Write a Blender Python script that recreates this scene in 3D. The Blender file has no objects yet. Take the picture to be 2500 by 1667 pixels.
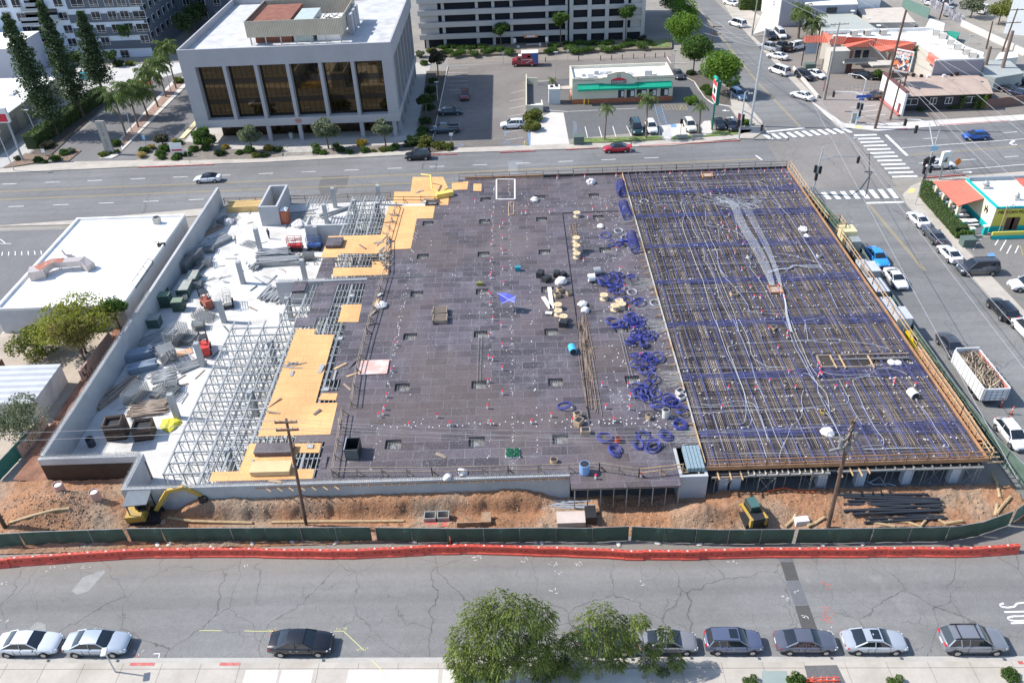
import bpy,random
from math import *
from mathutils import Vector,Matrix,Euler,noise as NZ
rnd=random.Random(11)
S=bpy.context.scene
COL=S.collection
# ---------------------------------------------------------------- camera
FPX,TH,RO,YA,CH=1991.06,radians(35.766),radians(2.407),radians(-.84),57.
_fw=Vector((sin(YA)*cos(TH),cos(YA)*cos(TH),-sin(TH)));_r=Vector((cos(YA),-sin(YA),0));_d=_fw.cross(_r)
_rt=cos(RO)*_r+sin(RO)*_d;_dn=-sin(RO)*_r+cos(RO)*_d
cam=bpy.data.objects.new('camera',bpy.data.cameras.new('camera'));COL.objects.link(cam)
cam.data.sensor_width=36;cam.data.lens=FPX/2500*36;cam.data.clip_start=1;cam.data.clip_end=3000
_m=Matrix((_rt,-_dn,-_fw)).transposed().to_4x4();_m.translation=(0,0,CH);cam.matrix_world=_m
S.camera=cam
# ---------------------------------------------------------------- light
SUN=Vector((-.985,.171,0)).normalized()*cos(radians(45)) + Vector((0,0,sin(radians(45))))
W=bpy.data.worlds.new('World');S.world=W;W.use_nodes=True
nt=W.node_tree;bg=nt.nodes['Background'];sky=nt.nodes.new('ShaderNodeTexSky');sky.sky_type='NISHITA'
sky.sun_disc=False;sky.sun_elevation=radians(45);sky.sun_rotation=atan2(SUN.x,SUN.y);sky.dust_density=.6
nt.links.new(sky.outputs[0],bg.inputs[0]);bg.inputs[1].default_value=.14
sun=bpy.data.objects.new('sun',bpy.data.lights.new('sun','SUN'));COL.objects.link(sun)
sun.data.energy=3.95;sun.data.angle=radians(.53);sun.data.color=(1,.955,.89)
sun.rotation_euler=SUN.to_track_quat('Z','Y').to_euler();sun.location=(0,0,90)
S.view_settings.view_transform='Standard';S.view_settings.look='None';S.view_settings.gamma=1
S.view_settings.exposure=.72
# ---------------------------------------------------------------- photo survey: image point -> point of a real plane
VW=dict(A=(0,0,3.647),B=(420,0,3.647),C=(1000,0,3.647),D=(1560,0,4.3556),E=(1960,0,4.3556),F=(0,400,3.647),G=(480,400,3.647),H=(1060,400,3.647),I=(1600,380,3.647),J=(1960,330,3.646),K=(0,780,3.647),L=(480,780,3.647),M=(1060,780,3.647),N=(1600,780,3.647),O=(1960,720,3.267),P=(0,1140,2.975),Q=(600,1140,2.975),R=(1060,1140,2.975),S=(1500,1140,2.975),T=(1860,1140,2.975),U=(260,520,6.533),W=(280,740,6.533),X=(640,420,5.6))
def ray(v,x,y):
 o=VW[v];return _rt*((o[0]+x/o[2]-1250)/FPX)+_dn*((o[1]+y/o[2]-833.5)/FPX)+_fw
def g(v,x,y,z=0.):
 d=ray(v,x,y);t=(z-CH)/d.z;return Vector((d.x*t,d.y*t,z))
def gy(v,x,y,Y):
 d=ray(v,x,y);t=Y/d.y;return Vector((d.x*t,Y,CH+d.z*t))
def gx(v,x,y,X):
 d=ray(v,x,y);t=X/d.x;return Vector((X,d.y*t,CH+d.z*t))
# ---------------------------------------------------------------- mesh helpers
OFF={}
class MB:
 def __init__(s): s.v=[];s.f=[]
 def quadbox(s,P):
  n=len(s.v);s.v += [tuple(p) for p in P]
  for q in ((0,3,2,1),(4,5,6,7),(0,1,5,4),(1,2,6,5),(2,3,7,6),(3,0,4,7)): s.f.append([n+i for i in q])
  return s
 def box(s,x0,x1,y0,y1,z0,z1): return s.quadbox([(x0,y0,z0),(x1,y0,z0),(x1,y1,z0),(x0,y1,z0),(x0,y0,z1),(x1,y0,z1),(x1,y1,z1),(x0,y1,z1)])
 def ob(s,cx,cy,z0,lx,ly,h,a=0.,tx=1.,ty=1.):
  c,n=cos(a),sin(a);P=[]
  for z,kx,ky in ((z0,1,1),(z0+h,tx,ty)):
   for i,j in ((-1,-1),(1,-1),(1,1),(-1,1)):
    x,y=i*lx/2*kx,j*ly/2*ky;P.append((cx+x*c-y*n,cy+x*n+y*c,z))
  return s.quadbox(P)
 def bar(s,p,q,w,h=None,up=(0,0,1)):
  p,q=Vector(p),Vector(q);d=(q-p);h=h or w
  if d.length < 1e-6: return s
  d.normalize();u=Vector(up)
  if abs(d.dot(u)) > .95: u=Vector((0,1,0))
  r=d.cross(u).normalized();u=r.cross(d);r=r*w/2;u=u*h/2
  return s.quadbox([p-r-u,p+r-u,q+r-u,q-r-u,p-r+u,p+r+u,q+r+u,q-r+u])
 def loft(s,rings,closed=True,cap=True):
  n0=len(s.v);k=len(rings[0])
  for r in rings: s.v += [tuple(p) for p in r]
  for i in range(len(rings)-1):
   for j in range(k if closed else k-1):
    a=n0+i*k+j;b=n0+i*k+(j+1) % k;s.f.append([a,b,b+k,a+k])
  if cap and closed:
   s.f.append([n0+j for j in range(k)][::-1]);s.f.append([n0+(len(rings)-1)*k+j for j in range(k)])
  return s
 def tube(s,pts,r,n=5,closed=False,cap=True):
  pts=[Vector(p) for p in pts];rings=[];N=len(pts);u=None
  for i,p in enumerate(pts):
   a=pts[i-1] if (i or closed) else p;b=pts[(i+1) % N] if (i < N-1 or closed) else p
   d=(b-a).normalized()
   if u is None: u=d.orthogonal().normalized()
   u=(u-d*u.dot(d));u=u.normalized() if u.length > 1e-5 else d.orthogonal().normalized()
   w=d.cross(u);rr=r[i] if isinstance(r,(list,tuple)) else r
   rings.append([p+u*(cos(t*tau/n)*rr)+w*(sin(t*tau/n)*rr) for t in range(n)])
  if closed: rings.append(rings[0])
  return s.loft(rings,True,cap and not closed)
 def cyl(s,x,y,z0,z1,r0,r1=None,n=10): return s.tube([(x,y,z0),(x,y,z1)],[r0,r0 if r1 is None else r1],n)
 def lathe(s,x,y,prof,n=12): return s.loft([[(x+cos(t*tau/n)*r,y+sin(t*tau/n)*r,z) for t in range(n)] for r,z in prof])
 def poly(s,pts):
  n=len(s.v);s.v += [tuple(p) for p in pts];s.f.append(list(range(n,n+len(pts))));return s
 def prism(s,pts,z0,z1):
  pts=[(p[0],p[1]) for p in pts]
  if sum(a[0]*b[1]-b[0]*a[1] for a,b in zip(pts,pts[1:]+pts[:1])) < 0: pts=pts[::-1]
  return s.loft([[(x,y,z0) for x,y in pts],[(x,y,z1) for x,y in pts]])
 def flat(s,pts,z):
  pts=[(p[0],p[1]) for p in pts]
  if sum(a[0]*b[1]-b[0]*a[1] for a,b in zip(pts,pts[1:]+pts[:1])) < 0: pts=pts[::-1]
  return s.poly([(x,y,z) for x,y in pts])
 def strip(s,p,q,w,z):
  p=Vector((p[0],p[1]));q=Vector((q[0],q[1]));d=(q-p).normalized();r=Vector((d.y,-d.x))*w/2
  return s.flat([p-r,p+r,q+r,q-r],z)
 def cells(s,xs,ys,inside,z0,z1):
  I=[[inside((xs[i]+xs[i+1])/2,(ys[j]+ys[j+1])/2) for j in range(len(ys)-1)] for i in range(len(xs)-1)]
  ok=lambda i,j: 0 <= i < len(xs)-1 and 0 <= j < len(ys)-1 and I[i][j]
  for i in range(len(xs)-1):
   for j in range(len(ys)-1):
    if not I[i][j]: continue
    a,b,c,d=xs[i],xs[i+1],ys[j],ys[j+1]
    s.poly([(a,c,z1),(b,c,z1),(b,d,z1),(a,d,z1)]);s.poly([(a,d,z0),(b,d,z0),(b,c,z0),(a,c,z0)])
    if not ok(i-1,j): s.poly([(a,d,z0),(a,c,z0),(a,c,z1),(a,d,z1)])
    if not ok(i+1,j): s.poly([(b,c,z0),(b,d,z0),(b,d,z1),(b,c,z1)])
    if not ok(i,j-1): s.poly([(a,c,z0),(b,c,z0),(b,c,z1),(a,c,z1)])
    if not ok(i,j+1): s.poly([(b,d,z0),(a,d,z0),(a,d,z1),(b,d,z1)])
  return s
 def mesh(s,name,mat,smooth=False,off=(0,0,0)):
  me=bpy.data.meshes.new(name);o=Vector(off)
  me.from_pydata([tuple(Vector(v)-o) for v in s.v] if o.length else s.v,[],s.f);me.materials.append(mat)
  if smooth: me.shade_smooth()
  return me
 def build(s,name,mat,par=None,smooth=False):
  if par is None:
   xs=[v[0] for v in s.v];ys=[v[1] for v in s.v];off=Vector(((min(xs)+max(xs))/2,(min(ys)+max(ys))/2,min(v[2] for v in s.v)))
  else: off=OFF[par]
  o=bpy.data.objects.new(name,s.mesh(name,mat,smooth,off));COL.objects.link(o)
  if par is None: o.location=off
  else: o.parent=par
  OFF[o]=off
  return o
def tag(o,label=None,cat=None,group=None,kind=None):
 for k,v in (('label',label),('category',cat),('group',group),('kind',kind)):
  if v: o[k]=v
 return o
def thing(name,label,cat,loc=(0,0,0),group=None,rot=0):
 o=bpy.data.objects.new(name,None);COL.objects.link(o);o.location=Vector((loc[0],loc[1],loc[2] if len(loc) > 2 else 0));o.rotation_euler.z=rot
 o.empty_display_size=.3;OFF[o]=Vector(o.location) if not rot else Vector(o.location)
 return tag(o,label,cat,group)
def struct(name,mb,m): return tag(mb.build(name,m),kind='structure')
def part(name,mb,m,par,label=None,smooth=False): return tag(mb.build(name,m,par,smooth),label)
KIDS={}
def dup(o,par=None):
 c=o.copy();COL.objects.link(c)
 if par: c.parent=par
 for k in o.children: dup(k,c)
 return c
USED=set()
def inst(o,loc,rot=0,label=None,group=None,sc=None):
 c=dup(o) if o in USED else o
 USED.add(o);c.location=Vector((loc[0],loc[1],loc[2] if len(loc) > 2 else 0));c.rotation_euler.z=rot
 if label: c['label']=label
 if group: c['group']=group
 if sc: c.scale=(sc,sc,sc) if isinstance(sc,(int,float)) else sc
 return c
# ---------------------------------------------------------------- materials
class NT:
 def __init__(s,name):
  s.m=bpy.data.materials.new(name);s.m.use_nodes=True;s.t=s.m.node_tree;s.b=s.t.nodes['Principled BSDF']
  s.pos=s.n('ShaderNodeNewGeometry').outputs['Position']
 def n(s,typ,**k):
  o=s.t.nodes.new(typ)
  for a,b in k.items(): setattr(o,a,b)
  return o
 def l(s,a,b): s.t.links.new(a,b)
 def mapv(s,sc=(1,1,1),rot=(0,0,0),src=None):
  o=s.n('ShaderNodeMapping');o.inputs['Scale'].default_value=sc;o.inputs['Rotation'].default_value=rot;s.l(src or s.pos,o.inputs[0]);return o.outputs[0]
 def noise(s,scale,detail=4,rough=.55,vec=None,dist=0):
  o=s.n('ShaderNodeTexNoise');o.inputs['Scale'].default_value=scale;o.inputs['Detail'].default_value=detail;o.inputs['Roughness'].default_value=rough;o.inputs['Distortion'].default_value=dist
  s.l(vec or s.pos,o.inputs['Vector']);return o.outputs[0]
 def ramp(s,f,*st):
  o=s.n('ShaderNodeValToRGB');e=o.color_ramp.elements
  while len(e) < len(st): e.new(.5)
  for i,(p,c) in enumerate(st):
   e[i].position=p;e[i].color=(c,c,c,1) if isinstance(c,(int,float)) else (*c,1)
  s.l(f,o.inputs[0]);return o.outputs[0]
 def mix(s,f,a,b,bt='MIX'):
  o=s.n('ShaderNodeMix',data_type='RGBA',blend_type=bt)
  for i,v in ((0,f),(6,a),(7,b)):
   if isinstance(v,(int,float)): o.inputs[i].default_value=v if i == 0 else (v,v,v,1)
   elif isinstance(v,tuple): o.inputs[i].default_value=(*v,1)
   else: s.l(v,o.inputs[i])
  return o.outputs[2]
 def math(s,op,a,b=0.):
  o=s.n('ShaderNodeMath',operation=op)
  for i,v in ((0,a),(1,b)):
   if isinstance(v,(int,float)): o.inputs[i].default_value=v
   else: s.l(v,o.inputs[i])
  return o.outputs[0]
 def vary(s,c,scale,amt,detail=4,vec=None):
  return s.mix(1.,c,s.ramp(s.noise(scale,detail,vec=vec),(.25,1-amt),(.75,1+amt)),'MULTIPLY')
 def bump(s,h,st,dist=.05):
  o=s.n('ShaderNodeBump');o.inputs['Strength'].default_value=st;o.inputs['Distance'].default_value=dist;s.l(h,o.inputs['Height']);s.l(o.outputs[0],s.b.inputs['Normal'])
 def out(s,c,rough=.8,metal=0,spec=None):
  if isinstance(c,tuple): s.b.inputs['Base Color'].default_value=(*c,1)
  else: s.l(c,s.b.inputs['Base Color'])
  s.b.inputs['Roughness'].default_value=rough;s.b.inputs['Metallic'].default_value=metal
  if spec is not None: s.b.inputs['Specular IOR Level'].default_value=spec
  return s.m
MC={}
def mat(name,c,rough=.8,var=.12,scale=1.5,metal=0,bump=0,dirt=None,dscale=.6,spec=None,streak=False):
 if name in MC: return MC[name]
 t=NT(name);v=t.mapv((6,6,.5)) if streak else None
 k=t.vary(c,scale,var,vec=v);k=t.vary(k,scale*9,var*.6)
 if dirt: k=t.mix(t.ramp(t.noise(dscale,6),(.48,0),(.68,.8)),k,dirt)
 if bump: t.bump(t.noise(scale*8,5),bump)
 MC[name]=t.out(k,rough,metal,spec);return MC[name]
def flatm(name,c,rough=.5,metal=0,coat=0,spec=None):
 if name in MC: return MC[name]
 t=NT(name);m=t.out(t.vary(c,2.,.06),rough,metal,spec);t.b.inputs['Coat Weight'].default_value=coat;t.b.inputs['Coat Roughness'].default_value=.06
 MC[name]=m;return m
def asphalt(name,c,crack=0.,cscale=.16,warm=None,patch=.14,streakrot=None,light=.0,dust=False):
 t=NT(name);k=t.vary(c,.06,patch,5);k=t.vary(k,.7,.07,5);k=t.vary(k,2.6,.09,6);k=t.vary(k,12,.26,3)
 if warm: k=t.mix(t.ramp(t.noise(.045,4),(.5,0),(.75,.6)),k,warm)
 if streakrot is not None: k=t.mix(1.,k,t.ramp(t.noise(1.,4,vec=t.mapv((.012,.55,1),(0,0,streakrot))),(.3,.84),(.7,1.13)),'MULTIPLY')
 if light: k=t.mix(t.ramp(t.noise(.11,7,.7),(.6,0),(.76,light)),k,(.34,.33,.31))
 if crack:
  vec=t.n('ShaderNodeVectorMath',operation='ADD');nz=t.n('ShaderNodeTexNoise');nz.inputs['Scale'].default_value=.5;nz.inputs['Detail'].default_value=5;t.l(t.pos,nz.inputs['Vector'])
  sc=t.n('ShaderNodeVectorMath',operation='SCALE');sc.inputs['Scale'].default_value=2.2;t.l(nz.outputs['Color'],sc.inputs[0]);t.l(t.pos,vec.inputs[0]);t.l(sc.outputs[0],vec.inputs[1])
  f=None
  for cs,wd,amt in ((cscale,.0058,1),(cscale*2.1,.0075,.6)):
   vo=t.n('ShaderNodeTexVoronoi',feature='DISTANCE_TO_EDGE');vo.inputs['Scale'].default_value=cs;t.l(t.mapv((1,.8,0.),src=vec.outputs[0]),vo.inputs['Vector'])
   q=t.ramp(vo.outputs['Distance'],(0,amt),(wd,0));q=t.math('MULTIPLY',q,t.ramp(t.noise(.13*cs/cscale,3),(.36,0 if cs > cscale else .5),(.55,1)))
   f=q if f is None else t.math('MAXIMUM',f,q)
  k=t.mix(t.math('MULTIPLY',f,crack),k,(.035,.033,.033))
 if dust:                                     # earth tracked out of the site along the fence
  sp=t.n('ShaderNodeSeparateXYZ');t.l(t.pos,sp.inputs[0]);f=t.math('ADD',sp.outputs[1],t.math('MULTIPLY',t.noise(.25,6,.7),5.))
  k=t.mix(t.ramp(t.math('DIVIDE',f,60.),(.77,0),(.86,.5)),k,(.27,.225,.175))
 t.bump(t.noise(16,3),.25,.02)
 MC[name]=t.out(k,.85);return MC[name]
def islandm(name,c1,c2,p=1.6,rough=.85):
 if name in MC: return MC[name]
 t=NT(name);r=t.math('POWER',t.n('ShaderNodeNewGeometry').outputs['Random Per Island'],p);MC[name]=t.out(t.vary(t.mix(r,c1,c2),.8,.3),rough);return MC[name]
def leafm(name,c1,c2,tl=.3):
 if name in MC: return MC[name]
 t=NT(name);rn=t.n('ShaderNodeNewGeometry').outputs['Random Per Island']
 k=t.mix(rn,c1,c2);k=t.vary(k,.55,.35,3);m=t.out(k,.62,0,.25)
 tr=t.n('ShaderNodeBsdfTranslucent');t.l(t.mix(1.,k,(1.2,1.35,.7),'MULTIPLY'),tr.inputs[0]);mx=t.n('ShaderNodeMixShader');mx.inputs[0].default_value=tl
 t.l(t.b.outputs[0],mx.inputs[1]);t.l(tr.outputs[0],mx.inputs[2]);t.l(mx.outputs[0],t.t.nodes['Material Output'].inputs[0])
 MC[name]=m;return m
# ================================================================ SETTING: ground, roads, pavements, markings
ASPH_NEAR=asphalt('asphalt_near',(.178,.176,.173),.8,.15,warm=(.2,.185,.165),streakrot=0,light=.5,dust=True)
ASPH_FAR=asphalt('asphalt_far',(.165,.164,.165),.4,.12,streakrot=-.02,patch=.2)
ASPH_CROSS=asphalt('asphalt_cross',(.175,.175,.172),.45,.12,streakrot=pi/2,patch=.2)
ASPH_MID=asphalt('asphalt_intersection',(.2,.185,.172),.5,.12,patch=.22)
ASPH_LOT=asphalt('asphalt_lot',(.185,.165,.15),.4,.2,patch=.25,light=.3)
ASPH_LOT2=asphalt('asphalt_lot_dark',(.12,.12,.122),.3,.2,patch=.15)
CONC_WALK=mat('walk_concrete',(.43,.39,.34),.85,.1,.5,dirt=(.33,.295,.255),dscale=.3)
CONC_PALE=mat('pale_concrete',(.54,.51,.47),.85,.08,.5)
WHITE_PAINT=mat('road_white',(.78,.78,.76),.7,.12,3,dirt=(.45,.45,.44),dscale=1.6)
YEL_PAINT=mat('road_yellow',(.42,.32,.14),.7,.15,3,dirt=(.3,.25,.16),dscale=1.4)
RED_CURB=mat('red_curb_paint',(.45,.1,.09),.7,.2,2,dirt=(.4,.3,.28),dscale=1.2)
BLUE_PAINT=mat('road_blue',(.12,.3,.55),.7,.2,3,dirt=(.2,.2,.2),dscale=1.6)
MULCH=mat('mulch',(.2,.14,.1),.95,.4,2,bump=.6)
GRASSM=mat('grass',(.13,.19,.05),.95,.35,1.2,bump=.5,dirt=(.24,.22,.1))
DARKSOIL=mat('dark_soil',(.1,.085,.07),.95,.3,1.5,bump=.6)
def prism(name,pts,z0,z1,m): return struct(name,MB().prism(pts,z0,z1),m)
def sheet(name,pts,z,m): return struct(name,MB().flat(pts,z),m)
sheet('ground',[(-700,-300),(700,-300),(700,1300),(-700,1300)],-.03,mat('ground_dry',(.26,.24,.21),.95,.2,.08,dirt=(.2,.2,.2),dscale=.05))
kerb_y=lambda x: 36.79-.0297*x                     # the near kerb runs 1.7 degrees off the site grid
sheet('near_street',[(-120,kerb_y(-120)),(58.5,kerb_y(58.5)),(58.5,49.6),(-120,49.6)],0.,ASPH_NEAR)
def skew(mb): mb.v=[(x,y-37.3+kerb_y(x),z) for x,y,z in mb.v];return mb
sheet('cross_street',[(45.4,34.5),(58.5,34.5),(58.5,109),g('J',930,640),g('D',2050,1290),g('D',1000,200),g('D',800,0),g('D',470,0),g('D',760,580),g('D',1310,1300),(45.6,119.),(45.4,49)],.004,ASPH_CROSS)
rd=(g('J',1969,97)-g('J',935,180)).normalized()*110
fs=[(-170,118.,0),g('F',0,545),g('F',640,500),(-47,118.3),(45.3,118.6),g('J',1000,370),g('J',1450,355),g('J',1960,318),g('J',1960,318)+rd,g('E',2352,1290)+rd,g('E',2352,1290),g('E',1400,1360),g('E',500,1360),g('D',1300,1480),g('C',2334,1305),g('B',2334,1370),g('A',2334,1450),g('A',0,1545),(-170,137.8,0)]
sheet('far_street',fs,.008,ASPH_FAR)
sheet('intersection',[(46,117.5),(59.5,117.5),(60.2,137.5),g('D',2200,1420),g('D',1350,1500),(44,136),(44,119)],.012,ASPH_MID)
struct('near_pavement',skew(MB().prism([(-120,20),(58.4,20),(58.4,37.1),(-120,37.1)],-.02,.14)),CONC_WALK)
struct('gutter',skew(MB().prism([(-120,37.1),(58.4,37.1),(58.4,37.6),(-120,37.6)],-.02,.03)),mat('gutter_concrete',(.4,.38,.35),.9,.12,.8))
# pavement joints, red kerb lengths, concrete drive aprons
jm=MB()
for i in range(75):
 x=-60+i*1.55;
 if i % 2 == 0: jm.box(x,x+.03,30,37.05,.14,.146)
jm.box(-60,58,36.55,36.59,.14,.146);jm.box(-60,58,33.1,33.13,.14,.146)
struct('pavement_joints',skew(jm),flatm('joint_dark',(.2,.18,.16),.9))
rk=MB()
for a,b in ((('P',935,1450),('P',1115,1450)),(('P',1590,1448),('P',1740,1444)),(('T',1870,1432),('T',1904,1430))):
 p,q=g(*a,.14),g(*b,.14);rk.box(p.x,q.x,36.85,37.12,.1,.15)
struct('red_kerb_paint',skew(rk),RED_CURB)
pale=MB()
for a,b in ((-22.2,-19.6),(-19.4,-16.9),(-14.2,-7.2),(-6.9,-1.)): pale.box(a,b,33.2,36.5,.1,.147)
for a,b in ((3.5,8.5),): pale.box(a,b,34.6,36.5,.1,.147)
struct('pale_pavement_slabs',skew(pale),CONC_PALE)
sheet('pavement_patch',[g('T',310,1440,.15),g('T',545,1435,.15),g('T',610,1568,.15),g('T',340,1568,.15)],.152,ASPH_LOT2)
# asphalt trench patches across the near street
pm=[flatm('patch_dark',(.085,.082,.08),.9),flatm('patch_grey',(.19,.195,.205),.9)]
for k,q in enumerate(((('S',1190,660),('S',1290,660),('S',1300,685),('S',1195,685)),(('S',1205,688),('S',1300,688),('S',1342,822),('S',1248,824)),(('S',1248,828),('S',1345,826),('S',1410,998),('S',1310,1002)),(('S',1310,1006),('S',1412,1002),('S',1478,1190),('S',1368,1194)),(('S',1368,1198),('S',1480,1194),('S',1490,1215),('S',1378,1218)))):
 sheet('trench_patch',[g(*p) for p in q],.008,asphalt('trench_asphalt_%s' % ('dark' if k in (1,3) else 'grey'),(.075,.073,.07) if k in (1,3) else (.125,.13,.14),0))
sheet('street_patch',[g('X',820,60),g('X',1195,50),g('X',1145,215),g('X',1040,225),g('X',985,380),g('X',840,380),g('X',760,215)],.016,asphalt('street_patch',(.115,.113,.112),0))
sheet('street_patch',[g('C',865,1435),g('C',1010,1430),g('C',1005,1465),g('C',960,1468),g('C',965,1568),g('C',880,1568),g('C',880,1470)],.016,asphalt('street_patch_blue',(.2,.21,.22),0))
mh=MB();a,b,c,d=g('C',120,1460),g('C',243,1458),g('C',232,1508),g('C',112,1510)
for p,q in ((a,b),(b,c),(c,d),(d,a)): mh.strip(p,q,.12,.02)
struct('street_cut',mh,flatm('street_cut',(.07,.07,.07),.9))
# far-street lane lines
yl=MB();wl=MB()
def dbl(p,q,mb=yl,z=.02):
 p,q=Vector(p),Vector(q);n=Vector((-(q-p).y,(q-p).x,0)).normalized()*.13
 for s_ in (-1,1): mb.strip(p+n*s_,q+n*s_,.1,z)
dbl(g('F',0,250),g('F',2334,155));dbl(g('F',2334,155),g('I',900,33));dbl(g('F',0,320),g('G',1900,175));dbl(g('G',1900,175),(30,122.5,0));dbl(g('F',0,250)+Vector((-40,0,0)),g('F',0,250));dbl(g('F',0,320)+Vector((-40,0,0)),g('F',0,320))
dbl(g('J',935,180),g('J',1969,97));dbl(g('J',585,615),g('J',1085,1208));dbl(g('D',1270,890),g('D',1720,1355));dbl(g('D',560,0),g('D',1270,890))
def dashes(p,q,first=0,ln=2.5,gap=7.35,w=.14):
 p,q=Vector(p),Vector(q);L=(q-p).length;d=(q-p)/L;t=first
 while t < L: wl.strip(p+d*t,p+d*min(L,t+ln),w,.02);t += gap
dashes(g('F',20,183),g('C',2334,1400));dashes(g('F',75,383),g('G',1500,262));dashes(g('F',75,383)+Vector((-36.75,0,0)),g('F',75,383))
dashes(g('J',1030,252),g('J',1960,185));dashes(g('J',1070,35),g('E',2334,1400),0)
wl.strip(g('J',880,115),g('J',1969,35),.15,.02);wl.strip(g('J',1280,320),g('J',1969,262),.15,.02)
for q in ((('J',930,185),('J',740,0)),(('J',565,606),('J',900,596)),(('D',1350,1405),('D',1760,1362)),(('C',2280,0),('C',2281,1))): wl.strip(g(*q[0]),g(*q[1]),.5,.02)
wl.strip(g('I',893,0),g('I',950,40),.3,.02)
# crosswalks
for i in range(12):
 y=138.0-i*1.585;wl.box(60.1,64.1,y-.3,y+.3,.016,.021)
for i in range(11):
 a=g('D',1332+i*82.5,1432-i*7.2);b=g('D',1412+i*84.5,1483-i*7.1);wl.strip(a,b,.75,.02)
for i in range(8):
 a=g('J',180+i*84.5,510-i*4.4);b=g('J',262+i*85.5-25,572-i*1.6);wl.strip(a,b,.75,.02)
# cross street edge line, stop lettering, arrows, bay lines
def glyph(strokes,o,ux,uy,w=.22,z=.012,mb=wl):
 for st in strokes:
  for p,q in zip(st,st[1:]): mb.strip(o+ux*p[0]+uy*p[1],o+ux*q[0]+uy*q[1],w,z)
def letters(o,txt,lw,lh,gap,w):   # text runs toward -y, glyph tops toward +x
 SH={'S':[[(1,.85),(.7,1),(.2,1),(0,.8),(.15,.58),(.85,.42),(1,.2),(.8,0),(.25,0),(0,.15)]],'T':[[(0,1),(1,1)],[(.5,1),(.5,0)]],'O':[[(.25,0),(0,.2),(0,.8),(.25,1),(.75,1),(1,.8),(1,.2),(.75,0),(.25,0)]],'P':[[(0,0),(0,1),(.8,1),(1,.85),(1,.6),(.8,.45),(0,.45)]]}
 y=o.y
 for ch in txt:
  for st in SH[ch]:
   for p,q in zip(st,st[1:]):
    wl.strip((o.x+lh*p[1],y-lw*p[0],0),(o.x+lh*q[1],y-lw*q[0],0),w,.014)
  y -= lw+gap
letters(g('T',1724,988),'STOP',.42,2.4,.2,.15)
def arrow(pts,head,w=.3):
 for p,q in zip(pts,pts[1:]): wl.strip(p,q,w,.022)
 wl.flat(head,.024)
a=[g('J',1905,85),g('J',1880,88),g('J',1845,80),g('J',1850,68),g('J',1870,62)];arrow(a,[g('J',1895,48),g('J',1865,75),g('J',1845,55)],.35)
arrow([g('J',1425,333),g('J',1480,330)],[g('J',1478,322),g('J',1512,330),g('J',1482,340)],.2)
arrow([g('D',965,1182),g('D',915,1180)],[g('D',922,1168),g('D',880,1180),g('D',925,1188)],.2);arrow([g('D',930,1252),g('D',985,1250)],[g('D',980,1240),g('D',1015,1250),g('D',982,1262)],.2)
for a,b in ((('C',1562,1130),('C',1585,1228)),(('C',1685,1128),('C',1712,1226)),(('C',1808,1125),('C',1838,1222)),(('C',1930,1122),('C',1975,1215)),(('E',510,1147),('E',775,1120)),(('E',600,1195),('E',810,1168)),(('E',610,1245),('E',880,1220)),(('J',1505,940),('J',1585,932))): wl.strip(g(*a),g(*b),.12,.018)
for i in range(8): wl.strip(g('F',22+i*57,785-i*2),g('F',17+i*59,820-i*2),.12,.014)
wl.strip(g('F',0,670),g('F',45,705),.12,.014);wl.strip(g('F',0,710),g('F',100,712),.12,.014)
for i in range(6): wl.strip(g('D',1390+i*62,566),g('D',1440+i*62,566),.12,.016)
for a,b in ((('J',1517,1020),('J',1545,960)),(('J',1710,980),('J',1750,915)),(('J',1755,1030),('J',1810,935)),(('J',1815,1055),('J',1855,980)),(('J',1890,1050),('J',1920,985))): wl.strip(g(*a),g(*b),.14,.018)
for k in range(7):   # bays of the office car park
 wl.strip(g('C',850+k*9,1250-k*70),g('C',1010+k*2,1225-k*70),.09,.018)
for k in range(6): wl.strip(g('C',330,612+k*38),g('C',520,608+k*38),.09,.018)
struct('lane_markings',wl,WHITE_PAINT);struct('yellow_lines',yl,YEL_PAINT)
hb=MB();ch=MB()
for k in range(7): hb.strip(g('D',175+k*15,1150+k*26),g('D',232+k*8,1135+k*26),.1,.018)
hb.strip(g('D',165,1120),g('D',240,1400),.1,.018);hb.strip(g('D',235,1120),g('D',300,1340),.1,.018)
a,b,c,d=g('D',335,1325),g('D',395,1325),g('D',402,1355),g('D',342,1357);hb.flat([a,b,c,d],.026)
for k in range(7): hb.strip(g('D',235+k*16,1455-k*22),g('D',345-k*2,1440-k*18),.09,.026)
a,b,c,d=g('J',1635,1052),g('J',1700,1050),g('J',1720,1082),g('J',1655,1086);hb.flat([a,b,c,d],.02)
hb.strip(g('C',205,1200),g('C',200,1260),.12,.018);hb.strip(g('C',1060,1180),g('C',1072,1300),.3,.02);hb.strip(g('C',860,1300),g('C',1060,1285),.12,.02)
for x,y in ((830,1185),(830,1277),(420,1300)):
 o=g('C',x,y);glyph([[(0,0),(.5,.3),(1,0),(1.3,.5)],[(.2,.6),(.8,.8)]],o,Vector((1,0,0)),Vector((0,1,0)),.16,.02,hb)
struct('blue_markings',hb,BLUE_PAINT)
for k in range(6): ch.strip(g('D',255+k*40,1120+k),g('D',300+k*36,1165),.1,.018)
for a,b in ((('D',240,1118),('D',490,1120)),(('D',490,1120),('D',515,1170)),(('D',515,1170),('D',250,1165)),(('D',450,1120),('D',435,1168)),(('D',470,1145),('D',510,1150)),(('J',1790,1210),('J',1830,1212)),(('J',1960,1070),('J',1935,985))): ch.strip(g(*a),g(*b),.12,.019)
struct('yellow_hatching',ch,YEL_PAINT)
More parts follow.
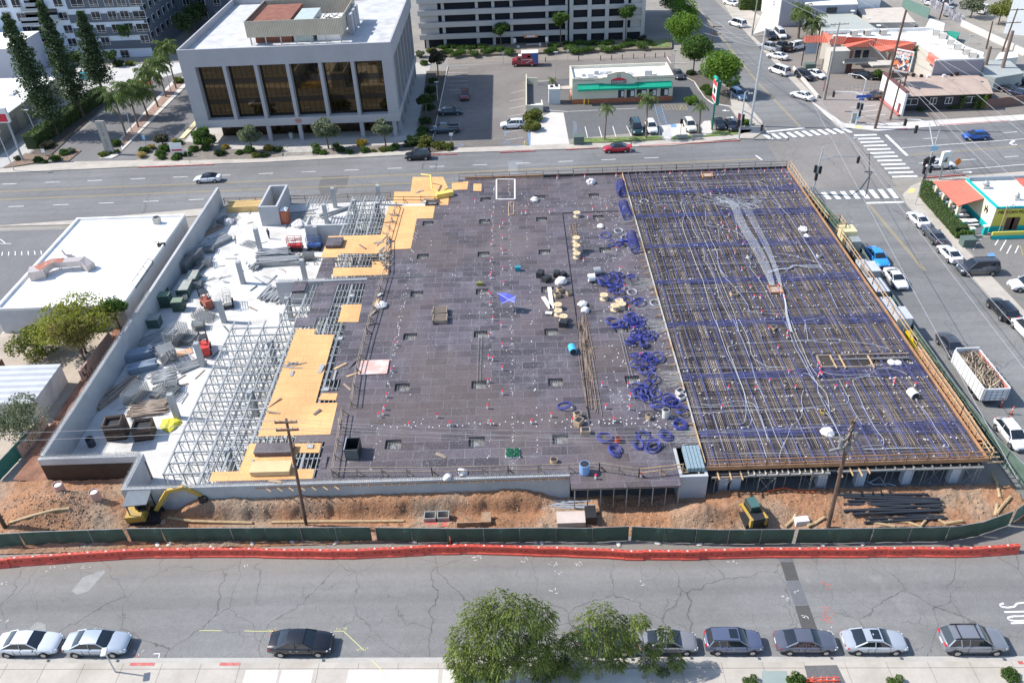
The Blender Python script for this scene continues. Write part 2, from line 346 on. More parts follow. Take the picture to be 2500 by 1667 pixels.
# utility paint marks sprayed on the near street
um=MB();ur=MB();uy_=MB()
def scrib(mb,o,n,w,h,z=.016):
 for k in range(n):
  x,y=rnd.uniform(-w,w),rnd.uniform(-h,h);a=rnd.uniform(0,pi);l=rnd.uniform(.1,.26)
  mb.strip((o.x+x,o.y+y),(o.x+x+cos(a)*l,o.y+y+sin(a)*l),.035,z)
for v,x,y,n in (('P',270,640,8),('P',360,745,8),('P',460,733,5),('P',635,725,6),('P',990,1355,9),('P',30,850,7),('P',15,1135,6),('P',1790,728,4),('Q',1018,560,7),('Q',1680,660,10),('R',330,660,9),('R',665,675,7),('R',870,710,9),('R',885,765,5),('R',1060,700,10),('R',870,902,7),('S',860,700,6),('S',1230,950,9),('S',1400,1090,8),('S',200,842,5),('S',1545,1185,7),('S',1335,905,5),('J',430,770,6),('J',460,805,6),('Q',400,575,4)): scrib(um,g(v,x,y),max(3,n*2//3),.4,.25)
um.strip(g('P',1115,1355),g('P',1160,1352),.06,.016);um.strip(g('P',1160,1352),g('P',1152,1392),.06,.016)
for v,x,y,n in (('S',1540,1045,12),('S',1540,1105,14),('S',1540,862,8),('P',985,1385,12),('S',1540,672,6)): scrib(ur,g(v,x,y),n,.4,.35)
for a,b in ((('P',1445,1185),('P',1610,1187)),(('P',1775,1188),('Q',60,1190)),(('Q',60,1190),('Q',370,1192)),(('Q',640,1190),('Q',710,1190)),(('Q',710,1190),('Q',860,1330)),(('Q',920,1410),('Q',1005,1495))): uy_.strip(g(*a),g(*b),.05,.016 if a[1] < 900 or a[0] != 'Q' else .155)
for v,x,y in (('Q',190,1188),('Q',690,1178),('Q',850,1325),('Q',310,1190)): scrib(uy_,g(v,x,y),7,.4,.12)
struct('white_survey_marks',um,WHITE_PAINT);struct('red_survey_marks',ur,flatm('survey_red',(.75,.12,.06),.8));struct('yellow_survey_marks',uy_,flatm('survey_yellow',(.62,.6,.25),.8))
# light dusty scuffs on the near street
sheet('street_dust',[g('P',520,900),g('P',600,800),g('P',755,745),g('P',765,760),g('P',640,900),g('P',560,925)],.004,mat('street_dust',(.27,.265,.255),.95,.15,2))
sheet('street_dust',[g('P',215,1170),g('P',270,1120),g('P',330,1140),g('P',335,1190),g('P',250,1195)],.004,MC['street_dust'])
# apron of worn, lighter asphalt by the fence
# far side: pavements
farp=[g('A',0,1545),g('A',1230,1490),g('A',2334,1450),g('B',2334,1372),g('C',2334,1300),g('D',1060,1478),g('D',1210,1478),g('D',1330,1400),g('D',1310,1300),g('D',1130,1090),g('D',950,1000),g('D',960,1120),g('D',1065,1290),g('D',1080,1400),g('D',1050,1440),g('D',0,1520),g('C',1450,1285),g('C',400,1325),g('B',2250,1345),g('B',1000,1400),g('A',2334,1410),g('A',600,1447),g('A',0,1510)]
prism('far_pavement',farp,-.02,.13,CONC_WALK)
prism('corner_pavement',[g('D',2050,1290),g('D',2150,1360),g('E',800,1400),g('E',1500,1345),g('E',2352,1285),g('E',2352,1225),g('E',1200,1300),g('E',620,1330),g('E',440,1320),g('E',0,1020),g('D',1830,1080)],-.02,.12,CONC_PALE)
prism('motel_pavement',[g('D',1000,205),g('D',880,0),g('D',1010,0),g('D',1290,180),g('D',1200,380),g('D',1600,760),g('D',1890,1060),g('D',1830,1080)],-.02,.12,CONC_WALK)
prism('restaurant_pavement',[g('J',890,530),g('J',960,460),g('J',1080,410),g('J',1969,330),g('J',1969,380),g('J',1130,440),g('J',1050,560),g('J',1390,930),g('J',1430,1000),g('J',1600,1180),(61.2,60,0),(61.2,30,0),(58.6,30,0),(58.6,90,0),(58.4,110,0)],-.02,.12,CONC_WALK)
sheet('restaurant_lot',[(61.2,30),(61.2,93),g('J',1440,960),g('J',1690,895),(110,100),(110,30)],0.,asphalt('asphalt_restaurant',(.175,.165,.155),.3,.2,patch=.2))
prism('tactile_paving',[g('J',930,520),g('J',960,480),g('J',1000,485),g('J',985,520)],.1,.135,flatm('tactile_yellow',(.7,.6,.2),.8))
prism('tactile_paving',[g('E',550,1352),g('E',620,1345),g('E',630,1365),g('E',560,1372)],.1,.135,MC['tactile_yellow'])
# kerb paint (red lengths)
kp=MB()
for a,b in ((('A',1230,1496),('A',1900,1470)),(('C',200,1386),('C',420,1378)),(('C',800,1365),('C',1120,1348)),(('C',1390,1338),('C',1680,1322)),(('D',0,1562),('D',1080,1500)),(('E',1450,1342),('E',2200,1290)),(('E',985,1382),('E',1110,1374)),(('J',1070,385),('J',1440,358))):
 p,q=g(*a),g(*b);kp.bar(p+Vector((0,.05,.1)),q+Vector((0,.05,.1)),.25,.1)
struct('red_kerb_paint',kp,RED_CURB)
# plots north of the far street
sheet('office_car_park',[g('A',440,1390),g('A',830,1080),g('A',1100,790),g('A',1400,700),g('A',1650,640),g('A',1760,1060),g('A',1590,1250),g('A',1200,1425),g('A',600,1445)],.004,asphalt('asphalt_office',(.155,.15,.15),.3,.2,patch=.2))
prism('car_park_median',[g('A',1060,1250),g('A',1560,700),g('A',1660,690),g('A',1650,780),g('A',1090,1345)],-.02,.12,CONC_PALE)
prism('median_mulch',[g('A',1090,1240),g('A',1560,740),g('A',1635,745),g('A',1090,1320)],.1,.16,mat('mulch_red',(.3,.2,.16),.95,.35,2,bump=.5))
prism('planting_island',[g('A',880,1395),g('A',1000,1320),g('A',1060,1385),g('A',1000,1415),g('A',900,1415)],-.02,.15,CONC_PALE)
prism('planting_island',[g('A',600,1450),g('A',725,1345),g('A',690,1335),g('A',500,1370),g('A',440,1400)],-.02,.14,MULCH)
prism('planting_bed',[g('A',40,1500),g('A',230,1370),g('A',440,1400),g('A',420,1440)],-.02,.14,MULCH)
sheet('alley',[g('A',0,1500),g('A',215,1400),g('A',900,840),g('A',1650,620),g('A',1640,600),g('A',700,600),g('A',480,640),g('A',300,1200),g('A',0,1380)],.0,mat('alley_concrete',(.4,.39,.37),.9,.12,.4))
prism('hedge_bed',[g('A',240,1400),g('A',930,850),g('A',960,920),g('A',450,1390)],-.02,.13,DARKSOIL)
sheet('back_street',[(-190,185),(-60,185),(-60,197),(-190,197)],.002,mat('back_concrete',(.5,.49,.47),.9,.1,.3))
sheet('office_plaza',[(-62,139.5),(-18.6,139.5),(-18.6,190),(-62,190)],.01,mat('plaza_concrete',(.42,.4,.37),.9,.1,.4))
prism('planting_bed',[g('A',1360,1440),g('A',1560,1260),g('A',1900,1290),g('B',350,1335),g('B',985,1335),g('B',985,1400),g('A',2334,1420)],-.02,.14,mat('bed_bark',(.19,.165,.14),.95,.3,2,bump=.6))
prism('planting_bed',[g('B',1260,1335),g('B',2050,1290),g('B',2280,1340),g('B',1255,1395)],-.02,.14,MC['bed_bark'])
prism('planting_bed',[g('C',0,1390),g('C',60,1250),g('C',190,1260),g('C',400,1330),g('C',400,1345)],-.02,.15,DARKSOIL)
prism('planting_bed',[g('C',80,1250),g('C',150,640),g('C',330,640),g('C',210,1260)],-.02,.15,DARKSOIL)
prism('yellow_ramp',[g('A',1595,1240),g('A',1760,1055),g('A',1770,1100),g('A',1640,1235)],0,.14,mat('pale_yellow_concrete',(.66,.58,.34),.9,.1,1))
sheet('middle_car_park',[g('C',200,1270),g('C',330,600),g('C',2334,470),(37,188,0),(34,174,0),g('C',1040,720),g('C',1060,1290),g('C',400,1320)],.004,ASPH_LOT)
sheet('restaurant_car_park',[g('C',1190,730),g('C',1400,700),g('C',2334,600),g('D',480,770),g('D',650,900),g('D',720,1050),g('D',960,1150),g('D',1070,1300),g('C',1400,1240),g('C',1250,1010),g('C',1060,1000),g('C',1050,730)],.008,ASPH_LOT2)
sheet('drive',[g('C',1075,1310),g('C',1080,1090),g('C',1260,1000),g('C',1370,1005),g('C',1425,1295)],.012,CONC_PALE)
sheet('pale_bay',[g('D',215,1340),g('D',480,1310),g('D',540,1440),g('D',290,1500),g('D',250,1440)],.014,CONC_PALE)
sheet('pale_bay',[g('D',690,1290),g('D',760,1285),g('D',780,1420),g('D',690,1440),g('D',640,1350)],.014,CONC_PALE)
prism('grass_verge',[g('C',1425,1290),g('C',1540,1240),g('C',2230,1215),g('C',2250,1245),g('C',1560,1280)],-.02,.13,GRASSM)
prism('grass_verge',[g('D',680,1460),g('D',820,1400),g('D',1050,1390),g('D',1200,1385),g('D',1180,1410),g('D',1040,1440)],-.02,.13,GRASSM)
prism('grass_verge',[g('D',340,1480),g('D',380,1450),g('D',690,1440),g('D',680,1470),g('D',360,1498)],-.02,.13,GRASSM)
kb=MB();pts=[g('D',350,825),g('D',500,830),g('D',590,880),g('D',640,960),g('D',700,1050),g('D',790,1110),g('D',980,1140)]
kb.tube([p+Vector((0,0,.08)) for p in pts],.14,6);pts=[g('D',300,615),g('D',340,680),g('D',500,682)];kb.tube([p+Vector((0,0,.08)) for p in pts],.12,6)
pts=[g('C',1180,960),g('C',1230,985),g('C',1400,1000),g('C',2020,970)];kb.tube([p+Vector((0,0,.05)) for p in pts],.1,6);pts=[g('C',200,1270),g('C',340,600)];kb.tube([p+Vector((0,0,.08)) for p in pts],.12,6)
struct('kerbs',kb,CONC_PALE)
prism('planting_bed',[g('D',500,840),g('D',590,890),g('D',690,1050),g('D',790,1110),g('D',980,1135),g('D',960,960),g('D',640,760)],-.02,.15,DARKSOIL)
prism('garage_bank',[g('C',150,470),g('C',330,400),g('C',2080,370),g('C',2334,360),g('C',2334,445),g('C',350,515)],-.02,.5,mat('bank_soil',(.22,.18,.14),.95,.25,1))
prism('grass_verge',[g('C',2080,380),g('D',130,470),g('D',330,440),g('D',330,525),g('C',2160,445)],.3,.55,GRASSM)
sheet('back_drive',[g('C',340,530),g('C',2334,455),g('C',2334,500),g('C',345,575)],.012,asphalt('asphalt_back',(.24,.21,.185),.5,.15,patch=.2))
sheet('motel_lot',[g('D',1290,180),g('D',1210,400),g('D',1600,750),g('D',1890,1060),g('E',440,1320),g('E',2352,1210),g('E',2352,900),g('E',1200,300),g('D',1900,0),g('D',1500,0)],.002,asphalt('asphalt_motel',(.2,.175,.155),.3,.2,patch=.2))
sheet('corner_lot',[g('E',60,1080),g('E',560,950),g('E',850,1000),g('E',1050,1310),g('E',440,1320)],.008,asphalt('asphalt_corner',(.26,.225,.205),.3,.2,patch=.15))
sheet('shop_lot',[g('D',1200,370),g('D',1290,180),g('D',1320,140),g('D',1490,310),g('D',1330,330)],.008,mat('shop_concrete',(.62,.57,.48),.9,.1,.5))
# left neighbour's yard
sheet('neighbour_car_park',[(-130,72),(-65.5,72),(-65.5,112.5),(-130,113.5)],.0,asphalt('asphalt_neighbour',(.15,.15,.155),.4,.2,patch=.2))
prism('left_pavement',[g('F',0,552),g('F',640,508),(-47.5,118.2,0),(-47.5,115.6,0),g('F',640,545),g('F',0,560)],-.02,.1,CONC_WALK)
prism('left_pavement',[(-130,114.9,0),g('F',0,552),g('F',0,560),(-130,113.5,0)],-.02,.1,CONC_WALK)
# ================================================================ THE BUILDING UNDER CONSTRUCTION
CONC=mat('cast_concrete',(.4,.41,.41),.85,.08,.6,dirt=(.33,.34,.34),dscale=.5,streak=False)
CONC2=mat('wall_concrete',(.4,.405,.415),.85,.1,.35,dirt=(.5,.5,.5),dscale=.3)
SLABM=mat('white_slab',(.58,.57,.55),.8,.14,.35,dirt=(.4,.38,.34),dscale=.3)
STEEL=mat('galvanised_steel',(.4,.42,.42),.45,.15,3,metal=.4)
ALU=mat('aluminium_beam',(.36,.37,.37),.5,.12,2,metal=.3)
GREENST=mat('green_steel',(.07,.12,.11),.6,.2,2)
REBAR=mat('rusty_rebar',(.12,.08,.06),.9,.35,1.2)
REBARG=mat('grey_rebar',(.42,.41,.39),.85,.25,2)
LUMB=mat('lumber',(.5,.34,.19),.85,.25,1.5,dirt=(.35,.25,.16))
LUMB2=mat('rusty_lumber',(.38,.2,.1),.9,.25,1.2)
LUMB3=mat('weathered_lumber',(.3,.24,.19),.9,.3,1.2)
def plywood(name,c,amt,bw,bh,mort,mc,scuff=0.,gloss=.7):
 t=NT(name);br=t.n('ShaderNodeTexBrick');br.inputs['Scale'].default_value=1.;br.inputs['Brick Width'].default_value=bw;br.inputs['Row Height'].default_value=bh;br.inputs['Mortar Size'].default_value=mort;br.inputs['Mortar Smooth'].default_value=0
 br.inputs['Color1'].default_value=(*[x*(1-amt) for x in c],1);br.inputs['Color2'].default_value=(*[x*(1+amt) for x in c],1);br.inputs['Mortar'].default_value=(*mc,1);br.offset=.37;br.offset_frequency=2
 t.l(t.mapv((1,1,1)),br.inputs['Vector']);k=t.vary(br.outputs['Color'],.2,.2,5);k=t.vary(k,5,.15,4)
 if scuff:
  k=t.mix(t.ramp(t.noise(.35,8,.75),(.52,0),(.7,.32*scuff)),k,(.3,.29,.31))
  k=t.mix(t.math('MULTIPLY',t.ramp(t.noise(9,2,.5),(.6,0),(.68,.7*scuff)),t.ramp(t.noise(.5,5),(.38,0),(.65,1))),k,(.42,.41,.42))
  k=t.mix(t.ramp(t.noise(.1,5),(.46,0),(.64,.65)),k,(.105,.075,.066));k=t.mix(t.ramp(t.noise(.05,6,.6),(.56,0),(.7,.4)),k,(.17,.16,.17));k=t.mix(t.ramp(t.noise(26,1),(.66,0),(.72,.55*scuff)),k,(.5,.49,.5))
 MC[name]=t.out(k,gloss);return MC[name]
DECKM=plywood('dark_form_panels',(.073,.06,.073),.42,2.44,1.22,.022,(.2,.195,.21),1.,.6)
ORANGE=plywood('orange_plywood',(.68,.365,.15),.045,2.44,1.22,.016,(.42,.23,.1),0,.75)
REBDECK=plywood('rebar_zone_panels',(.058,.05,.072),.35,2.44,1.22,.02,(.13,.12,.12),.9,.7)
bld=thing('unfinished_building','unfinished concrete building with dark formwork deck, white basement slab and column stubs','building',(0,58,0))
DZ=3.2
part('basement_slab',MB().flat([(-46.8,58.2),(-37,58.2),(-37,53.4),(2,53.4),(2,118.6),(-46.8,118.8)],.0),SLABM,bld);part('basement_slab',MB().flat([(2,53.4),(42,53.4),(42,118.6),(2,118.6)],.0),mat('shaded_slab',(.2,.2,.2),.9,.15,.4),bld)  # right half coloured darker: shade under the deck painted into the slab
CX=[-4.68-8.1,-4.68,3.42,11.5];CY=[58.35,67.1,76.3,85.4,94.7,104.1,111.1]
pock=[(x,y) for x in CX for y in CY] + [(19.6,85.4)]
PW,PD=.78,.66
def in_r(x,y,rs): return any(a < x < b and c < y < d for a,b,c,d in rs)
RD=[(-19.5,16.6,53.7,90),(-17,16.6,90,97),(-14.6,16.6,97,106),(-12.2,16.6,106,109.7),(-10.1,16.6,109.7,114.8),(-8.9,16.6,114.8,118.5),(4,13.9,51.7,53.8),
      (-22.5,-19.4,58.9,60.0),(-28.6,-19.4,53.7,54.3),(-26.6,-24.1,79.4,80.9),(-25.2,-19.4,88.1,89.2),(-25.4,-23.0,81.2,88.2),(-26.4,-24.1,91.9,95.0),(-25.9,-24.2,90.2,92.),(-21.2,-19.4,96.,97.5),(-21.,-19.4,66,67.2),(-20.6,-19.4,69,80)]
xs=sorted(set([round(-28.6+.61*i,3) for i in range(75)]+[4,13.9,16.6,-19.5]+[x+s_*PW for x in CX for s_ in (-1,1)]));xs=[x for x in xs if x <= 16.6]
ys=sorted(set([round(51.7+.61*i,3) for i in range(111)]+[53.7,118.5,90.]+[y+s_*PD for y in CY for s_ in (-1,1)]));ys=[y for y in ys if y <= 118.5]
hole=lambda x,y: any(abs(x-a) < PW-.01 and abs(y-b) < PD-.01 for a,b in pock)
notch=lambda x,y: 13.9 < x < 16.6 and y < 56.7
part('formwork_deck',MB().cells(xs,ys,lambda x,y: in_r(x,y,RD) and not hole(x,y) and not notch(x,y),DZ-.1,DZ),DECKM,bld)
part('rebar_zone_deck',MB().box(16.6,42.1,53.9,118.4,DZ-.1,DZ+.02),REBDECK,bld)
for x,y in pock[:28]:
 m=MB();m.box(x-PW-.2,x+PW+.2,y-PD-.2,y+PD+.2,DZ-.52,DZ-.46)
 for a,b,c,d in ((x-PW-.06,x-PW-.004,y-PD,y+PD),(x+PW+.004,x+PW+.06,y-PD,y+PD),(x-PW,x+PW,y-PD-.06,y-PD-.004),(x-PW,x+PW,y+PD+.004,y+PD+.06)): m.box(a,b,c,d,DZ-.46,DZ-.104)
 p=part('drop_panel',m,mat('pocket_panel',(.2,.19,.18),.9,.3,1.5,dirt=(.1,.09,.1)),bld)
 r=MB();r.box(x-.27,x+.27,y-.27,y+.27,DZ-.46,DZ-.4)
 part('column_head',r,CONC,p)
 r=MB()
 for i in range(4):
  for j in range(4):
   if i in (0,3) or j in (0,3): r.box(x-.2+i*.13-.012,x-.2+i*.13+.012,y-.2+j*.13-.012,y-.2+j*.13+.012,DZ-.4,DZ-.05)
 for k in range(5): r.box(x-.6,x+.6,y-.4+k*.2,y-.385+k*.2,DZ-.2,DZ-.185);r.box(x-.5+k*.25,x-.485+k*.25,y-.5,y+.5,DZ-.185,DZ-.17)
 part('column_rebar',r,REBARG,p)
# columns
cols=[(x,y) for x in (-37.45,) for y in CY[1:6]] + [(x,y) for x in (-28.95,) for y in CY[:6]] + [(-20.8,y) for y in CY[:4]] + [(-28.9,111.1),(-20.9,111.1),(-28.6,116.8),(-21.6,117.2),(-24.6,112.3)]
cols += [(x,y) for x in CX+[19.6,27.7,35.8] for y in CY if (x,y) not in ()]
for x,y in cols:
 st=x < -19;h=3.32 if st else 2.7
 c=part('column',MB().box(x-.28,x+.28,y-.28,y+.28,.0,h),CONC,bld)
 if st:
  r=MB()
  for i,j in ((-1,-1),(1,-1),(1,1),(-1,1)):
   a=rnd.uniform(0,tau);l=rnd.uniform(.3,.9);r.tube([(x+i*.2,y+j*.2,h),(x+i*.2,y+j*.2,h+.25),(x+i*.2+cos(a)*l*.3,y+j*.2+sin(a)*l*.3,h+.4),(x+i*.2+cos(a)*l,y+j*.2+sin(a)*l,h+.42)],.018,4)
  part('column_rebar',r,REBARG,c)
# perimeter and core walls
def dowels(mb,p,q,n,w=.12,h=.45,z=DZ,r=.011):
 p,q=Vector((p[0],p[1],z)),Vector((q[0],q[1],z));d=q-p;nrm=Vector((-d.y,d.x,0)).normalized()*w
 for i in range(n):
  for s_ in (-1,1):
   a=p+d*((i+.5)/n)+nrm*s_;lean=Vector((rnd.uniform(-.04,.04),rnd.uniform(-.04,.04),h*rnd.uniform(.8,1.1)));mb.bar(a,a+lean,r*2)
 for s_ in (-1,1): mb.bar(p+nrm*s_+Vector((0,0,h*.45)),q+nrm*s_+Vector((0,0,h*.45)),.022)
w1=part('perimeter_wall',MB().box(-47.2,-46.82,58.3,118.7,-.3,DZ),CONC2,bld)
r=MB();dowels(r,(-47.0,58.4),(-47.0,88),150);part('wall_dowels',r,REBARG,w1)
w2=part('perimeter_wall',MB().box(-47.2,-37.0,57.75,58.15,DZ-.75,DZ-.002),CONC2,bld)
r=MB();dowels(r,(-47.,57.95),(-37.2,57.95),60);part('wall_dowels',r,REBARG,w2)
part('waterproofing',MB().box(-47.2,-37.0,57.8,58.1,-1.1,DZ-.75),mat('black_membrane',(.022,.018,.018),.5,.3,1.,dirt=(.05,.038,.03)),bld)
w3=part('perimeter_wall',MB().box(-37.4,-37.0,53.7,57.75,-.3,DZ-.004),CONC2,bld)
r=MB();dowels(r,(-37.2,53.9),(-37.2,57.7),24);part('wall_dowels',r,REBARG,w3)
w4=part('perimeter_wall',MB().box(-37.4,4.,53.35,53.698,-.4,DZ-.006),CONC2,bld)
r=MB();dowels(r,(-37.3,53.5),(4.,53.5),230,.11,.4);part('wall_dowels',r,REBARG,w4)
r=MB()
for i in range(28):
 x=-16+i*.72
 if i not in (3,9,10): r.box(x,x+.1,53.22,53.35,2.75,2.9)
for i in range(7): x=-24+i*1.05;r.bar((x,53.3,2.9),(x+.5,52.95,2.8),.09,.04)
part('form_tie_blocks',r,LUMB,w4)
part('form_ledger',MB().box(-25,4,53.3,53.348,2.88,2.98),LUMB2,w4)
w5=part('perimeter_wall',MB().box(-31.2,-19.5,89.25,89.6,0,DZ-.02),CONC2,bld)
r=MB();dowels(r,(-31,89.42),(-11,89.42),90,.1,.4);part('wall_dowels',r,REBARG,w5);r=MB();dowels(r,(2.6,89.6),(15.6,88.9),60,.14,.3);part('beam_cage',r,REBARG,bld)
r=MB()
for x0,x1,y0,y1 in ((-5.0,-4.4,67.5,76.0),): dowels(r,(-4.7,67.3),(-4.7,76.2),50,.16,.3)
part('beam_cage',r,REBARG,bld);r=MB();dowels(r,(11.4,67.5),(11.2,76.0),46,.16,.3);dowels(r,(-21.0,68.5),(-20.9,79.5),60,.3,.35,3.0) if 0 else None;part('beam_cage',r,REBARG,bld);r=MB();dowels(r,(-21.0,68.5),(-20.9,79.5),60,.3,.35,3.0);part('beam_cage',r,REBARG,bld)
core=part('lift_core',MB().box(-38.85,-35.95,111.25,111.55,0,DZ),CONC2,bld)
for b in ((-38.85,-38.55,111.55,118.8),(-36.25,-35.95,111.55,118.8),(-38.55,-36.25,118.5,118.8)): part('core_wall',MB().box(*b,0,DZ-.003),CONC2,core)
a,b,c,d=g('X',575,738,DZ),g('X',1190,735,DZ),g('X',1200,530,DZ),g('X',612,612,DZ)
core2=part('stair_core',MB().box(a.x,b.x-2.2,a.y,a.y+.3,0,DZ),CONC2,bld)
part('core_wall',MB().box(a.x,a.x+.28,a.y+.3,d.y,0,DZ-.003),CONC2,core2);part('core_wall',MB().box(b.x-.3,b.x,a.y,c.y,0,DZ-.7),CONC2,core2)
part('core_wall',MB().box(b.x-2.2,b.x-.3,a.y,a.y+.28,0,DZ-.01),CONC2,core2)
pier=part('concrete_pier',MB().box(13.95,16.55,52.8,53.1,-.1,DZ-.02),mat('pale_wall',(.45,.46,.48),.85,.06,.4),bld)
part('pier_wall',MB().box(13.95,14.25,53.1,56.8,-.1,DZ-.02),CONC,pier);part('pier_wall',MB().box(16.3,16.55,53.1,56.8,-.1,DZ-.02),CONC,pier)
# rim of the rebar zone: form boards, joists poking out, ledgers, far edge beam
WHJ=mat('pale_joist',(.5,.46,.38),.9,.2,2)
rim=MB();rim.box(16.5,42.15,53.62,53.70,DZ-.15,DZ+.28);rim.box(42.1,42.18,53.7,118.4,DZ-.15,DZ+.3);rim.box(-8,42.2,118.45,118.55,DZ-.25,DZ+.3)
part('edge_form',rim,LUMB2,bld)
rb=MB();rb.box(4.2,42,118.2,118.4,DZ,DZ+.34);part('edge_beam',rb,mat('dark_edge',(.05,.045,.045),.9,.3,2),bld)
for x,ln in [(17.5,1.0),(18.6,1.05),(19.6,1.1),(28.6,1.15),(29.6,1.0),(30.4,1.1),(31.2,.8)]+[(20.3+.52*i,.32+.2*(i%2)) for i in range(15)]+[(32.+.85*i,rnd.uniform(.08,.3)) for i in range(12)]: part('joist',MB().box(x,x+.09,53.6-ln,53.6,DZ-.42,DZ-.28),LUMB if ln > .6 else WHJ,bld)
part('ledger_beam',MB().box(20.3,27.8,53.1,53.25,DZ-.62,DZ-.44),ALU,bld);part('ledger_beam',MB().box(28.5,41.8,53.25,53.4,DZ-.6,DZ-.44),ALU,bld);part('ledger_beam',MB().box(16.9,20.2,53.0,53.12,DZ-.6,DZ-.44),LUMB3,bld)
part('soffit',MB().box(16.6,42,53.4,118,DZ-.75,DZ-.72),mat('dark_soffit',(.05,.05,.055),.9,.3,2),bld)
for v,x,y in (('O',150,1450),('O',470,1400),('O',850,1370),('O',1225,1370),('N',600,1440),('S',880,100)):
 p=gy(v,x,y,54.3);part('column',MB().box(p.x-.42,p.x+.42,54.,54.7,0,DZ-.75),mat('pale_column',(.6,.62,.66),.8,.06,.5),bld)
# front ledge supports
for i in range(9):
 x=4.3+i*1.18;part('ledge_post',MB().box(x,x+.09,51.85,51.94,.5,DZ-.1),LUMB3 if i % 2 else ALU,bld)
part('ledge_beam',MB().box(4.05,13.85,51.75,51.88,DZ-.24,DZ-.1),LUMB3,bld)
# walkway of planks and outriggers along the cross-street side
wk=MB()
for i in range(44):
 y=53.6+i*.62
 if y < 70: wk.box(42.2,43.6+rnd.uniform(-.2,.3),y,y+.1,DZ-.3,DZ-.18)
part('outriggers',wk,LUMB,bld);part('plank_walkway',MB().box(42.7,43.5,56.5,71,DZ-.17,DZ-.1),LUMB2,bld)
# ================================================================ loose plywood decking
def plys(label,pts,z=DZ+.012,m=ORANGE,group='orange plywood sheets laid on the shoring'):
 return tag(MB().prism(pts,z-.03,z).build('plywood_decking',m),label,'plywood',group)
gl=lambda v,pts,z=DZ: [g(v,x,y,z) for x,y in pts]
plys('largest orange plywood area, crossed by the pole top, on the shoring',gl('L',[(890,85),(1055,85),(1045,135),(1225,135),(1060,742),(1255,740),(1190,1020),(545,1040)]))
plys('small orange plywood sheet filling a gap beside the large area',gl('L',[(1085,715),(1115,655),(1255,655),(1240,718)]))
plys('orange plywood by the front wall under the dark stacked panels',gl('L',[(470,1105),(1110,1100),(1090,1185),(885,1185),(845,1330),(1050,1330),(1030,1415),(115,1440),(140,1355),(375,1350)]))
plys('single square orange sheet among open joists',gl('G',[(1300,1255),(1472,1250),(1440,1408),(1257,1408)]))
plys('orange plywood carrying a dark square box, reaching to the dark deck',gl('G',[(1175,645),(1640,632),(1705,379),(2122,375),(2105,485),(1960,488),(1907,755),(1740,762),(1600,800),(1270,800),(1250,840),(1105,840)]))
plys('narrow orange plywood strip behind the dowelled wall',gl('G',[(1207,1003),(1225,925),(1560,922),(1560,872),(1722,868),(1700,988)]))
plys('orange plywood at the far edge under the yellow placing boom',gl('G',[(1925,120),(2195,118),(2200,130),(2250,240),(2240,368),(2165,368),(2170,310),(2030,310),(1990,353),(1752,353),(1760,250),(1905,250)]),DZ+.03)
plys('orange sheet at the far edge right of the boom',gl('G',[(2272,175),(2420,158),(2410,232),(2275,236)]),DZ+.05)
plys('lone orange square on the dark deck near the far edge',gl('H',[(350,178),(423,180),(420,245),(348,243)]),DZ+.02)
# ================================================================ shoring frames
sh=thing('shoring_frame','x','shoring')
b=MB();b.box(-.075,.075,-.75,.75,2.98,3.14);part('main_beam',b,ALU,sh)
b=MB();b.box(.075,1.85,-.78,-.65,2.96,3.1);part('cross_beam',b,ALU,sh)
b=MB();b.box(-.045,.045,-.76,-.67,0,3.0);b.box(-.1,.1,-.8,-.62,0,.02);part('leg',b,ALU,sh)
b=MB();b.bar((0,-.7,1.6),(.0,.75,2.7),.035);b.bar((.0,-.7,1.2),(1.8,-.7,1.2),.05);b.bar((0,-.7,2.2),(0,.75,2.2),.05);b.bar((.1,-.7,2.9),(.9,-.7,.3),.04);part('brace',b,STEEL,sh)
sh2=dup(sh);USED.add(sh2)
b=MB()
for k in range(4): b.box(.1+k*.45,.17+k*.45,-.75,.85,3.1,3.2-.035)
jo=part('joists',b,ALU,sh);jo.parent=sh2
b=MB();b.bar((.2,-.7,.2),(1.5,.6,2.8),.04);b.box(.9,.96,-.2,-.14,0,3.);b.bar((.9,-.2,1.6),(.9,1.2,1.6),.04);fb=part('frame_brace',b,GREENST,sh);fb.parent=sh2
USED.discard(sh);USED.discard(sh2);n=0
def is_deck(x,y): return in_r(x,y,RD[:1]) or (x > -19)
GA='aluminium shoring frames standing on the white slab'
for i in range(8):
 for j in range(40):
  x=-34.2+1.85*i;y=54.6+1.5*j
  if x > -20: continue
  zone=y < 81.5 or (x > -29.5 and y < 89)
  far=90.3 < y < 113.6 and x > -26.5
  if not (zone or far): continue
  if x < -31 and y < 56: continue
  dense=x > -28.5 or (x > -31 and y < 60) or (y > 70 and y < 75 and x > -32)
  lab=('dense aluminium shoring bay with joists by the stair core' if y > 90 else 'dense aluminium shoring bay with close joists under the plywood edge') if dense else 'open aluminium shoring bay with bare beams above the white slab'
  inst(sh2 if dense else sh,(x+rnd.uniform(-.03,.03),y+rnd.uniform(-.04,.04),0),0,lab,GA);n += 1
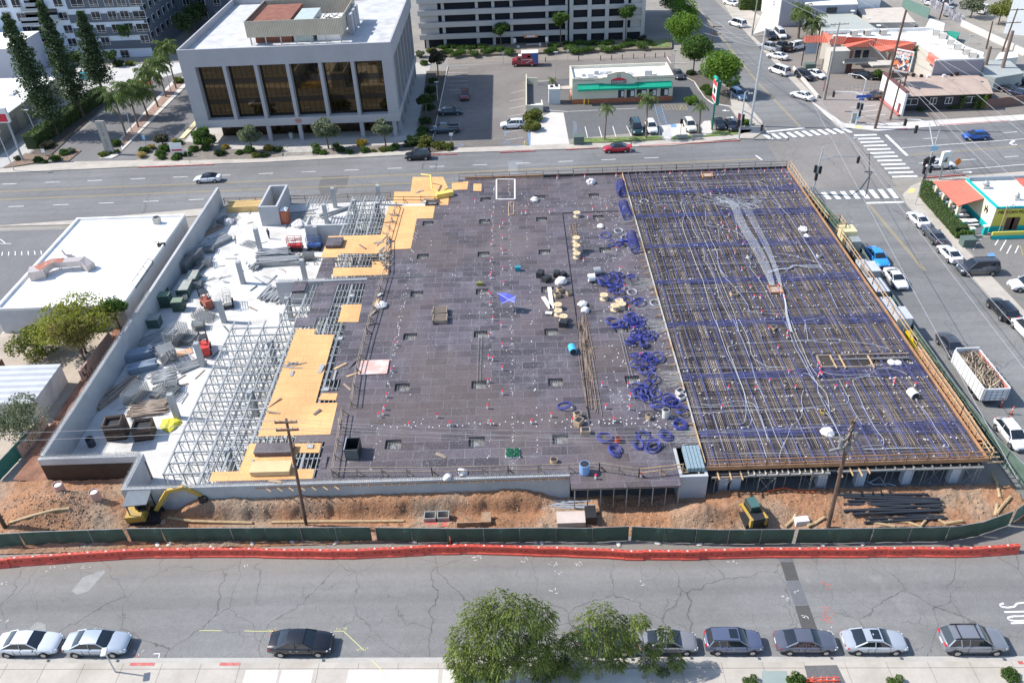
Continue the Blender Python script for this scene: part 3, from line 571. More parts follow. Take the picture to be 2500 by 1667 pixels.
# scaffold tower with a slatted top by the core, and scaffolds under the deck edge
def scaffold(w,d,h,lifts,m,name='scaffold',lab='',cat='scaffold',group=None,rails=0):
 t=thing(name,lab,cat,group=group);b=MB()
 for x in (0,w):
  fr=MB()
  for y in (0,d): fr.tube([(x,y,0),(x,y,h)],.03,5)
  for k in range(1,lifts+1): z=h*k/lifts-.05;fr.tube([(x,0,z),(x,d,z)],.025,4);fr.tube([(x,0,z-h/lifts*.5),(x,d,z-h/lifts*.5)],.02,4)
  part('frame',fr,m,t)
 for y in (0,d):
  br=MB()
  for k in range(lifts): br.tube([(0,y,h*k/lifts+.1),(w,y,h*(k+1)/lifts-.1)],.02,4);br.tube([(w,y,h*k/lifts+.1),(0,y,h*(k+1)/lifts-.1)],.02,4);br.tube([(0,y,h*(k+1)/lifts-.1),(w,y,h*(k+1)/lifts-.1)],.022,4)
  part('brace',br,m,t)
 return t
t=scaffold(2.4,1.6,3.0,2,STEEL,lab='tall scaffold tower with a slatted aluminium top beside the stair core')
b=MB()
for k in range(7): b.box(-.3+k*.48,-.2+k*.48,-1.0,2.4,3.05,3.2)
part('top_beams',b,ALU,t);t.location=g('X',690,690)
sc=scaffold(1.5,1.2,2.4,1,STEEL,lab='scaffold frame in the shade under the deck edge',group='scaffold frames under the front deck edge')
for v,x,y,lab in (('S',715,220,'scaffold frame right of the pale concrete pier'),('S',1030,210,'scaffold frame behind the skid steer under the long beam'),('O',960,1500,'scaffold frame between grey columns near the right end'),('O',1240,1520,'scaffold frame nearest the right corner of the deck'),('S',1400,195,'scaffold frame behind the big pole foot')):
 p=g(v,x,y);inst(sc,(p.x,max(p.y,53.2),0),0,lab)
st=MB();st.tube([(0,0,0),(0,0,2.55)],.03,5);st.box(-.1,.1,-.1,.1,0,.02);st.box(-.12,.12,-.06,.06,2.52,2.55)
po=tag(st.build('steel_prop',STEEL),'steel prop holding the deck edge','prop','steel props under the deck edge')
for i in range(22): inst(po,(17.2+i*1.15+rnd.uniform(-.2,.2),53.2+rnd.uniform(0,1.6),0),0,'slim steel prop in the shade under the front deck edge')
# ================================================================ REBAR, TENDONS, CONDUITS on the right half
ZR=DZ+.06
rb=MB()
for i in range(190):
 x=16.8+i*.1335;a=rnd.uniform(54,60) if i % 4 else 53.9;b_=rnd.uniform(112,118) if i % 3 else 118.1
 if i % 2 and rnd.random() < .35: continue
 z=ZR+rnd.uniform(0,.05);rb.bar((x+rnd.uniform(-.05,.05),a,z),(x+rnd.uniform(-.05,.05),b_,z),.032,.03)
for j in range(270):
 y=54.1+j*.237;
 if rnd.random() < .15: continue
 z=ZR+.04+rnd.uniform(0,.05);rb.bar((16.75+rnd.uniform(0,.4),y+rnd.uniform(-.04,.04),z),(41.9-rnd.uniform(0,.5),y+rnd.uniform(-.04,.04),z),.032,.03)
for x in [19.6,27.7,35.8]:                     # denser bottom and top steel over the columns
 for y in CY:
  for k in range(16): yy=y-1.3+k*.17;rb.bar((x-2.6+rnd.uniform(-.5,.5),yy,ZR+.13),(x+2.6+rnd.uniform(-.5,.5),yy,ZR+.13),.035)
  for k in range(16): xx=x-1.3+k*.17;rb.bar((xx,y-2.6,ZR+.16),(xx,y+2.6,ZR+.16),.04)
tag(rb.build('rebar_mat',islandm('mat_rebar',(.035,.03,.035),(.42,.35,.28),2.)),'rusty reinforcing bar mat covering the right half of the deck','rebar',kind='stuff')
BLUE=mat('blue_sheath',(.09,.098,.235),.5,.35,.8,dirt=(.15,.15,.26),dscale=.7)
def wob(p,q,n,a,z,zs=.05):
 p,q=Vector((p[0],p[1],z)),Vector((q[0],q[1],z));d=q-p;nr=Vector((-d.y,d.x,0)).normalized();ph=rnd.uniform(0,6);fr=rnd.uniform(1,2)
 return [p+d*(i/n)+nr*(a*sin(ph+fr*tau*i/n)+rnd.uniform(-a,a)*.4)+Vector((0,0,zs*(1+sin(tau*i/n*3.5+ph))*.5)) for i in range(n+1)]
for k,y in enumerate([58.2,66.95,76.6,85.8,94.8,103.5,110.9]):
 t=thing('tendon_band',['banded blue tendons crossing the deck nearest its front edge','second band of blue tendons from the front edge','blue tendon band just beyond the long timber opening','blue tendon band level with the blue canopy','blue tendon band level with the stacked cable drums','blue tendon band by the white conduit tangle','blue tendon band closest to the far edge'][k],'tendons',(17,y,DZ),'bands of blue tendons across the right half')
 for s_ in range(13):
  m=MB();yy=y-.95+s_*.16;pts=wob((16.75,y-.4+s_*.066),(41.9,yy),26,.07,ZR+.12,.1);pts[0].y=y-.5+s_*.08;m.tube(pts,.027,4);part('tendon',m,BLUE,t)
for i in range(22):
 x=17.4+i*1.14
 for s_ in range(2):
  m=MB();m.tube(wob((x+s_*.1,53.9),(x+s_*.1+rnd.uniform(-.05,.05),118.2),40,.035,ZR+.13,.1),.031,4)
  tag(m.build('tendon',BLUE),'blue sheathed tendon running front to back across the rebar mat','tendon','single blue tendons running front to back')
CDT=flatm('grey_conduit',(.46,.48,.52),.5)
cdl='pale grey conduit snaking over the rebar mat'
def conduit(pts,r=.021,lab=cdl,grp='pale conduits on the rebar mat',v=None,z=ZR+.22):
 P=[g(v,x,y,z) for x,y in pts];Q=[]                       # Catmull-Rom through the survey points
 for i in range(len(P)-1):
  a,b,c,d=P[max(i-1,0)],P[i],P[i+1],P[min(i+2,len(P)-1)]
  for k in range(6): t=k/6;Q.append(.5*((2*b)+(c-a)*t+(2*a-5*b+4*c-d)*t*t+(3*b-a-3*c+d)*t**3))
 Q.append(P[-1]);m=MB();m.tube(Q,r,5);return tag(m.build('conduit',CDT),lab,'conduit',grp)
I_=[[(330,352),(270,380),(228,425),(258,520),(240,600),(262,700),(330,880),(375,1000),(420,1100),(475,1300),(520,1440),(580,1568)],
 [(250,430),(275,520),(320,590),(330,650),(390,750)],[(335,485),(400,660),(470,820),(520,950),(580,1100),(640,1250),(700,1400),(745,1568)],[(0,415),(120,405),(300,412),(420,400)],[(445,470),(450,560),(460,620),(600,645),(720,680),(790,730)],
 [(0,680),(110,665),(300,660),(455,668),(500,760),(545,850),(570,1000),(640,1080)],[(0,1075),(140,1020),(300,980),(480,968),(700,960),(860,960),(1000,948),(1240,945)],[(60,1195),(200,1180),(330,1182),(470,1178),(545,1185)],[(60,1235),(300,1222),(620,1218),(1000,1212)],
 [(70,1340),(260,1325),(460,1318),(640,1312),(760,1310),(820,1322),(840,1385),(940,1400),(1100,1410)],[(550,850),(560,960),(600,1060),(700,1165),(760,1240),(820,1320)],[(820,900),(850,960),(840,990),(900,1070),(960,1160),(1010,1260),(1060,1350)],
 [(0,240),(200,235),(400,240),(600,240),(800,233),(920,235),(980,260),(1010,310),(1050,370),(1120,455)],[(0,440),(200,438),(440,430),(560,420)],[(0,290),(250,285),(500,270),(800,262)],[(0,362),(110,365)],
 [(850,345),(890,410)],[(870,420),(925,470)],[(1040,400),(1100,450),(1190,540),(1240,620),(1290,690),(1350,790),(1400,870),(1460,970),(1515,1045)],[(830,645),(950,648),(1070,645)],[(1070,870),(1200,885),(1330,920),(1470,955),(1540,975),(1578,1005)],
 [(990,1040),(1020,1020),(1080,1015),(1160,1008)],[(1110,1055),(1160,1035),(1180,1010)],[(1370,820),(1420,900),(1480,1010)],[(1330,1568),(1335,1470),(1350,1460),(1490,1438)],[(1540,1190),(1580,1270),(1650,1420)],[(1820,1210),(1870,1300),(1940,1370)],[(420,830),(440,900),(430,930),(470,980),(520,1080),(550,1180),(570,1260),(640,1400),(680,1480)],
 [(700,530),(720,600),(730,700),(740,750)],[(400,380),(500,395),(700,385),(900,380),(1080,375)],[(480,400),(600,415),(760,410),(860,430),(1000,400),(1080,395)],[(340,465),(430,420),(500,400)],[(560,660),(572,770)]]
for pts in I_: conduit(pts,v='I')
N_=[[(540,0),(580,130),(640,300),(690,400),(740,520),(790,650),(808,780),(800,880),(770,925),(665,932)],[(695,0),(740,100),(790,210),(850,380),(900,560),(950,660),(975,730)],[(745,0),(800,110),(840,220),(850,290),(880,345),(940,390),(1020,420),(1170,425)],[(665,235),(645,260),(690,370),(745,520),(790,640),(830,800),(900,970),(950,1100),(990,1225)],
 [(665,235),(760,215),(900,210),(1060,200),(1180,190),(1400,180),(1560,170),(1640,180),(1630,205),(1560,205),(1280,190),(1240,215)],[(1640,185),(1750,198),(1900,215),(2000,240),(2080,262)],[(210,430),(500,428),(800,428),(1180,425)],[(320,830),(500,828),(700,810),(900,805),(1180,795),(1400,790),(1470,800),(1540,850),(1600,950),(1640,1030),(1670,1110)],
 [(300,775),(500,778),(700,768),(860,772),(960,780)],[(405,750),(520,765),(640,735),(760,725),(860,745),(900,790),(940,890),(980,1000),(1020,1090)],[(880,690),(920,800),(970,960),(1000,1080)],[(1320,625),(1300,700),(1310,800),(1290,880),(1210,950),(1180,1030),(1140,1120),(1110,1190),(1110,1240)],[(980,810),(1030,930),(1060,1010),(1100,1100),(1125,1140)],
 [(740,1195),(900,1188),(1050,1190),(1300,1185)],[(1325,0),(1340,60),(1360,190)],[(1160,20),(1200,130),(1240,240),(1290,330),(1350,440),(1390,510),(1440,570),(1450,640),(1500,710),(1550,790),(1545,830),(1500,840)],[(1190,20),(1230,130),(1270,240),(1320,330),(1370,440),(1420,530)],[(1210,10),(1260,140),(1310,240),(1350,350),(1400,440),(1440,490)],
 [(1445,640),(1490,730),(1560,860),(1610,960),(1650,1060),(1660,1110)],[(1440,510),(1500,470),(1600,490),(1800,490),(1900,485),(1960,460)],[(1500,540),(1700,525),(1900,505),(1990,520)],[(1640,540),(1690,640),(1720,700),(1710,740),(1680,750),(1500,765),(1300,795)],[(1730,740),(1770,820),(1840,930)],[(1930,475),(1850,510),(1770,530),(1760,560),(1800,650),(1860,790),(1930,920),(1980,1000),(2030,1060),(2030,1115)],[(1940,440),(2060,435),(2160,450),(2240,490)],[(1840,1125),(1940,1120),(2030,1118)],[(1850,1150),(2000,1155),(2150,1140),(2300,1142)],[(1830,770),(1870,800)],[(860,880),(840,940),(770,960)],[(2280,640),(2334,720)]]
for pts in N_: conduit(pts,v='N')
for pts in ([(860,770),(920,860),(1000,960),(1060,1060),(1130,1150),(1160,1190),(1140,1215),(900,1220),(650,1222),(500,1225)],[(0,620),(60,640),(130,720),(190,790),(210,900)]): conduit(pts,v='O')
for k in range(14):   # the long bundle from the tangle to the small opening
 o_=k*13;conduit([(600+o_*.5,400),(670+o_*.4,450),(740+o_*.45,620),(820+o_*.5,760),(890+o_*.5,880),(950+o_*.45,1000),(1010+o_*.28,1130),(1025+o_*.22,1165)],v='I',r=.013,lab='straight pale conduit in the long bundle ending at a small opening',grp='long bundle of pale conduits')
for k in range(8):
 o_=k*15;conduit([(760+o_*.7,430),(830+o_*.6,560),(910+o_*.5,700),(960+o_*.5,800),(1020+o_*.4,930),(1060+o_*.35,1030),(1110+o_*.2,1170),(1150+o_*.1,1290),(1160+o_*.2,1420),(1200+o_*.2,1568)],v='I',r=.014,lab='pale conduit running right of the long bundle',grp='second bundle of pale conduits')
for k in range(10): conduit([(1000,1050-k*2),(1100,1015-k),(1190,1006-k),(1240,985-k*1.5),(1340,980+k*3-10),(1480,978+k*3-4)],v='I',r=.01,lab='fine pale conduit of the fan beside the long bundle',grp='fan of fine conduits')
for k in range(26):
 x,y=rnd.uniform(490,900),rnd.uniform(370,450);conduit([(x,y)]+[(x+rnd.uniform(-110,110),y+rnd.uniform(-35,35)) for _ in range(4)],v='I',r=.014,lab='looping conduit end in the pale tangle',grp='tangle of pale conduit ends',z=ZR+.3)
# little white chairs and caps scattered over the steel and the deck
ch_=MB()
for i in range(1900):
 if i < 1450:
  x,y=rnd.uniform(17,41.8),rnd.uniform(54.2,118)
  if rnd.random() < .65: y=54.2+round((y-54.2)/2.3)*2.3+rnd.uniform(-.12,.12)
  z=ZR+.15
 else:
  x,y=rnd.uniform(-18,16),rnd.uniform(54.5,117.5)
  if rnd.random() < .8: x=rnd.choice((-14.4,-14.1,-1.2,-1.1,-3.5,1.2))+rnd.uniform(-.1,.1)
  z=DZ
 s_=rnd.uniform(.03,.075);ch_.ob(x,y,z,s_*2,s_*1.7,s_*.7,rnd.uniform(0,3),.7,.7)
for y,x0,x1,n in ((60.9,-15,15,50),(108.6,-14,15,22),(106.6,-2,6,10),(60.2,4,16,22),(80.5,-6,3,10)):
 for i in range(n): x=x0+(x1-x0)*i/n;ch_.ob(x+rnd.uniform(-.2,.2),y+rnd.uniform(-.35,.35),DZ,.13,.13,.05,0,.8,.8)
for k in range(420): # offcuts and litter near the timber form
 x,y=rnd.gauss(13.2,2.4),rnd.uniform(58,112)
 if 6.8 < x < 16.3: a=rnd.uniform(0,3);ch_.ob(x,y,DZ,rnd.uniform(.05,.22),rnd.uniform(.04,.09),.02,a)
tag(ch_.build('rebar_chairs',flatm('chair_white',(.68,.66,.64),.7)),'tiny white rebar chairs, caps and offcuts scattered over the deck','rebar chairs',kind='stuff')
# ================================================================ guard rails
def rail(pts,lab,m=LUMB,h=1.05,gap=2.4,z=DZ,foot=True,group='timber guard rails round the deck'):
 P=[Vector((p[0],p[1],z)) for p in pts];t=thing('guard_rail',lab,'guard rail',P[0],group)
 for k in (0,1):
  b=MB()
  for p,q in zip(P,P[1:]): b.bar(p+Vector((0,0,h-k*.5)),q+Vector((0,0,h-k*.5+rnd.uniform(-.03,.03))),.05,.1)
  part('rail',b,m,t)
 for p,q in zip(P,P[1:]):
  n=max(1,round((q-p).length/gap))
  for i in range(n+1):
   c=p+(q-p)*(i/n);b=MB();b.bar(c,c+Vector((0,0,h+.05)),.09,.05)
   if foot: b.bar(c+Vector((.55,0,.03)),c+Vector((0,0,.6)),.05,.09);b.bar(c,c+Vector((.6,0,.02)),.09,.04)
   part('post',b,m,t)
 return t
G1=[g('G',1785,395,DZ),g('G',1700,680,DZ),g('G',1690,960,DZ),g('L',1520,130,DZ),g('L',1430,480,DZ),g('L',1385,780,DZ)]
rail(G1,'long timber guard rail running front to back beside the orange plywood',LUMB3);rail([g('L',1305,850,DZ),g('L',1215,1400,DZ)],'timber guard rail beside the upright dark panel box',LUMB3)
rail([g('L',1215,1390,DZ),g('L',2100,1390,DZ),g('M',660,1375,DZ),g('M',1470,1350,DZ),g('M',1820,1405,DZ)],'timber guard rail along the front wall with rebar dowels',LUMB3)
rail([g('M',1820,1405,DZ),g('M',2210,1360,DZ)],'short slanting rail joining the pale concrete pier',LUMB)
rail([(-8.9,118.2),(4.2,118.3)],'left far guard rail above the main road',LUMB3,foot=False);rail([(4.2,118.0),(8.9,118.0)],'short set-back rail at the far edge',LUMB3,foot=False)
rail([(8.9,118.7),(25,118.7),(42.1,118.6)],'long far guard rail backing the rebar mat',LUMB3,foot=False);rail([(-35.9,118.6),(-20,118.6)],'rusty rail beyond the lift core at the slab edge',LUMB3,z=.3,foot=False)
rail([(-46.5,118.6),(-39,118.6)],'short rail between tall wall and lift core',LUMB3,z=.3,foot=False)
rail([(42.6,118.5),(42.5,108.5)],'double timber rail at the far right corner',LUMB,gap=1.3,foot=False);rail([(42.4,108.),(42.6,100.2),(44.2,100.2),(44.2,97.8),(43.,97.5)],'timber rail round the notch beside the pump trailer',LUMB,gap=1.4,foot=False)
rail([(42.9,97.5),(42.8,84),(42.7,71)],'long timber rail along the cross street side',LUMB,gap=1.6,foot=False);rail([(42.6,70.5),(42.6,60),(42.5,53.8)],'timber rail by the plank walkway near the front right corner',LUMB,gap=1.5,foot=False)
rail([(16.6,53.66),(29,53.66),(42.2,53.66)],'rust coloured guard rail along the front of the rebar mat',LUMB2,gap=1.9,foot=False)
rail([g('G',1050,900,DZ),g('G',1400,895,DZ),g('G',1720,890,DZ)],'low timber rail across the shoring opening',LUMB3);rail([g('G',1700,352,DZ),g('G',2150,352,DZ)],'dark rail crossing orange plywood near the far edge',LUMB2)
# timber bulkhead between the dark deck and the rebar mat
FB=thing('timber_bulkhead','long orange brown timber bulkhead dividing dark deck from rebar mat','formwork',(16.62,54,DZ))
ys_=[54.2,59.3,64.6,65.6,71.6,73.2,82.6,84.5,93.3,95.6,104,106,112,118]
for i in range(0,len(ys_)-1):
 if i % 2 == 0: part('board',MB().box(16.5,16.56,ys_[i],ys_[i+1]+.3,DZ+.004,DZ+.34),LUMB,FB)
 else: part('slotted_board',MB().box(16.5,16.6,ys_[i]+.3,ys_[i+1],DZ+.004,DZ+.26),REBARG,FB)
for i in range(40):
 y=55+i*1.58;b=MB();b.bar((15.7,y,DZ+.03),(16.48,y,DZ+.28),.05,.09);b.bar((15.7,y,DZ+.03),(16.48,y,DZ+.03),.05,.05);part('kicker',b,LUMB,FB)
st_=MB()
for c in (58.2,66.95,76.6,85.8,94.8,103.5):          # fans of strand tails through the bulkhead
 for k in range(26): yy=c-1.1+k*.085;st_.bar((16.45,yy,DZ+.15),(14.9-rnd.uniform(0,.9),yy+(yy-c)*.5+rnd.uniform(-.15,.15),DZ+.06),.022)
tag(st_.build('strand_tails',REBARG),'bare strand tails fanning out through the timber bulkhead','strand tails',kind='stuff')
# raised black edge strip on the deck
b=MB();b.box(6.42,6.5,60.4,105.75,DZ,DZ+.09);b.box(6.5,14.5,105.67,105.75,DZ,DZ+.09);tag(b.build('edge_strip',flatm('black_strip',(.012,.012,.015),.6)),'black L shaped edge strip laid on the dark deck','edge strip')
# ================================================================ BUILDINGS
STUCCO=mat('grey_stucco',(.36,.36,.385),.9,.07,.3)
ROOFW=mat('white_roof',(.78,.77,.75),.85,.05,.4,dirt=(.6,.59,.56),dscale=.3)
ROOFG=mat('pale_roof',(.5,.5,.5),.9,.12,.5,dirt=(.36,.36,.37),dscale=.35)
BRONZE=NT('bronze_glass');BRONZE=BRONZE.out((.105,.08,.048),.03,.95);MC['bronze']=BRONZE
DGLASS=NT('dark_glass').out((.03,.035,.045),.08,.3)
MULL=flatm('bronze_frame',(.035,.028,.022),.4,.5)
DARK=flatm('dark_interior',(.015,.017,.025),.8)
WHITEF=flatm('white_frame',(.75,.75,.75),.5)
def hatch(name,c,axis_scale,amt=.3):
 t=NT(name);w=t.n('ShaderNodeTexWave');w.inputs['Scale'].default_value=1.;w.bands_direction='DIAGONAL';t.l(t.mapv(axis_scale),w.inputs['Vector'])
 k=t.mix(1.,c,t.ramp(w.outputs['Fac'],(0,1-amt),(1,1+amt)),'MULTIPLY');k=t.vary(k,.6,.12);t.bump(w.outputs['Fac'],.5,.06);MC[name]=t.out(k,.7);return MC[name]
# ---- office block
of=thing('office_building','grey office block with bronze glass, white roof and corrugated roof screen','building',(-40,160,0))
x0,x1,y0,y1=-58.4,-21.05,145.2,182
part('ground_floor',MB().box(x0+3.2,x1-3.2,y0+3.6,y1-3,0,3.0),MULL,of)
for k in range(5):
 a=x0+4.2+k*5.9;w=part('window',MB().box(a,a+5,y0+3.45,y0+3.597,.2,2.9),BRONZE,of)
 f=MB();[f.box(a+i*1.25-.03,a+i*1.25+.03,y0+3.4,y0+3.449,.2,2.9) for i in range(5)];part('mullions',f,MULL,w)
part('belt',MB().box(x0,x1,y0,y1,3.0,4.4),mat('belt_grey',(.42,.41,.42),.9,.05,.3),of)
part('core_block',MB().box(x0+2.1,x1-1.9,y0+1.6,y1-1.6,4.4,14.05),MULL,of)
part('fascia',MB().box(x0,x1,y0,y1,14.05,15.9),STUCCO,of)
for a,b,c,d in ((x0,x1,y0,y0+.3),(x0,x1,y1-.3,y1),(x0,x0+.3,y0+.3,y1-.3),(x1-.3,x1,y0+.3,y1-.3)): part('parapet',MB().box(a,b,c,d,15.9,17.1),STUCCO,of)
part('roof',MB().flat([(x0+.3,y0+.3),(x1-.3,y0+.3),(x1-.3,y1-.3),(x0+.3,y1-.3)],15.92),ROOFG,of)
bays=[gy('B',a,800,y0).x for a in (508,785,1065,1352,1637)]
part('corner_panel',MB().box(x0,gy('B',268,800,y0+.8).x,y0,y0+1.6,4.4,14.05),STUCCO,of);part('corner_panel',MB().box(gy('B',1905,800,y0+.8).x,x1,y0,y0+1.6,4.4,14.05),STUCCO,of)
for a in bays: part('fin',MB().box(a-.3,a+.3,y0+.02,y0+1.6,4.4,14.05),STUCCO,of)
edge=[gy('B',268,800,y0+.8).x]+bays+[gy('B',1905,800,y0+.8).x]
for a,b in zip(edge,edge[1:]):
 w=part('window',MB().box(a+.3,b-.3,y0+1.45,y0+1.595,4.4,14.05),BRONZE,of);f=MB()
 for i in range(1,5): q=a+.3+(b-a-.6)*i/5;f.box(q-.03,q+.03,y0+1.38,y0+1.448,4.4,14.05)
 for z in (5.3,8.3,11.4): f.box(a+.3,b-.3,y0+1.4,y0+1.447,z-.025,z+.025)
 part('mullions',f,MULL,w);
 for yy,hh in ((712,.95),(888,.85),(1030,.9)): z=gy('B',900,yy,y0+1.5).z;part('spandrel',MB().box(a+.32,b-.32,y0+1.4,y0+1.44,z-hh/2,z+hh/2),flatm('spandrel_glass',(.03,.024,.02),.06,.4),w)
for k in range(7):
 y=y0+2.5+k*5.2;part('fin',MB().box(x1-1.6,x1-.02,y,y+.5,4.4,14.05),STUCCO,of)
 if k < 6: part('window',MB().box(x1-1.75,x1-1.62,y+.5,y+5.2,4.4,14.05),BRONZE,of)
 part('column',MB().box(x1-.7,x1-.1,y,y+.7,0,3.0),STUCCO,of)
for v in (250,870,1150,1700,1990): a=gy('B',v,1180,y0+.4).x;part('column',MB().box(a-.35,a+.35,y0+.1,y0+.8,0,3.0),STUCCO,of)
nu=MB()
for k in range(4):
 for (p,q) in (((0,0),(.35,0)),((.35,0),(.35,.4)),((.35,.4),(0,.4)),((0,.4),(0,.8)),((0,.8),(.35,.8))) : nu.bar((gy('B',1095+k*16,1070,y0).x+p[0]*.6,y0-.03,3.45+p[1]*.8),(gy('B',1095+k*16,1070,y0).x+q[0]*.6,y0-.03,3.45+q[1]*.8),.08)
part('street_number',nu,flatm('red_number',(.5,.12,.1),.6),of)
CORR=hatch('corrugated_screen',(.42,.37,.29),(2.1,2.1,0))
sx0,sx1,sy0,sy1=-47.3,-30.0,150.6,166
for b in ((sx0,sx1,sy0,sy0+.12),(sx0,sx1,sy1-.12,sy1),(sx0,sx0+.12,sy0+.12,sy1-.12),(sx1-.12,sx1,sy0+.12,sy1-.12)): part('roof_screen',MB().box(*b,17.3,20.1),CORR,of)
rim=MB();
for b in ((sx0+.12,sx1-.12,sy0+.13,sy0+.3),(sx0+.13,sx0+.3,sy0+.3,sy1-.3),(sx1-.3,sx1-.13,sy0+.3,sy1-.3)): rim.box(*b,19.6,19.9)
part('screen_frame',rim,flatm('rust',(.2,.09,.06),.8),of)
part('plant_room',MB().box(sx0+1,sx0+7.6,sy0+1.5,sy1-1.5,15.95,19.6),mat('rust_roof',(.22,.085,.055),.9,.3,.8),of);part('cooling_unit',MB().box(sx0+8,sx0+11.5,sy0+1.2,sy1-4,15.95,19.3),mat('green_grey_metal',(.4,.46,.44),.6,.1,.6),of)
part('cooling_unit',MB().box(sx0+12.2,sx1-1,sy0+1.4,sy1-7,15.95,18.6),ROOFW,of)
m=MB()
for k in range(24): x,y=rnd.uniform(sx0+12.5,sx1-1.3),rnd.uniform(sy0+2,sy1-8);m.bar((x,y,18.6),(x+rnd.uniform(-1.4,1.4),y+rnd.uniform(-1,1),18.6+rnd.uniform(.1,.7)),.1)
part('pipework',m,MULL,of)
for k in range(7): part('screen_post',MB().box(sx0+.4+k*2.7,sx0+.6+k*2.7,sy0+.2,sy0+.4,15.95,17.3),STEEL,of)
for k in range(3): part('duct_tower',MB().box(sx1+.1,sx1+1.0,sy0+4.5+k*3,sy0+6.5+k*3,15.95,19.5),STUCCO,of)
for k in range(6): part('roof_vent',MB().cyl(x0+4.6+k*2.5,y0+1.7,15.93,16.2,.14),MULL,of)
# ---- parking garage
ga=thing('parking_garage','beige multi storey parking garage with dark open decks','building',(5,205,0))
GB=mat('garage_concrete',(.47,.46,.45),.9,.06,.3);gx0,gx1,gy0=-21.4,31.2,199.6
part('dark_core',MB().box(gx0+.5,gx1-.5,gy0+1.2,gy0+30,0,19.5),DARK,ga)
mid=gy('C',1415,200,gy0).x
for lv in range(7):
 z=2.35+lv*2.72
 part('parapet',MB().box(gx0-.4,mid-.2,gy0-.05,gy0+.35,z,z+1.15),GB,ga);part('parapet',MB().box(mid+.25,gx1+.2,gy0+.2,gy0+.55,z,z+1.0),GB,ga)
 part('rail',MB().box(gx0-.4,mid-.2,gy0-.12,gy0-.05,z+1.25,z+1.32),flatm('blue_rail',(.12,.14,.24),.5),ga)
 part('solid_panel',MB().box(gx0,gx0+4.3,gy0+.4,gy0+.8,z+1.15,z+2.72),GB,ga);part('solid_panel',MB().box(gx1-3,gx1,gy0+.6,gy0+.9,z+1.,z+2.72),GB,ga)
 part('deck_edge',MB().box(gx0,gx1,gy0+.8,gy0+1.2,z-.15,z+.1),GB,ga)
for v in (145,305,605,750,910,1225,1400): x=gy('C',v,250,gy0).x;part('column',MB().box(x-.35,x+.35,gy0+.36,gy0+.79,0,21),GB,ga)
for v in (1440,1600,1755,1920,2075): x=gy('C',v,250,gy0).x;part('column',MB().box(x-.45,x+.45,gy0+.1,gy0+.59,0,21),GB,ga)
part('dark_joint',MB().box(mid-.2,mid+.2,gy0+.3,gy0+.5,0,21),DARK,ga)
a,b=gy('C',1018,315,gy0-.3),gy('C',1140,335,gy0-.3)
part('entrance_sign',MB().box(a.x,b.x,gy0-.35,gy0-.15,b.z,a.z),flatm('orange_sign',(.75,.28,.1),.6),ga);part('sign_panel',MB().box(a.x+.6,b.x-.6,gy0-.4,gy0-.352,b.z+.1,a.z-.1),WHITEF,ga)
a,b=gy('C',1040,396,gy0-2),gy('C',1160,390,gy0-2);t=thing('barrier_gate','white barrier arm and cabinet at the garage entrance','barrier gate',(b.x,gy0-2,0));part('cabinet',MB().box(b.x-.2,b.x+.3,gy0-2.2,gy0-1.8,0,1.2),WHITEF,t);part('arm',MB().bar((a.x,gy0-2,1.),(b.x,gy0-2,1.),.12),WHITEF,t)
# ---- burger restaurant with the green awning
sm=thing('drive_in_restaurant','cream fast food restaurant with long green awning and curved gable sign','restaurant',(21,163,0));CREAM=mat('cream_stucco',(.6,.58,.47),.9,.05,.4)
a0,a1,b0,b1=11.6,31.4,159.0,167.4;HT=5.0
part('wall',MB().box(a0,a1,b0,b1,.95,HT-.6),CREAM,sm);part('plinth',MB().box(a0-.06,a1+.06,b0-.06,b1+.06,0,.95),mat('brick_red',(.36,.13,.07),.9,.15,1.5),sm)
for q in ((a0,a1,b0,b0+.3),(a0,a1,b1-.3,b1),(a0,a0+.3,b0+.3,b1-.3),(a1-.3,a1,b0+.3,b1-.3)): part('parapet',MB().box(*q,HT-.6,HT),CREAM,sm)
part('roof',MB().flat([(a0+.3,b0+.3),(a1-.3,b0+.3),(a1-.3,b1-.3),(a0+.3,b1-.3)],HT-.58),ROOFW,sm)
part('coping',MB().box(a0-.05,a1+.05,b0-.06,b0-.002,HT-.02,HT+.06),mat('coping_brown',(.2,.16,.12),.8,.1,1),sm);part('trim',MB().box(a0-.05,a1+.05,b0-.05,b0-.003,HT-.45,HT-.38),MC['coping_brown'],sm)
pts=[gy('C',x,y,b0-.12) for x,y in ((1640,715),(1640,700),(1720,700),(1720,690),(1760,690),(1760,665),(1800,655),(1830,645),(1865,640),(1905,643),(1945,655),(1985,672),(1990,690),(2030,690),(2030,705),(2060,705),(2060,715),(1990,745),(1870,750),(1730,745))]
m=MB();m.loft([[(p.x,b0-.25,p.z) for p in pts],[(p.x,b0-.01,p.z) for p in pts]]);part('gable',m,CREAM,sm)
m=MB();q=pts[1:16]
for c,d in zip(q,q[1:]): m.bar((c.x,b0-.27,c.z-.06),(d.x,b0-.27,d.z-.06),.06,.1)
part('gable_trim',m,MC['coping_brown'],sm)
def text(name,s_,mat_,size,loc,rot,par,ext=.02,sx=1.):
 cu=bpy.data.curves.new(name,'FONT');cu.body=s_;cu.size=size;cu.extrude=ext;cu.align_x='CENTER';cu.align_y='CENTER'
 ob=bpy.data.objects.new(name,cu);me=bpy.data.meshes.new_from_object(ob);bpy.data.objects.remove(ob);o=bpy.data.objects.new(name,me);me.materials.clear();me.materials.append(mat_);COL.objects.link(o)
 o.rotation_euler=rot;o.location=Vector(loc)-OFF[par];o.parent=par;o.scale.x=sx;OFF[o]=OFF[par];return o
p=gy('C',1862,725,b0-.3);RED=flatm('sign_red',(.6,.03,.05),.5)
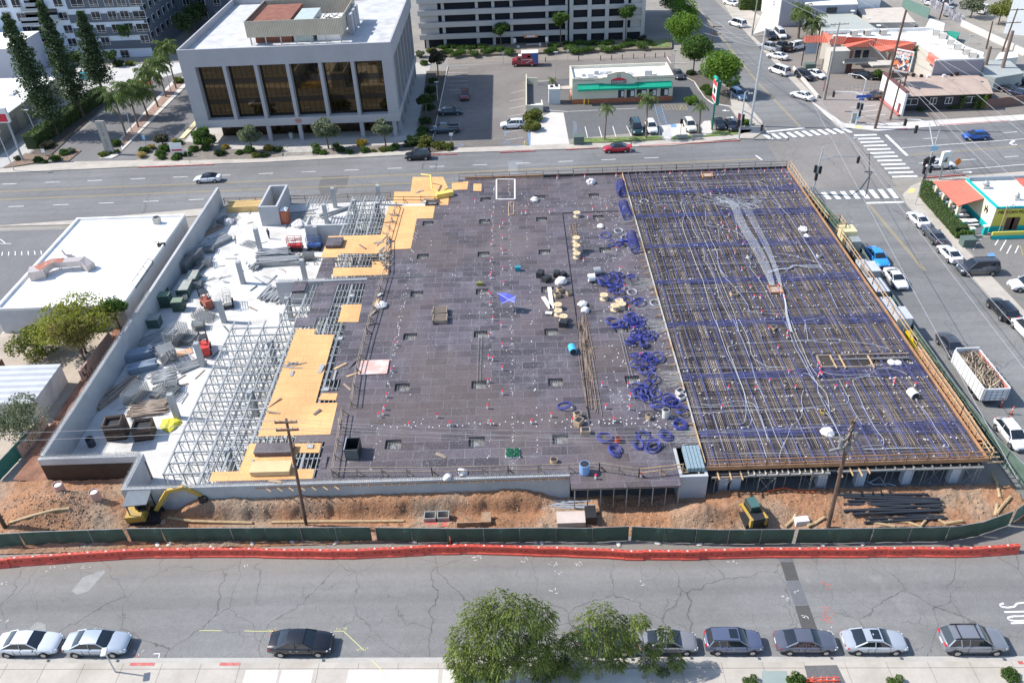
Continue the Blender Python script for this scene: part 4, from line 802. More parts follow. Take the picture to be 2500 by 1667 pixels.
m=MB();m.loft([[(p.x+cos(t*tau/20)*1.35*(1+.12*cos(2*t*tau/20)),y,p.z+.1+sin(t*tau/20)*.55) for t in range(20)] for y in (b0-.36,b0-.26)]);logo=part('sign',m,RED,sm)
part('sign_board',MB().box(p.x-1.45,p.x+1.45,b0-.4,b0-.365,p.z-.42,p.z+.18),flatm('black_sign',(.02,.02,.025),.5),logo)
text('sign_lettering','SOMBRERO',WHITEF,.62,(p.x,b0-.44,p.z-.1),(pi/2,0,0),logo,.02,.85);m=MB();m.tube([(p.x+cos(t*tau/12)*.3,b0-.3,p.z+1.0+sin(t*tau/12)*.34) for t in range(12)],.05,4,True);part('sign_ring',m,MC['coping_brown'],sm)
GREENA=mat('green_awning',(.0,.33,.2),.6,.1,1.)
for c,d in ((1497,1690),(1692,2030),(2034,2330)):
 p,q=gy('C',c,790,b0-.5).x,gy('C',d,775,b0-.5).x;m=MB();m.loft([[(x,b0-.02,3.95),(x,b0-1.0,3.2),(x,b0-1.0,2.85),(x,b0-.02,2.85)] for x in (p,q)]);part('awning',m,GREENA,sm)
for c,d in ((1855,1912),(1930,2005),(2020,2110),(2128,2200),(2230,2305)):
 p,q=gy('C',c,850,b0-.05),gy('C',d,850,b0-.05);w=part('window',MB().box(p.x,q.x,b0-.06,b0-.002,1.0,2.5),DGLASS,sm)
 f=MB();f.box(p.x-.06,p.x,b0-.09,b0-.003,1,2.5);f.box(q.x,q.x+.06,b0-.09,b0-.003,1,2.5);part('frame',f,WHITEF,w);part('poster',MB().box(p.x+.5*(q.x-p.x),q.x-.15,b0-.075,b0-.062,1.2,2.3),flatm('poster',(.6,.6,.62),.6),w)
for k in range(9):
 x=a0+1.2+k*1.3;part('roof_unit',MB().ob(x,b0+2+rnd.uniform(0,2.5),HT-.57,rnd.uniform(.6,1.3),rnd.uniform(.6,1.2),rnd.uniform(.4,.9)),ROOFG if k % 2 else ROOFW,sm)
part('roof_unit',MB().box(a1-5.5,a1-4,b0+1.4,b0+3,HT-.57,HT+.6),ROOFG,sm);m=MB();m.bar((a1-3.5,b0+2,HT-.3),(a1-1,b0+3,HT-.3),.08);m.bar((a0+6,b0+5,HT-.5),(a0+6,b0+5,HT+.8),.06);part('roof_pipe',m,STEEL,sm)
part('kiosk_roof',MB().box(9.3,11.55,159.6,161.5,2.7,2.9),mat('tan_roof',(.45,.38,.32),.9,.1,1),sm)
ki=thing('storage_kiosk','small pale rooftop-unit kiosk beside the restaurant','kiosk',(8.2,160.5,0));part('wall',MB().box(7.0,9.25,159.3,161.7,0,3.0),mat('pale_stucco',(.55,.56,.55),.9,.05,.5),ki);part('roof',MB().box(6.95,9.3,159.25,161.75,3,3.12),ROOFW,ki)
m=MB();[m.ob(7.6+i*1.,160.4+i*.3,3.12,.6,.5,.3) for i in range(2)];part('roof_unit',m,MULL,ki)
en=thing('bin_enclosure','white walled bin enclosure beside the drive','enclosure',g('C',1060,1000));p,q,r_=g('C',1040,1000),g('C',1185,1000),g('C',1040,720)
part('wall',MB().bar((p.x,p.y,.7),(q.x,q.y,.7),.2,1.4),CREAM,en);part('wall',MB().bar((p.x,p.y,.7),(r_.x,r_.y,.7),.2,1.4),CREAM,en);part('wall',MB().bar(g('C',1040,720,.7),g('C',1140,725,.7),.2,1.4),CREAM,en);part('wall',MB().bar((q.x,q.y,.7),g('C',1175,920,.7),.2,1.4),CREAM,en)
m=MB();[m.ob(p.x+1.4+i*1.,p.y+1.3+i*.5,0,1,.8,.9,i*.3) for i in range(2)];part('white_bags',m,WHITEF,en)
# ---- apartment block at top left
ap=thing('apartment_block','tall white and slate grey apartment block with many white framed windows','building',(-110,205,0));AW=mat('apt_white',(.62,.68,.76),.9,.04,.3);AG=mat('apt_slate',(.115,.135,.165),.9,.06,.3)
ay=203.;c=gy('A',1345,420,ay);AX1=c.x;AX0=-175
part('wall',MB().box(AX0,AX1,ay,ay+22,0,26),AW,ap);xs_=gy('A',630,200,ay).x
part('slate_panel',MB().box(xs_,AX1+.1,ay-.12,ay-.002,5.2,7.2),AG,ap);part('slate_panel',MB().box(xs_,AX1+.1,ay-.12,ay-.002,8.4,10.3),AG,ap);part('slate_panel',MB().box(gy('A',640,60,ay).x,AX1+.1,ay-.12,ay-.002,14.6,26),AG,ap)
part('slate_panel',MB().box(gy('A',600,60,ay).x,AX1+.1,ay-.14,ay-.121,11.6,14.0),AG,ap);part('slate_panel',MB().box(xs_+2.5,AX1+.1,ay-.12,ay-.002,2.1,4.0),AG,ap)
part('side_wing',MB().box(AX1,AX1+.2,ay+.1,ay+21.9,0,25.9),AG,ap)
wy=ay+22;part('rear_wing',MB().box(AX1,AX1+22,wy,wy+18,0,22),AG,ap)
def win(par,x,z,w=1.9,h=1.7,y=ay,ax='x'):
 if ax == 'x':
  f=part('window',MB().box(x-w/2,x+w/2,y-.22,y-.14,z,z+h),WHITEF,par)
  m=MB()
  for i in range(2): m.box(x-w/2+.1+i*(w/2-.04),x-.04+i*(w/2-.04),y-.26,y-.221,z+.5,z+h-.1);m.box(x-w/2+.1+i*(w/2-.04),x-.04+i*(w/2-.04),y-.26,y-.221,z+.08,z+.42)
 else:
  f=part('window',MB().box(y+.2,y+.28,x-w/2,x+w/2,z,z+h),WHITEF,par);m=MB()
  for i in range(2): m.box(y+.281,y+.32,x-w/2+.1+i*(w/2-.04),x-.04+i*(w/2-.04),z+.5,z+h-.1);m.box(y+.281,y+.32,x-w/2+.1+i*(w/2-.04),x-.04+i*(w/2-.04),z+.08,z+.42)
 part('pane',m,DGLASS,f)
for v,x,y in [(0,680,490),(0,1112,485),(0,645,382),(0,940,370),(0,1290,352),(0,609,265),(0,900,260),(0,1037,257),(0,1150,247),(0,1270,250),(0,245,270),(0,565,150),(0,725,135),(0,855,145),(0,1000,140),(0,1110,138),(0,1240,137),(0,192,158),(0,62,150),(0,515,30),(0,143,38),(0,20,40),(0,685,28),(0,830,25),(0,965,23),(0,1080,22),(0,1205,20),(0,400,380),(0,440,500)]:
 p=gy('A',x,y,ay-.2);win(ap,p.x,p.z-.85,3. if (x,y) in ((1205,20),(685,28),(1240,137),(1270,250)) else 2.1,1.9)
for k in range(6):
 for z in (3.5,6.7,9.9,13.1,16.3): win(ap,ay+2+k*3.6,z,1.7,1.8,AX1,'y')
for k in range(5):
 for z in (3,6.2,9.4,12.6): win(ap,AX1+3+k*4,z,1.8,1.8,wy,'x')
for x,y in ((290,220),(290,200-10),(330,330),(290,95),(330,60),(460,170)):
 p=gy('A',x,y,ay-.6);b_=part('balcony',MB().box(p.x-2.2,p.x+2.2,ay-1.6,ay-.003,p.z-.2,p.z),ROOFG,ap);m=MB();m.box(p.x-2.2,p.x+2.2,ay-1.6,ay-1.55,p.z,p.z+1.05);part('railing',m,mat('balcony_glass',(.25,.29,.33),.3,.05,1),b_);part('door',MB().box(p.x-1.6,p.x+1.6,ay-.2,ay-.004,p.z,p.z+2.1),DGLASS,b_)
# ---- workshop at the left edge
ws=thing('workshop','long low workshop with white roof, roller doors and skylights','building',(-105,165,0));p,q,r_=g('A',20,1050,4),g('A',510,690,4),g('A',0,640,4)
e=Vector((q.x-p.x,q.y-p.y,0));L=e.length;e.normalize();n_=Vector((-e.y,e.x,0));B_=[p-e*9,q,q+n_*22,p-e*9+n_*22]
part('wall',MB().prism(B_,0,4),mat('beige_wall',(.36,.33,.29),.9,.06,.5),ws);part('roof',MB().prism([B_[0]-n_*.2,B_[1]-n_*.2,B_[2],B_[3]],4,4.2),ROOFW,ws)
for k in (0.05,.3,.55,.8): c=p+e*(L*k);m=MB();m.bar(c-n_*.05+Vector((0,0,-2.6)),c+e*3.2-n_*.05+Vector((0,0,-2.6)),.1,2.8);part('roller_door',m,mat('roller_grey',(.22,.21,.2),.7,.1,2),ws)
for k in (.2,.55): c=p+e*(L*k)+n_*4;m=MB();m.ob(c.x,c.y,4.2,2.6,1.1,.35,atan2(e.y,e.x),.8,.6);part('skylight',m,ROOFG,ws)
wh=thing('white_wall_building','pale building with white gable at far left','building',(-125,190,0));WX=gy('A',165,640,186).x;part('wall',MB().box(-160,WX,186,200,0,7.5),mat('lilac_white',(.6,.6,.66),.9,.03,.3),wh);part('roof',MB().box(-160,WX+.2,185.8,200,7.5,7.7),ROOFW,wh)
# ---- white roofed neighbour left of the site
nb=thing('flat_roof_shop','flat white roofed shop building behind the bushy tree, beside the site wall','building',(-57,97,0));p=g('F',690,490,3.4);q=g('F',1650,460,3.4);NX0,NX1,NY0,NY1=p.x,-49.0,84.6,p.y-.1
part('wall',MB().box(NX0,NX1,NY0,NY1,-.3,3.3),mat('neighbour_wall',(.5,.5,.51),.9,.06,.4,dirt=(.42,.4,.38),dscale=.4),nb);part('roof',MB().flat([(NX0+.3,NY0+.3),(NX1-.25,NY0+.3),(NX1-.25,NY1-.3),(NX0+.3,NY1-.3)],3.302),mat('glaring_roof',(.82,.81,.79),.85,.03,.5,dirt=(.74,.73,.71),dscale=.5),nb)
for b in ((NX0,NX1,NY1-.3,NY1),(NX0,NX0+.35,NY0,NY1-.3),(NX0+.35,NX1,NY0,NY0+.25),(NX1-.2,NX1,NY0+.25,NY1-.3)): part('parapet',MB().box(*b,3.3,3.62),ROOFW,nb)
ac=thing('condenser_unit','round grey condenser on the white roof near its far corner','air conditioner',g('F',1405,530,3.3));c=ac.location;part('casing',MB().box(c.x-.45,c.x+.45,c.y-.45,c.y+.45,3.3,4.3),mat('beige_metal',(.42,.4,.36),.6,.1,2),ac);part('fan',MB().cyl(c.x,c.y,4.3,4.36,.4,.4,14),DARK,ac)
du=thing('roof_duct','rusty topped sheet metal duct curving over the white roof','duct',g('F',360,990,3.3));DM=mat('duct_metal',(.45,.4,.38),.5,.15,1,metal=.3);RU=mat('duct_rust',(.34,.13,.09),.8,.25,1,dirt=(.4,.3,.27))
dz=4.3;dp=[g('F',330,950,dz),g('F',470,890,dz),g('F',620,880,dz),g('F',740,870,dz),g('F',800,890,dz)];m=MB();rings=[]
for i,c in enumerate(dp):
 a,b=dp[max(0,i-1)],dp[min(4,i+1)];d=(b-a).normalized();nn=Vector((-d.y,d.x,0));w=.95 if i == 0 else .65;zz=-.9 if i == 4 else (-.25 if i == 0 else 0)
 rings.append([c-nn*w+Vector((0,0,-.35+zz)),c+nn*w+Vector((0,0,-.35+zz)),c+nn*w+Vector((0,0,.45+zz*.6)),c-nn*w+Vector((0,0,.45+zz*.6))])
m.loft(rings);part('duct_run',m,DM,du);c=dp[0];part('plenum',MB().ob(c.x,c.y,3.3,1.9,1.7,1.3,.3),DM,du)
m=MB();m.poly([p_+Vector((0,0,.02)) for p_ in (rings[0][3],rings[0][2],rings[1][2],rings[1][3])]);m.poly([p_+Vector((0,0,.02)) for p_ in (rings[1][3],rings[1][2],rings[1][2].lerp(rings[2][2],.7),rings[1][3].lerp(rings[2][3],.7))]);part('rust_top',m,RU,du)
for k in range(4): c=dp[1].lerp(dp[4],k/3.3);m=MB();[m.box(c.x+s_*.6-.03,c.x+s_*.6+.03,c.y-.03,c.y+.03,3.3,4.) for s_ in (-1,1)];part('support',m,STEEL,du)
m=MB();m.tube([g('F',550,770,4.4),g('F',580,810,3.9),g('F',620,825,3.5)],.14,6);m.ob(*g('F',625,830,3.3)[:2],3.3,.7,.5,.4,.4);tag(m.build('vent_pipe',DM),'bent vent pipe beside the rusty duct on the white roof','vent')
m=MB();m.tube([g('F',1375,690,3.9),g('F',1410,720,3.6),g('F',1412,690,4.1)],.06,5);m.ob(*g('F',1440,730,3.3)[:2],3.3,1.0,.6,.35,.2);tag(m.build('satellite_mount',MULL),'dark antenna mount lying on the white roof near its right edge','antenna')
m=MB();A,B,C_,D_=g('F',1172,1055,3.9),g('F',1325,840,3.9),g('F',1365,885,3.4),g('F',1210,1105,3.4)
for a,b in ((A,B),(B,C_),(C_,D_),(D_,A),(A.lerp(B,.33),D_.lerp(C_,.33)),(A.lerp(B,.66),D_.lerp(C_,.66)),(g('F',1335,805,4.2),C_)): m.bar(a,b,.06)
tag(m.build('leaning_rack',MULL),'leaning dark metal frame on the white roof edge','frame')
# ---- shed with pale ribbed roof, lower wall with painted letters
sd=thing('storage_shed','long shed with pale ribbed roof at the left edge','shed',(-57,71,0));a,b=g('K',540,400,2.6),g('K',312,725,2.6);x0,x1,yb,yf=-64,a.x,a.y,b.y
part('wall',MB().box(x0,x1-.05,yf,yb,-.5,2.5),mat('stained_wall',(.5,.49,.46),.9,.12,.6,dirt=(.36,.35,.33),dscale=.5,streak=False),sd);part('roof',MB().box(x0,x1,yf-.1,yb+.1,2.5,2.62),hatch('ribbed_roof',(.4,.42,.46),(0,.6,0),.2),sd);part('gutter',MB().box(x0,x1,yf-.25,yf-.11,2.3,2.55),ROOFG,sd)
PW_=mat('pinkish_block',(.42,.29,.24),.95,.12,.8)
bw=thing('garden_wall','pinkish block wall with black letter graffiti beside the shed','wall',g('K',640,590));p,q=g('K',635,585,.0),g('K',880,230,0.);p,q=Vector((-50.4,p.y+.3,0)),Vector((-49.9,q.y,0))
part('block_wall',MB().bar((p.x,p.y,.7),(q.x,q.y,.7),.25,2.2),PW_,bw);d=(q-p).normalized();m=MB()
LET={'L':[((0,1),(0,0)),((0,0),(.8,0))],'F':[((0,0),(0,1)),((0,1),(.8,1)),((0,.55),(.6,.55))],'U':[((0,1),(0,0)),((0,0),(.8,0)),((.8,0),(.8,1))],'A':[((0,0),(.4,1)),((.4,1),(.8,0)),((.2,.4),(.6,.4))]}
wx=p.x+.14
for ch_,oy,oz in (('L',.25,.85),('F',.95,1.05),('U',.75,.2),('A',1.6,.3)):
 for s0,s1 in LET[ch_]: m.bar((wx+d.x*oy,p.y+oy+s0[0]*.6,oz+s0[1]*.62),(wx+d.x*oy,p.y+oy+s1[0]*.6,oz+s1[1]*.62),.02,.13,(1,0,0)) if False else m.bar((wx+.05,p.y+oy+s0[0]*.6,oz+s0[1]*.62),(wx+.05,p.y+oy+s1[0]*.6,oz+s1[1]*.62),.16,.05)
part('graffiti',m,flatm('graffiti_black',(.03,.03,.035),.8),bw)
w2_=thing('garden_wall','low pinkish wall end below the shed corner','wall',g('K',300,1040));a,b=Vector((-51.6,61.5,0)),Vector((-51.2,66.3,0));part('block_wall',MB().bar((a.x,a.y,.7),(b.x,b.y,.7),.25,1.8),PW_,w2_)
w3_=thing('brick_hut','brown brick corner of a hut at the left edge','hut',g('K',0,380));part('wall',MB().box(-66,-60.2,74.8,76,0,2.2),mat('brown_brick',(.2,.1,.07),.9,.15,2),w3_)
# ---- motel with red tiled mansard
TILE=hatch('red_tiles',(.55,.14,.09),(1.8,0,0),.28);TILEP=mat('red_tile_side',(.62,.15,.09),.8,.12,1.5)
mo=thing('motel','two storey motel with red tiled mansards and patchy white flat roof','motel',(80,168,0));MW=mat('motel_wall',(.5,.46,.4),.9,.06,.4);MZ=5.6
roofp=[g('E',x,y,MZ) for x,y in ((225,345),(1400,310),(1925,640),(1405,655),(1470,640),(1355,550),(1215,452),(800,418),(475,395),(330,372))]
part('wall',MB().prism([(p.x,p.y) for p in roofp],0,MZ-.3),MW,mo);part('roof',MB().prism([(p.x,p.y) for p in roofp],MZ-.3,MZ-.28),mat('patchy_roof',(.72,.71,.68),.9,.08,.3,dirt=(.3,.29,.27),dscale=.45),mo)
for a,b in ((0,1),(1,2),(2,3)):
 p,q=roofp[a],roofp[b];m=MB();m.bar((p.x,p.y,MZ-.1),(q.x,q.y,MZ-.1),.3,.9);part('parapet',m,ROOFW,mo)
part('end_wall',MB().bar((roofp[3].x,roofp[3].y,MZ/2),(roofp[2].x,roofp[2].y,MZ/2),.34,MZ+.1),mat('motel_end',(.3,.29,.33),.9,.05,.4),mo)
for q in ([(215,345),(325,370),(275,458),(170,460)],[(340,385),(470,390),(420,475),(280,478)],[(475,395),(800,408),(735,500),(460,507),(425,470)],[(800,415),(1215,450),(1165,540),(825,550),(745,500)],[(1355,550),(1470,640),(1390,700),(1305,640)]):
 P=[g('E',x,y,MZ+.3 if i < 2 else MZ-1.3) for i,(x,y) in enumerate(q)];c_=sum(P,Vector())/len(P);back=[Vector((p.x,p.y+.8,MZ-.3)) for p in P[:2]]
 m=MB();m.poly(P);m.poly([P[1],P[0],back[0],back[1]]);part('mansard',m,TILE,mo)
for k,(x0_,y0_,x1_,y1_) in enumerate(((485,535,535,620),(540,530,620,615),(625,530,705,612),(890,570,935,650))):
 a,b=gy('E',x0_,y1_,171.2),gy('E',x1_,y0_,171.2);n2='door' if k in (0,3) else 'window';part(n2,MB().box(a.x,b.x,a.y-.3,a.y-.2,max(a.z,2.6),b.z),flatm('brown_door',(.16,.07,.05),.6) if n2 == 'door' else DGLASS,mo)
a,b=g('E',410,640,2.6),g('E',760,635,2.6);bl_=part('balcony',MB().box(a.x,b.x,a.y-1.8,a.y,2.3,2.6),MW,mo);m=MB();m.box(a.x,b.x,a.y-1.8,a.y-1.75,2.6,3.4);part('railing',m,mat('rail_grey',(.24,.23,.22),.8,.2,3),bl_)
a,b=g('E',720,680,2.6),g('E',860,700,2.6);part('balcony',MB().box(a.x,b.x+4,a.y-1.2,a.y+2,2.3,2.6),MW,mo)
a,b=g('E',380,640,1),g('E',440,780,0);part('stair_tower',MB().box(b.x-3.6,b.x+.4,b.y,b.y+3,0,MZ-1),MW,mo);m=MB()
for k in range(8): c=g('E',325,745);m.box(c.x-.6,c.x+.6,c.y+k*.28,c.y+k*.28+.28,0,.2+k*.2)
part('stairs',m,flatm('stair_dark',(.1,.1,.11),.8),mo);a=g('E',475,780);part('door',MB().box(a.x-.6,a.x+.6,a.y-.1,a.y,0,2.1),flatm('brown_door2',(.1,.04,.03),.6),mo);a=g('E',235,735);part('door',MB().box(a.x-1,a.x+1,a.y-.1,a.y,0,2.2),MW,mo)
for i,(x,y) in enumerate(((540,385),(680,380),(850,375),(1415,375),(1480,415),(1570,480),(1645,530),(1735,585),(1800,620))):
 c=g('E',x,y,MZ-.28);t=thing('rooftop_unit','boxy air conditioner on the motel roof, %s' % ['left one above the mansard','middle one above the mansard','right one above the mansard','farthest in the right-hand row','second of the right-hand row','third of the right-hand row','fourth of the right-hand row','fifth of the right-hand row','nearest in the right-hand row'][i],'air conditioner',c,'air conditioners on the motel roof')
 part('casing',MB().ob(c.x,c.y,c.z,1.3,1.1,1.15,-.4 if i > 2 else 0),mat('ac_metal',(.55,.52,.47),.6,.08,2),t);m=MB();a_=-.4 if i > 2 else 0;m.ob(c.x-cos(a_)*.67,c.y-sin(a_)*.67,c.z+.15,.06,.9,.85,a_);part('grille',m,MULL,t)
# ---- brown bungalow with shingle roof and white end
bu=thing('bungalow_shop','dark brown bungalow with tan shingle roof and white painted end wall','building',(80,152,0));SHG=hatch('tan_shingles',(.42,.32,.26),(0,1.,0),.08);BZ=3.
fr,bk=148.2,158.4;xl,xr=71.8,88.6;part('wall',MB().box(xl+.4,xr-.5,fr+.7,bk-.6,0,BZ),mat('dark_siding',(.035,.03,.035),.8,.2,1),bu)
m=MB();R0=[(xl,fr,BZ),(xr,fr-.1,BZ),(xr+1.2,153.4,BZ+.9),(xl+.6,153.4,BZ+.9)];m.poly(R0);m.poly([(xr+1.2,153.4,BZ+.9),(xr+2,bk,BZ),(xl+5.5,bk+1.2,BZ),(xl+.6,153.4,BZ+.9)]);m.poly([(xr,fr-.1,BZ),(xr+2,bk,BZ),(xr+1.2,153.4,BZ+.9)]);part('roof',m,SHG,bu)
m=MB();m.box(xl,xr,fr-.02,fr+.04,BZ-.14,BZ-.01);part('eaves',m,MC['coping_brown'],bu)
for x_,w in ((1160,140),(1395,65),(1560,70),(1800,140)):
 p,q=gy('E',x_-w/2,1035,fr+.65),gy('E',x_+w/2,1035,fr+.65);wd=part('window',MB().box(p.x,q.x,fr+.58,fr+.69,1.2,2.3),DGLASS,bu);f=MB();f.box(p.x,q.x,fr+.54,fr+.579,1.12,1.2);f.box(p.x,q.x,fr+.54,fr+.579,2.3,2.38);f.box((p.x+q.x)/2-.04,(p.x+q.x)/2+.04,fr+.54,fr+.579,1.2,2.3);f.box(p.x-.06,p.x,fr+.54,fr+.579,1.12,2.38);f.box(q.x,q.x+.06,fr+.54,fr+.579,1.12,2.38);part('frame',f,WHITEF,wd)
a,b=g('E',1050,1240),g('E',830,1040);PWHT=flatm('white_end',(.75,.75,.75),.8);ht=4.4
m=MB();m.bar((a.x,a.y,ht/2),(b.x,b.y+1,ht/2),.4,ht);part('end_wall',m,PWHT,bu);m=MB();m.bar((a.x,a.y,ht+.1),(b.x,b.y+1,ht+.1),.7,.25);part('end_coping',m,mat('maroon_trim',(.14,.06,.06),.8,.1,1),bu);m=MB();m.bar((a.x-.3,a.y,.25),(b.x-.6,b.y+1,.25),.9,.14);part('red_step',m,flatm('red_floor',(.42,.13,.12),.8),bu)
part('end_door',MB().bar((a.x-.22,a.y+.9,1),(a.x-.3,a.y+1.7,1),.1,2),flatm('door_maroon',(.2,.05,.05),.7),bu)
for x_,y_ in ((1330,818),(1500,812),(1175,800),(1260,812),(1585,800),(1640,788),(1310,880),(1605,868),(1900,885)): c=g('E',x_,y_,BZ+.5);part('roof_vent',MB().ob(c.x,c.y,c.z-.3,.5,.5,.6),WHITEF if x_ in (1330,1500) else MULL,bu)
m=MB();a,b=gy('E',1925,1130,148),gy('E',2330,1130,150);m.bar((a.x,148.5,.9),(102,151,.9),.2,1.8);tag(m.build('boundary_wall',mat('brown_block',(.2,.12,.1),.95,.1,1)),'brown block wall right of the bungalow','wall')
m=MB();m.bar(g('E',1905,990,1.2),g('E',2010,1030,1.2),.1,1.6);tag(m.build('wood_gate',mat('orange_wood',(.55,.22,.06),.7,.15,2)),'orange wooden gate beside the bungalow','gate')
# ---- yellow taco restaurant with tiled porch
ye=thing('taco_restaurant','yellow and turquoise corner restaurant with red tiled porch and white roof','restaurant',(68,106,0));YW=mat('yellow_wall',(.62,.55,.1),.85,.06,.4);TQ=flatm('turquoise',(.0,.4,.4),.7);YC=mat('cream_yellow',(.72,.68,.5),.85,.05,.4)
rx0,ry0,ry1,rz=66.35,101.6,110.8,3.9
part('wall',MB().box(rx0,92,ry0,ry1,.9,rz-.3),YW,ye);part('side_wall',MB().box(rx0-.12,rx0-.002,ry0,ry1,.9,rz-.2),YC,ye);part('plinth',MB().box(rx0-.15,92.2,ry0-.06,ry1,0,.9),TQ,ye)
part('roof',MB().flat([(rx0+.2,ry0+.3),(92,ry0+.3),(92,ry1-.3),(rx0+.2,ry1-.3)],rz-.28),ROOFW,ye);part('side_coping',MB().box(rx0-.15,rx0+.2,ry0-.05,ry1+.1,rz-.2,rz+.02),TQ,ye);part('front_coping',MB().box(rx0+.21,92,ry0-.08,ry0+.25,rz-.3,rz-.05),TQ,ye);part('back_parapet',MB().box(rx0+.21,92,ry1-.3,ry1,rz-.3,rz+.3),flatm('slate_cap',(.3,.34,.37),.8),ye)
m=MB();T0=[g('J',1385,630,2.7),g('J',1160,410,2.7),g('J',1455,398,3.6),g('J',1615,562,3.6)];m.poly(T0);m.poly([p-Vector((0,0,.12)) for p in T0][::-1]);part('porch_roof',m,hatch('porch_tiles',(.6,.15,.1),(0,1.6,0),.25),ye)
for x,y in ((1170,560),(1235,625),(1295,690),(1355,760)):
 c=g('J',x,y);cc=part('porch_pillar',MB().box(c.x-.22,c.x+.22,c.y-.22,c.y+.22,.9,2.6),YC,ye);part('pillar_base',MB().box(c.x-.25,c.x+.25,c.y-.25,c.y+.25,0,.9),TQ,cc)
cs=[g('J',x,y) for x,y in ((1170,560),(1235,625),(1295,690),(1355,760))];m=MB()
for p,q in zip(cs,cs[1:]):
 for k in range(8): a=pi*k/8;b=pi*(k+1)/8;f_=lambda u: p.lerp(q,.5-.5*cos(u)*.8)+Vector((0,0,1.7+.7*sin(u)));m.bar(f_(a),f_(b),.3,.2)
 m.bar(p+Vector((0,0,2.52)),q+Vector((0,0,2.52)),.3,.2)
part('porch_arches',m,YC,ye);part('porch_floor',MB().prism([g('J',1150,570),g('J',1370,790),g('J',1460,900),g('J',1560,880),(rx0,ry0),(rx0,ry1+.8)],0,.06),flatm('porch_dark',(.12,.12,.13),.8),ye)
for x,y in ((1270,560),(1335,635),(1390,710),(1415,750),(1490,800)):
 c=g('J',x,y);t=thing('picnic_table','white picnic table under or beside the red tiled porch','table',c,'picnic tables at the taco restaurant');part('tabletop',MB().ob(c.x,c.y,.7,1.5,.8,.06,.1),WHITEF,t);[part('bench',MB().ob(c.x,c.y+s_*.75,.42,1.5,.3,.05,.1),WHITEF,t) for s_ in (-1,1)];part('leg',MB().ob(c.x,c.y,0.06,.2,.5,.64,.1),STEEL,t)
for x,y in ((1420,835),(1490,900),(1610,880)): c=g('J',x,y);pp=part('patio_pillar',MB().box(c.x-.25,c.x+.25,c.y-.25,c.y+.25,0,1.2),TQ,ye);part('pillar_cap',MB().box(c.x-.32,c.x+.32,c.y-.32,c.y+.32,1.2,1.32),YC,pp)
p=gy('J',1910,686,ry0-.12);text('sign_lettering','MEXICAN FOOD',flatm('black_letters',(.02,.02,.02),.6),.62,(p.x-.3,ry0-.1,p.z),(pi/2,0,0),ye);p=gy('J',1930,640,ry0-.12);text('sign_lettering','Taco Fiesta',flatm('blue_letters',(.06,.14,.35),.6),.8,(p.x+.6,ry0-.1,p.z),(pi/2,.08,0),ye)
c=gx('J',1636,660,rx0-.14);m=MB();m.ob(0,0,0,.01,.01,.01) if False else None;m.bar((rx0-.15,c.y-.45,c.z),(rx0-.15,c.y+.4,c.z+.05),.04,.25);m.bar((rx0-.15,c.y+.3,c.z),(rx0-.15,c.y+.6,c.z+.35),.04,.16);[m.bar((rx0-.15,c.y+k,c.z),(rx0-.15,c.y+k+.05,c.z-.5),.04,.08) for k in (-.4,-.2,.2,.4)];m.bar((rx0-.15,c.y,c.z),(rx0-.15,c.y-.05,c.z+.6),.04,.16);part('rider_painting',m,MC['black_letters'],ye)
ld=thing('ladder','wooden ladder leaning against the yellow restaurant wall','ladder',g('J',1790,795));a,b=gy('J',1780,795,ry0-1.0),gy('J',1835,630,ry0-.15)
for s_ in (-.22,.22): part('side_rail',MB().bar((a.x+s_,a.y,0),(b.x+s_,b.y,b.z+.3),.06,.08),LUMB,ld)
m=MB();[m.bar((a.x+(b.x-a.x)*k/9-.22,a.y+(b.y-a.y)*k/9,b.z*k/9),(a.x+(b.x-a.x)*k/9+.22,a.y+(b.y-a.y)*k/9,b.z*k/9),.04) for k in range(1,9)];part('rungs',m,LUMB,ld)
for x,y in ((1845,765),(1895,755)): a=gy('J',x,y,ry0-.05);part('door',MB().box(a.x-.55,a.x+.55,ry0-.07,ry0-.003,.3,2.2),flatm('brown_door3',(.1,.045,.04),.6),ye)
m=MB();a,b=g('J',1680,895,.55),g('J',1969,895,.55);m.bar(a,(90,a.y,.55),.2,1.1);tag(m.build('patio_wall',YW),'low yellow wall in front of the taco restaurant','wall');m=MB();m.bar((a.x,a.y-.02,.3),(90,a.y-.02,.3),.24,.55);tag(m.build('patio_wall_base',TQ),'turquoise base course of the low yellow wall','wall')
for x,y,s_ in ((1620,470,.9),(1895,575,.7)): c=g('J',x,y,rz-.28);t=thing('roof_fan','exhaust fan on the white restaurant roof' if s_ > .8 else 'small tan swamp cooler on the white restaurant roof','roof fan',c);part('base',MB().ob(c.x,c.y,c.z,1.1*s_,1.1*s_,.4),MC['ac_metal'],t);part('hood',MB().lathe(c.x,c.y,[(.3*s_,c.z+.4),(.55*s_,c.z+.6),(.5*s_,c.z+.85),(.2*s_,c.z+1.1)],10),STEEL,t)
m=MB();m.poly([g('J',1890,385,4.2),g('J',2100,380,4.2),g('J',2100,440,3.6),g('J',1969,465,3.6)]);part('side_tiles',m,MC['porch_tiles'],ye)
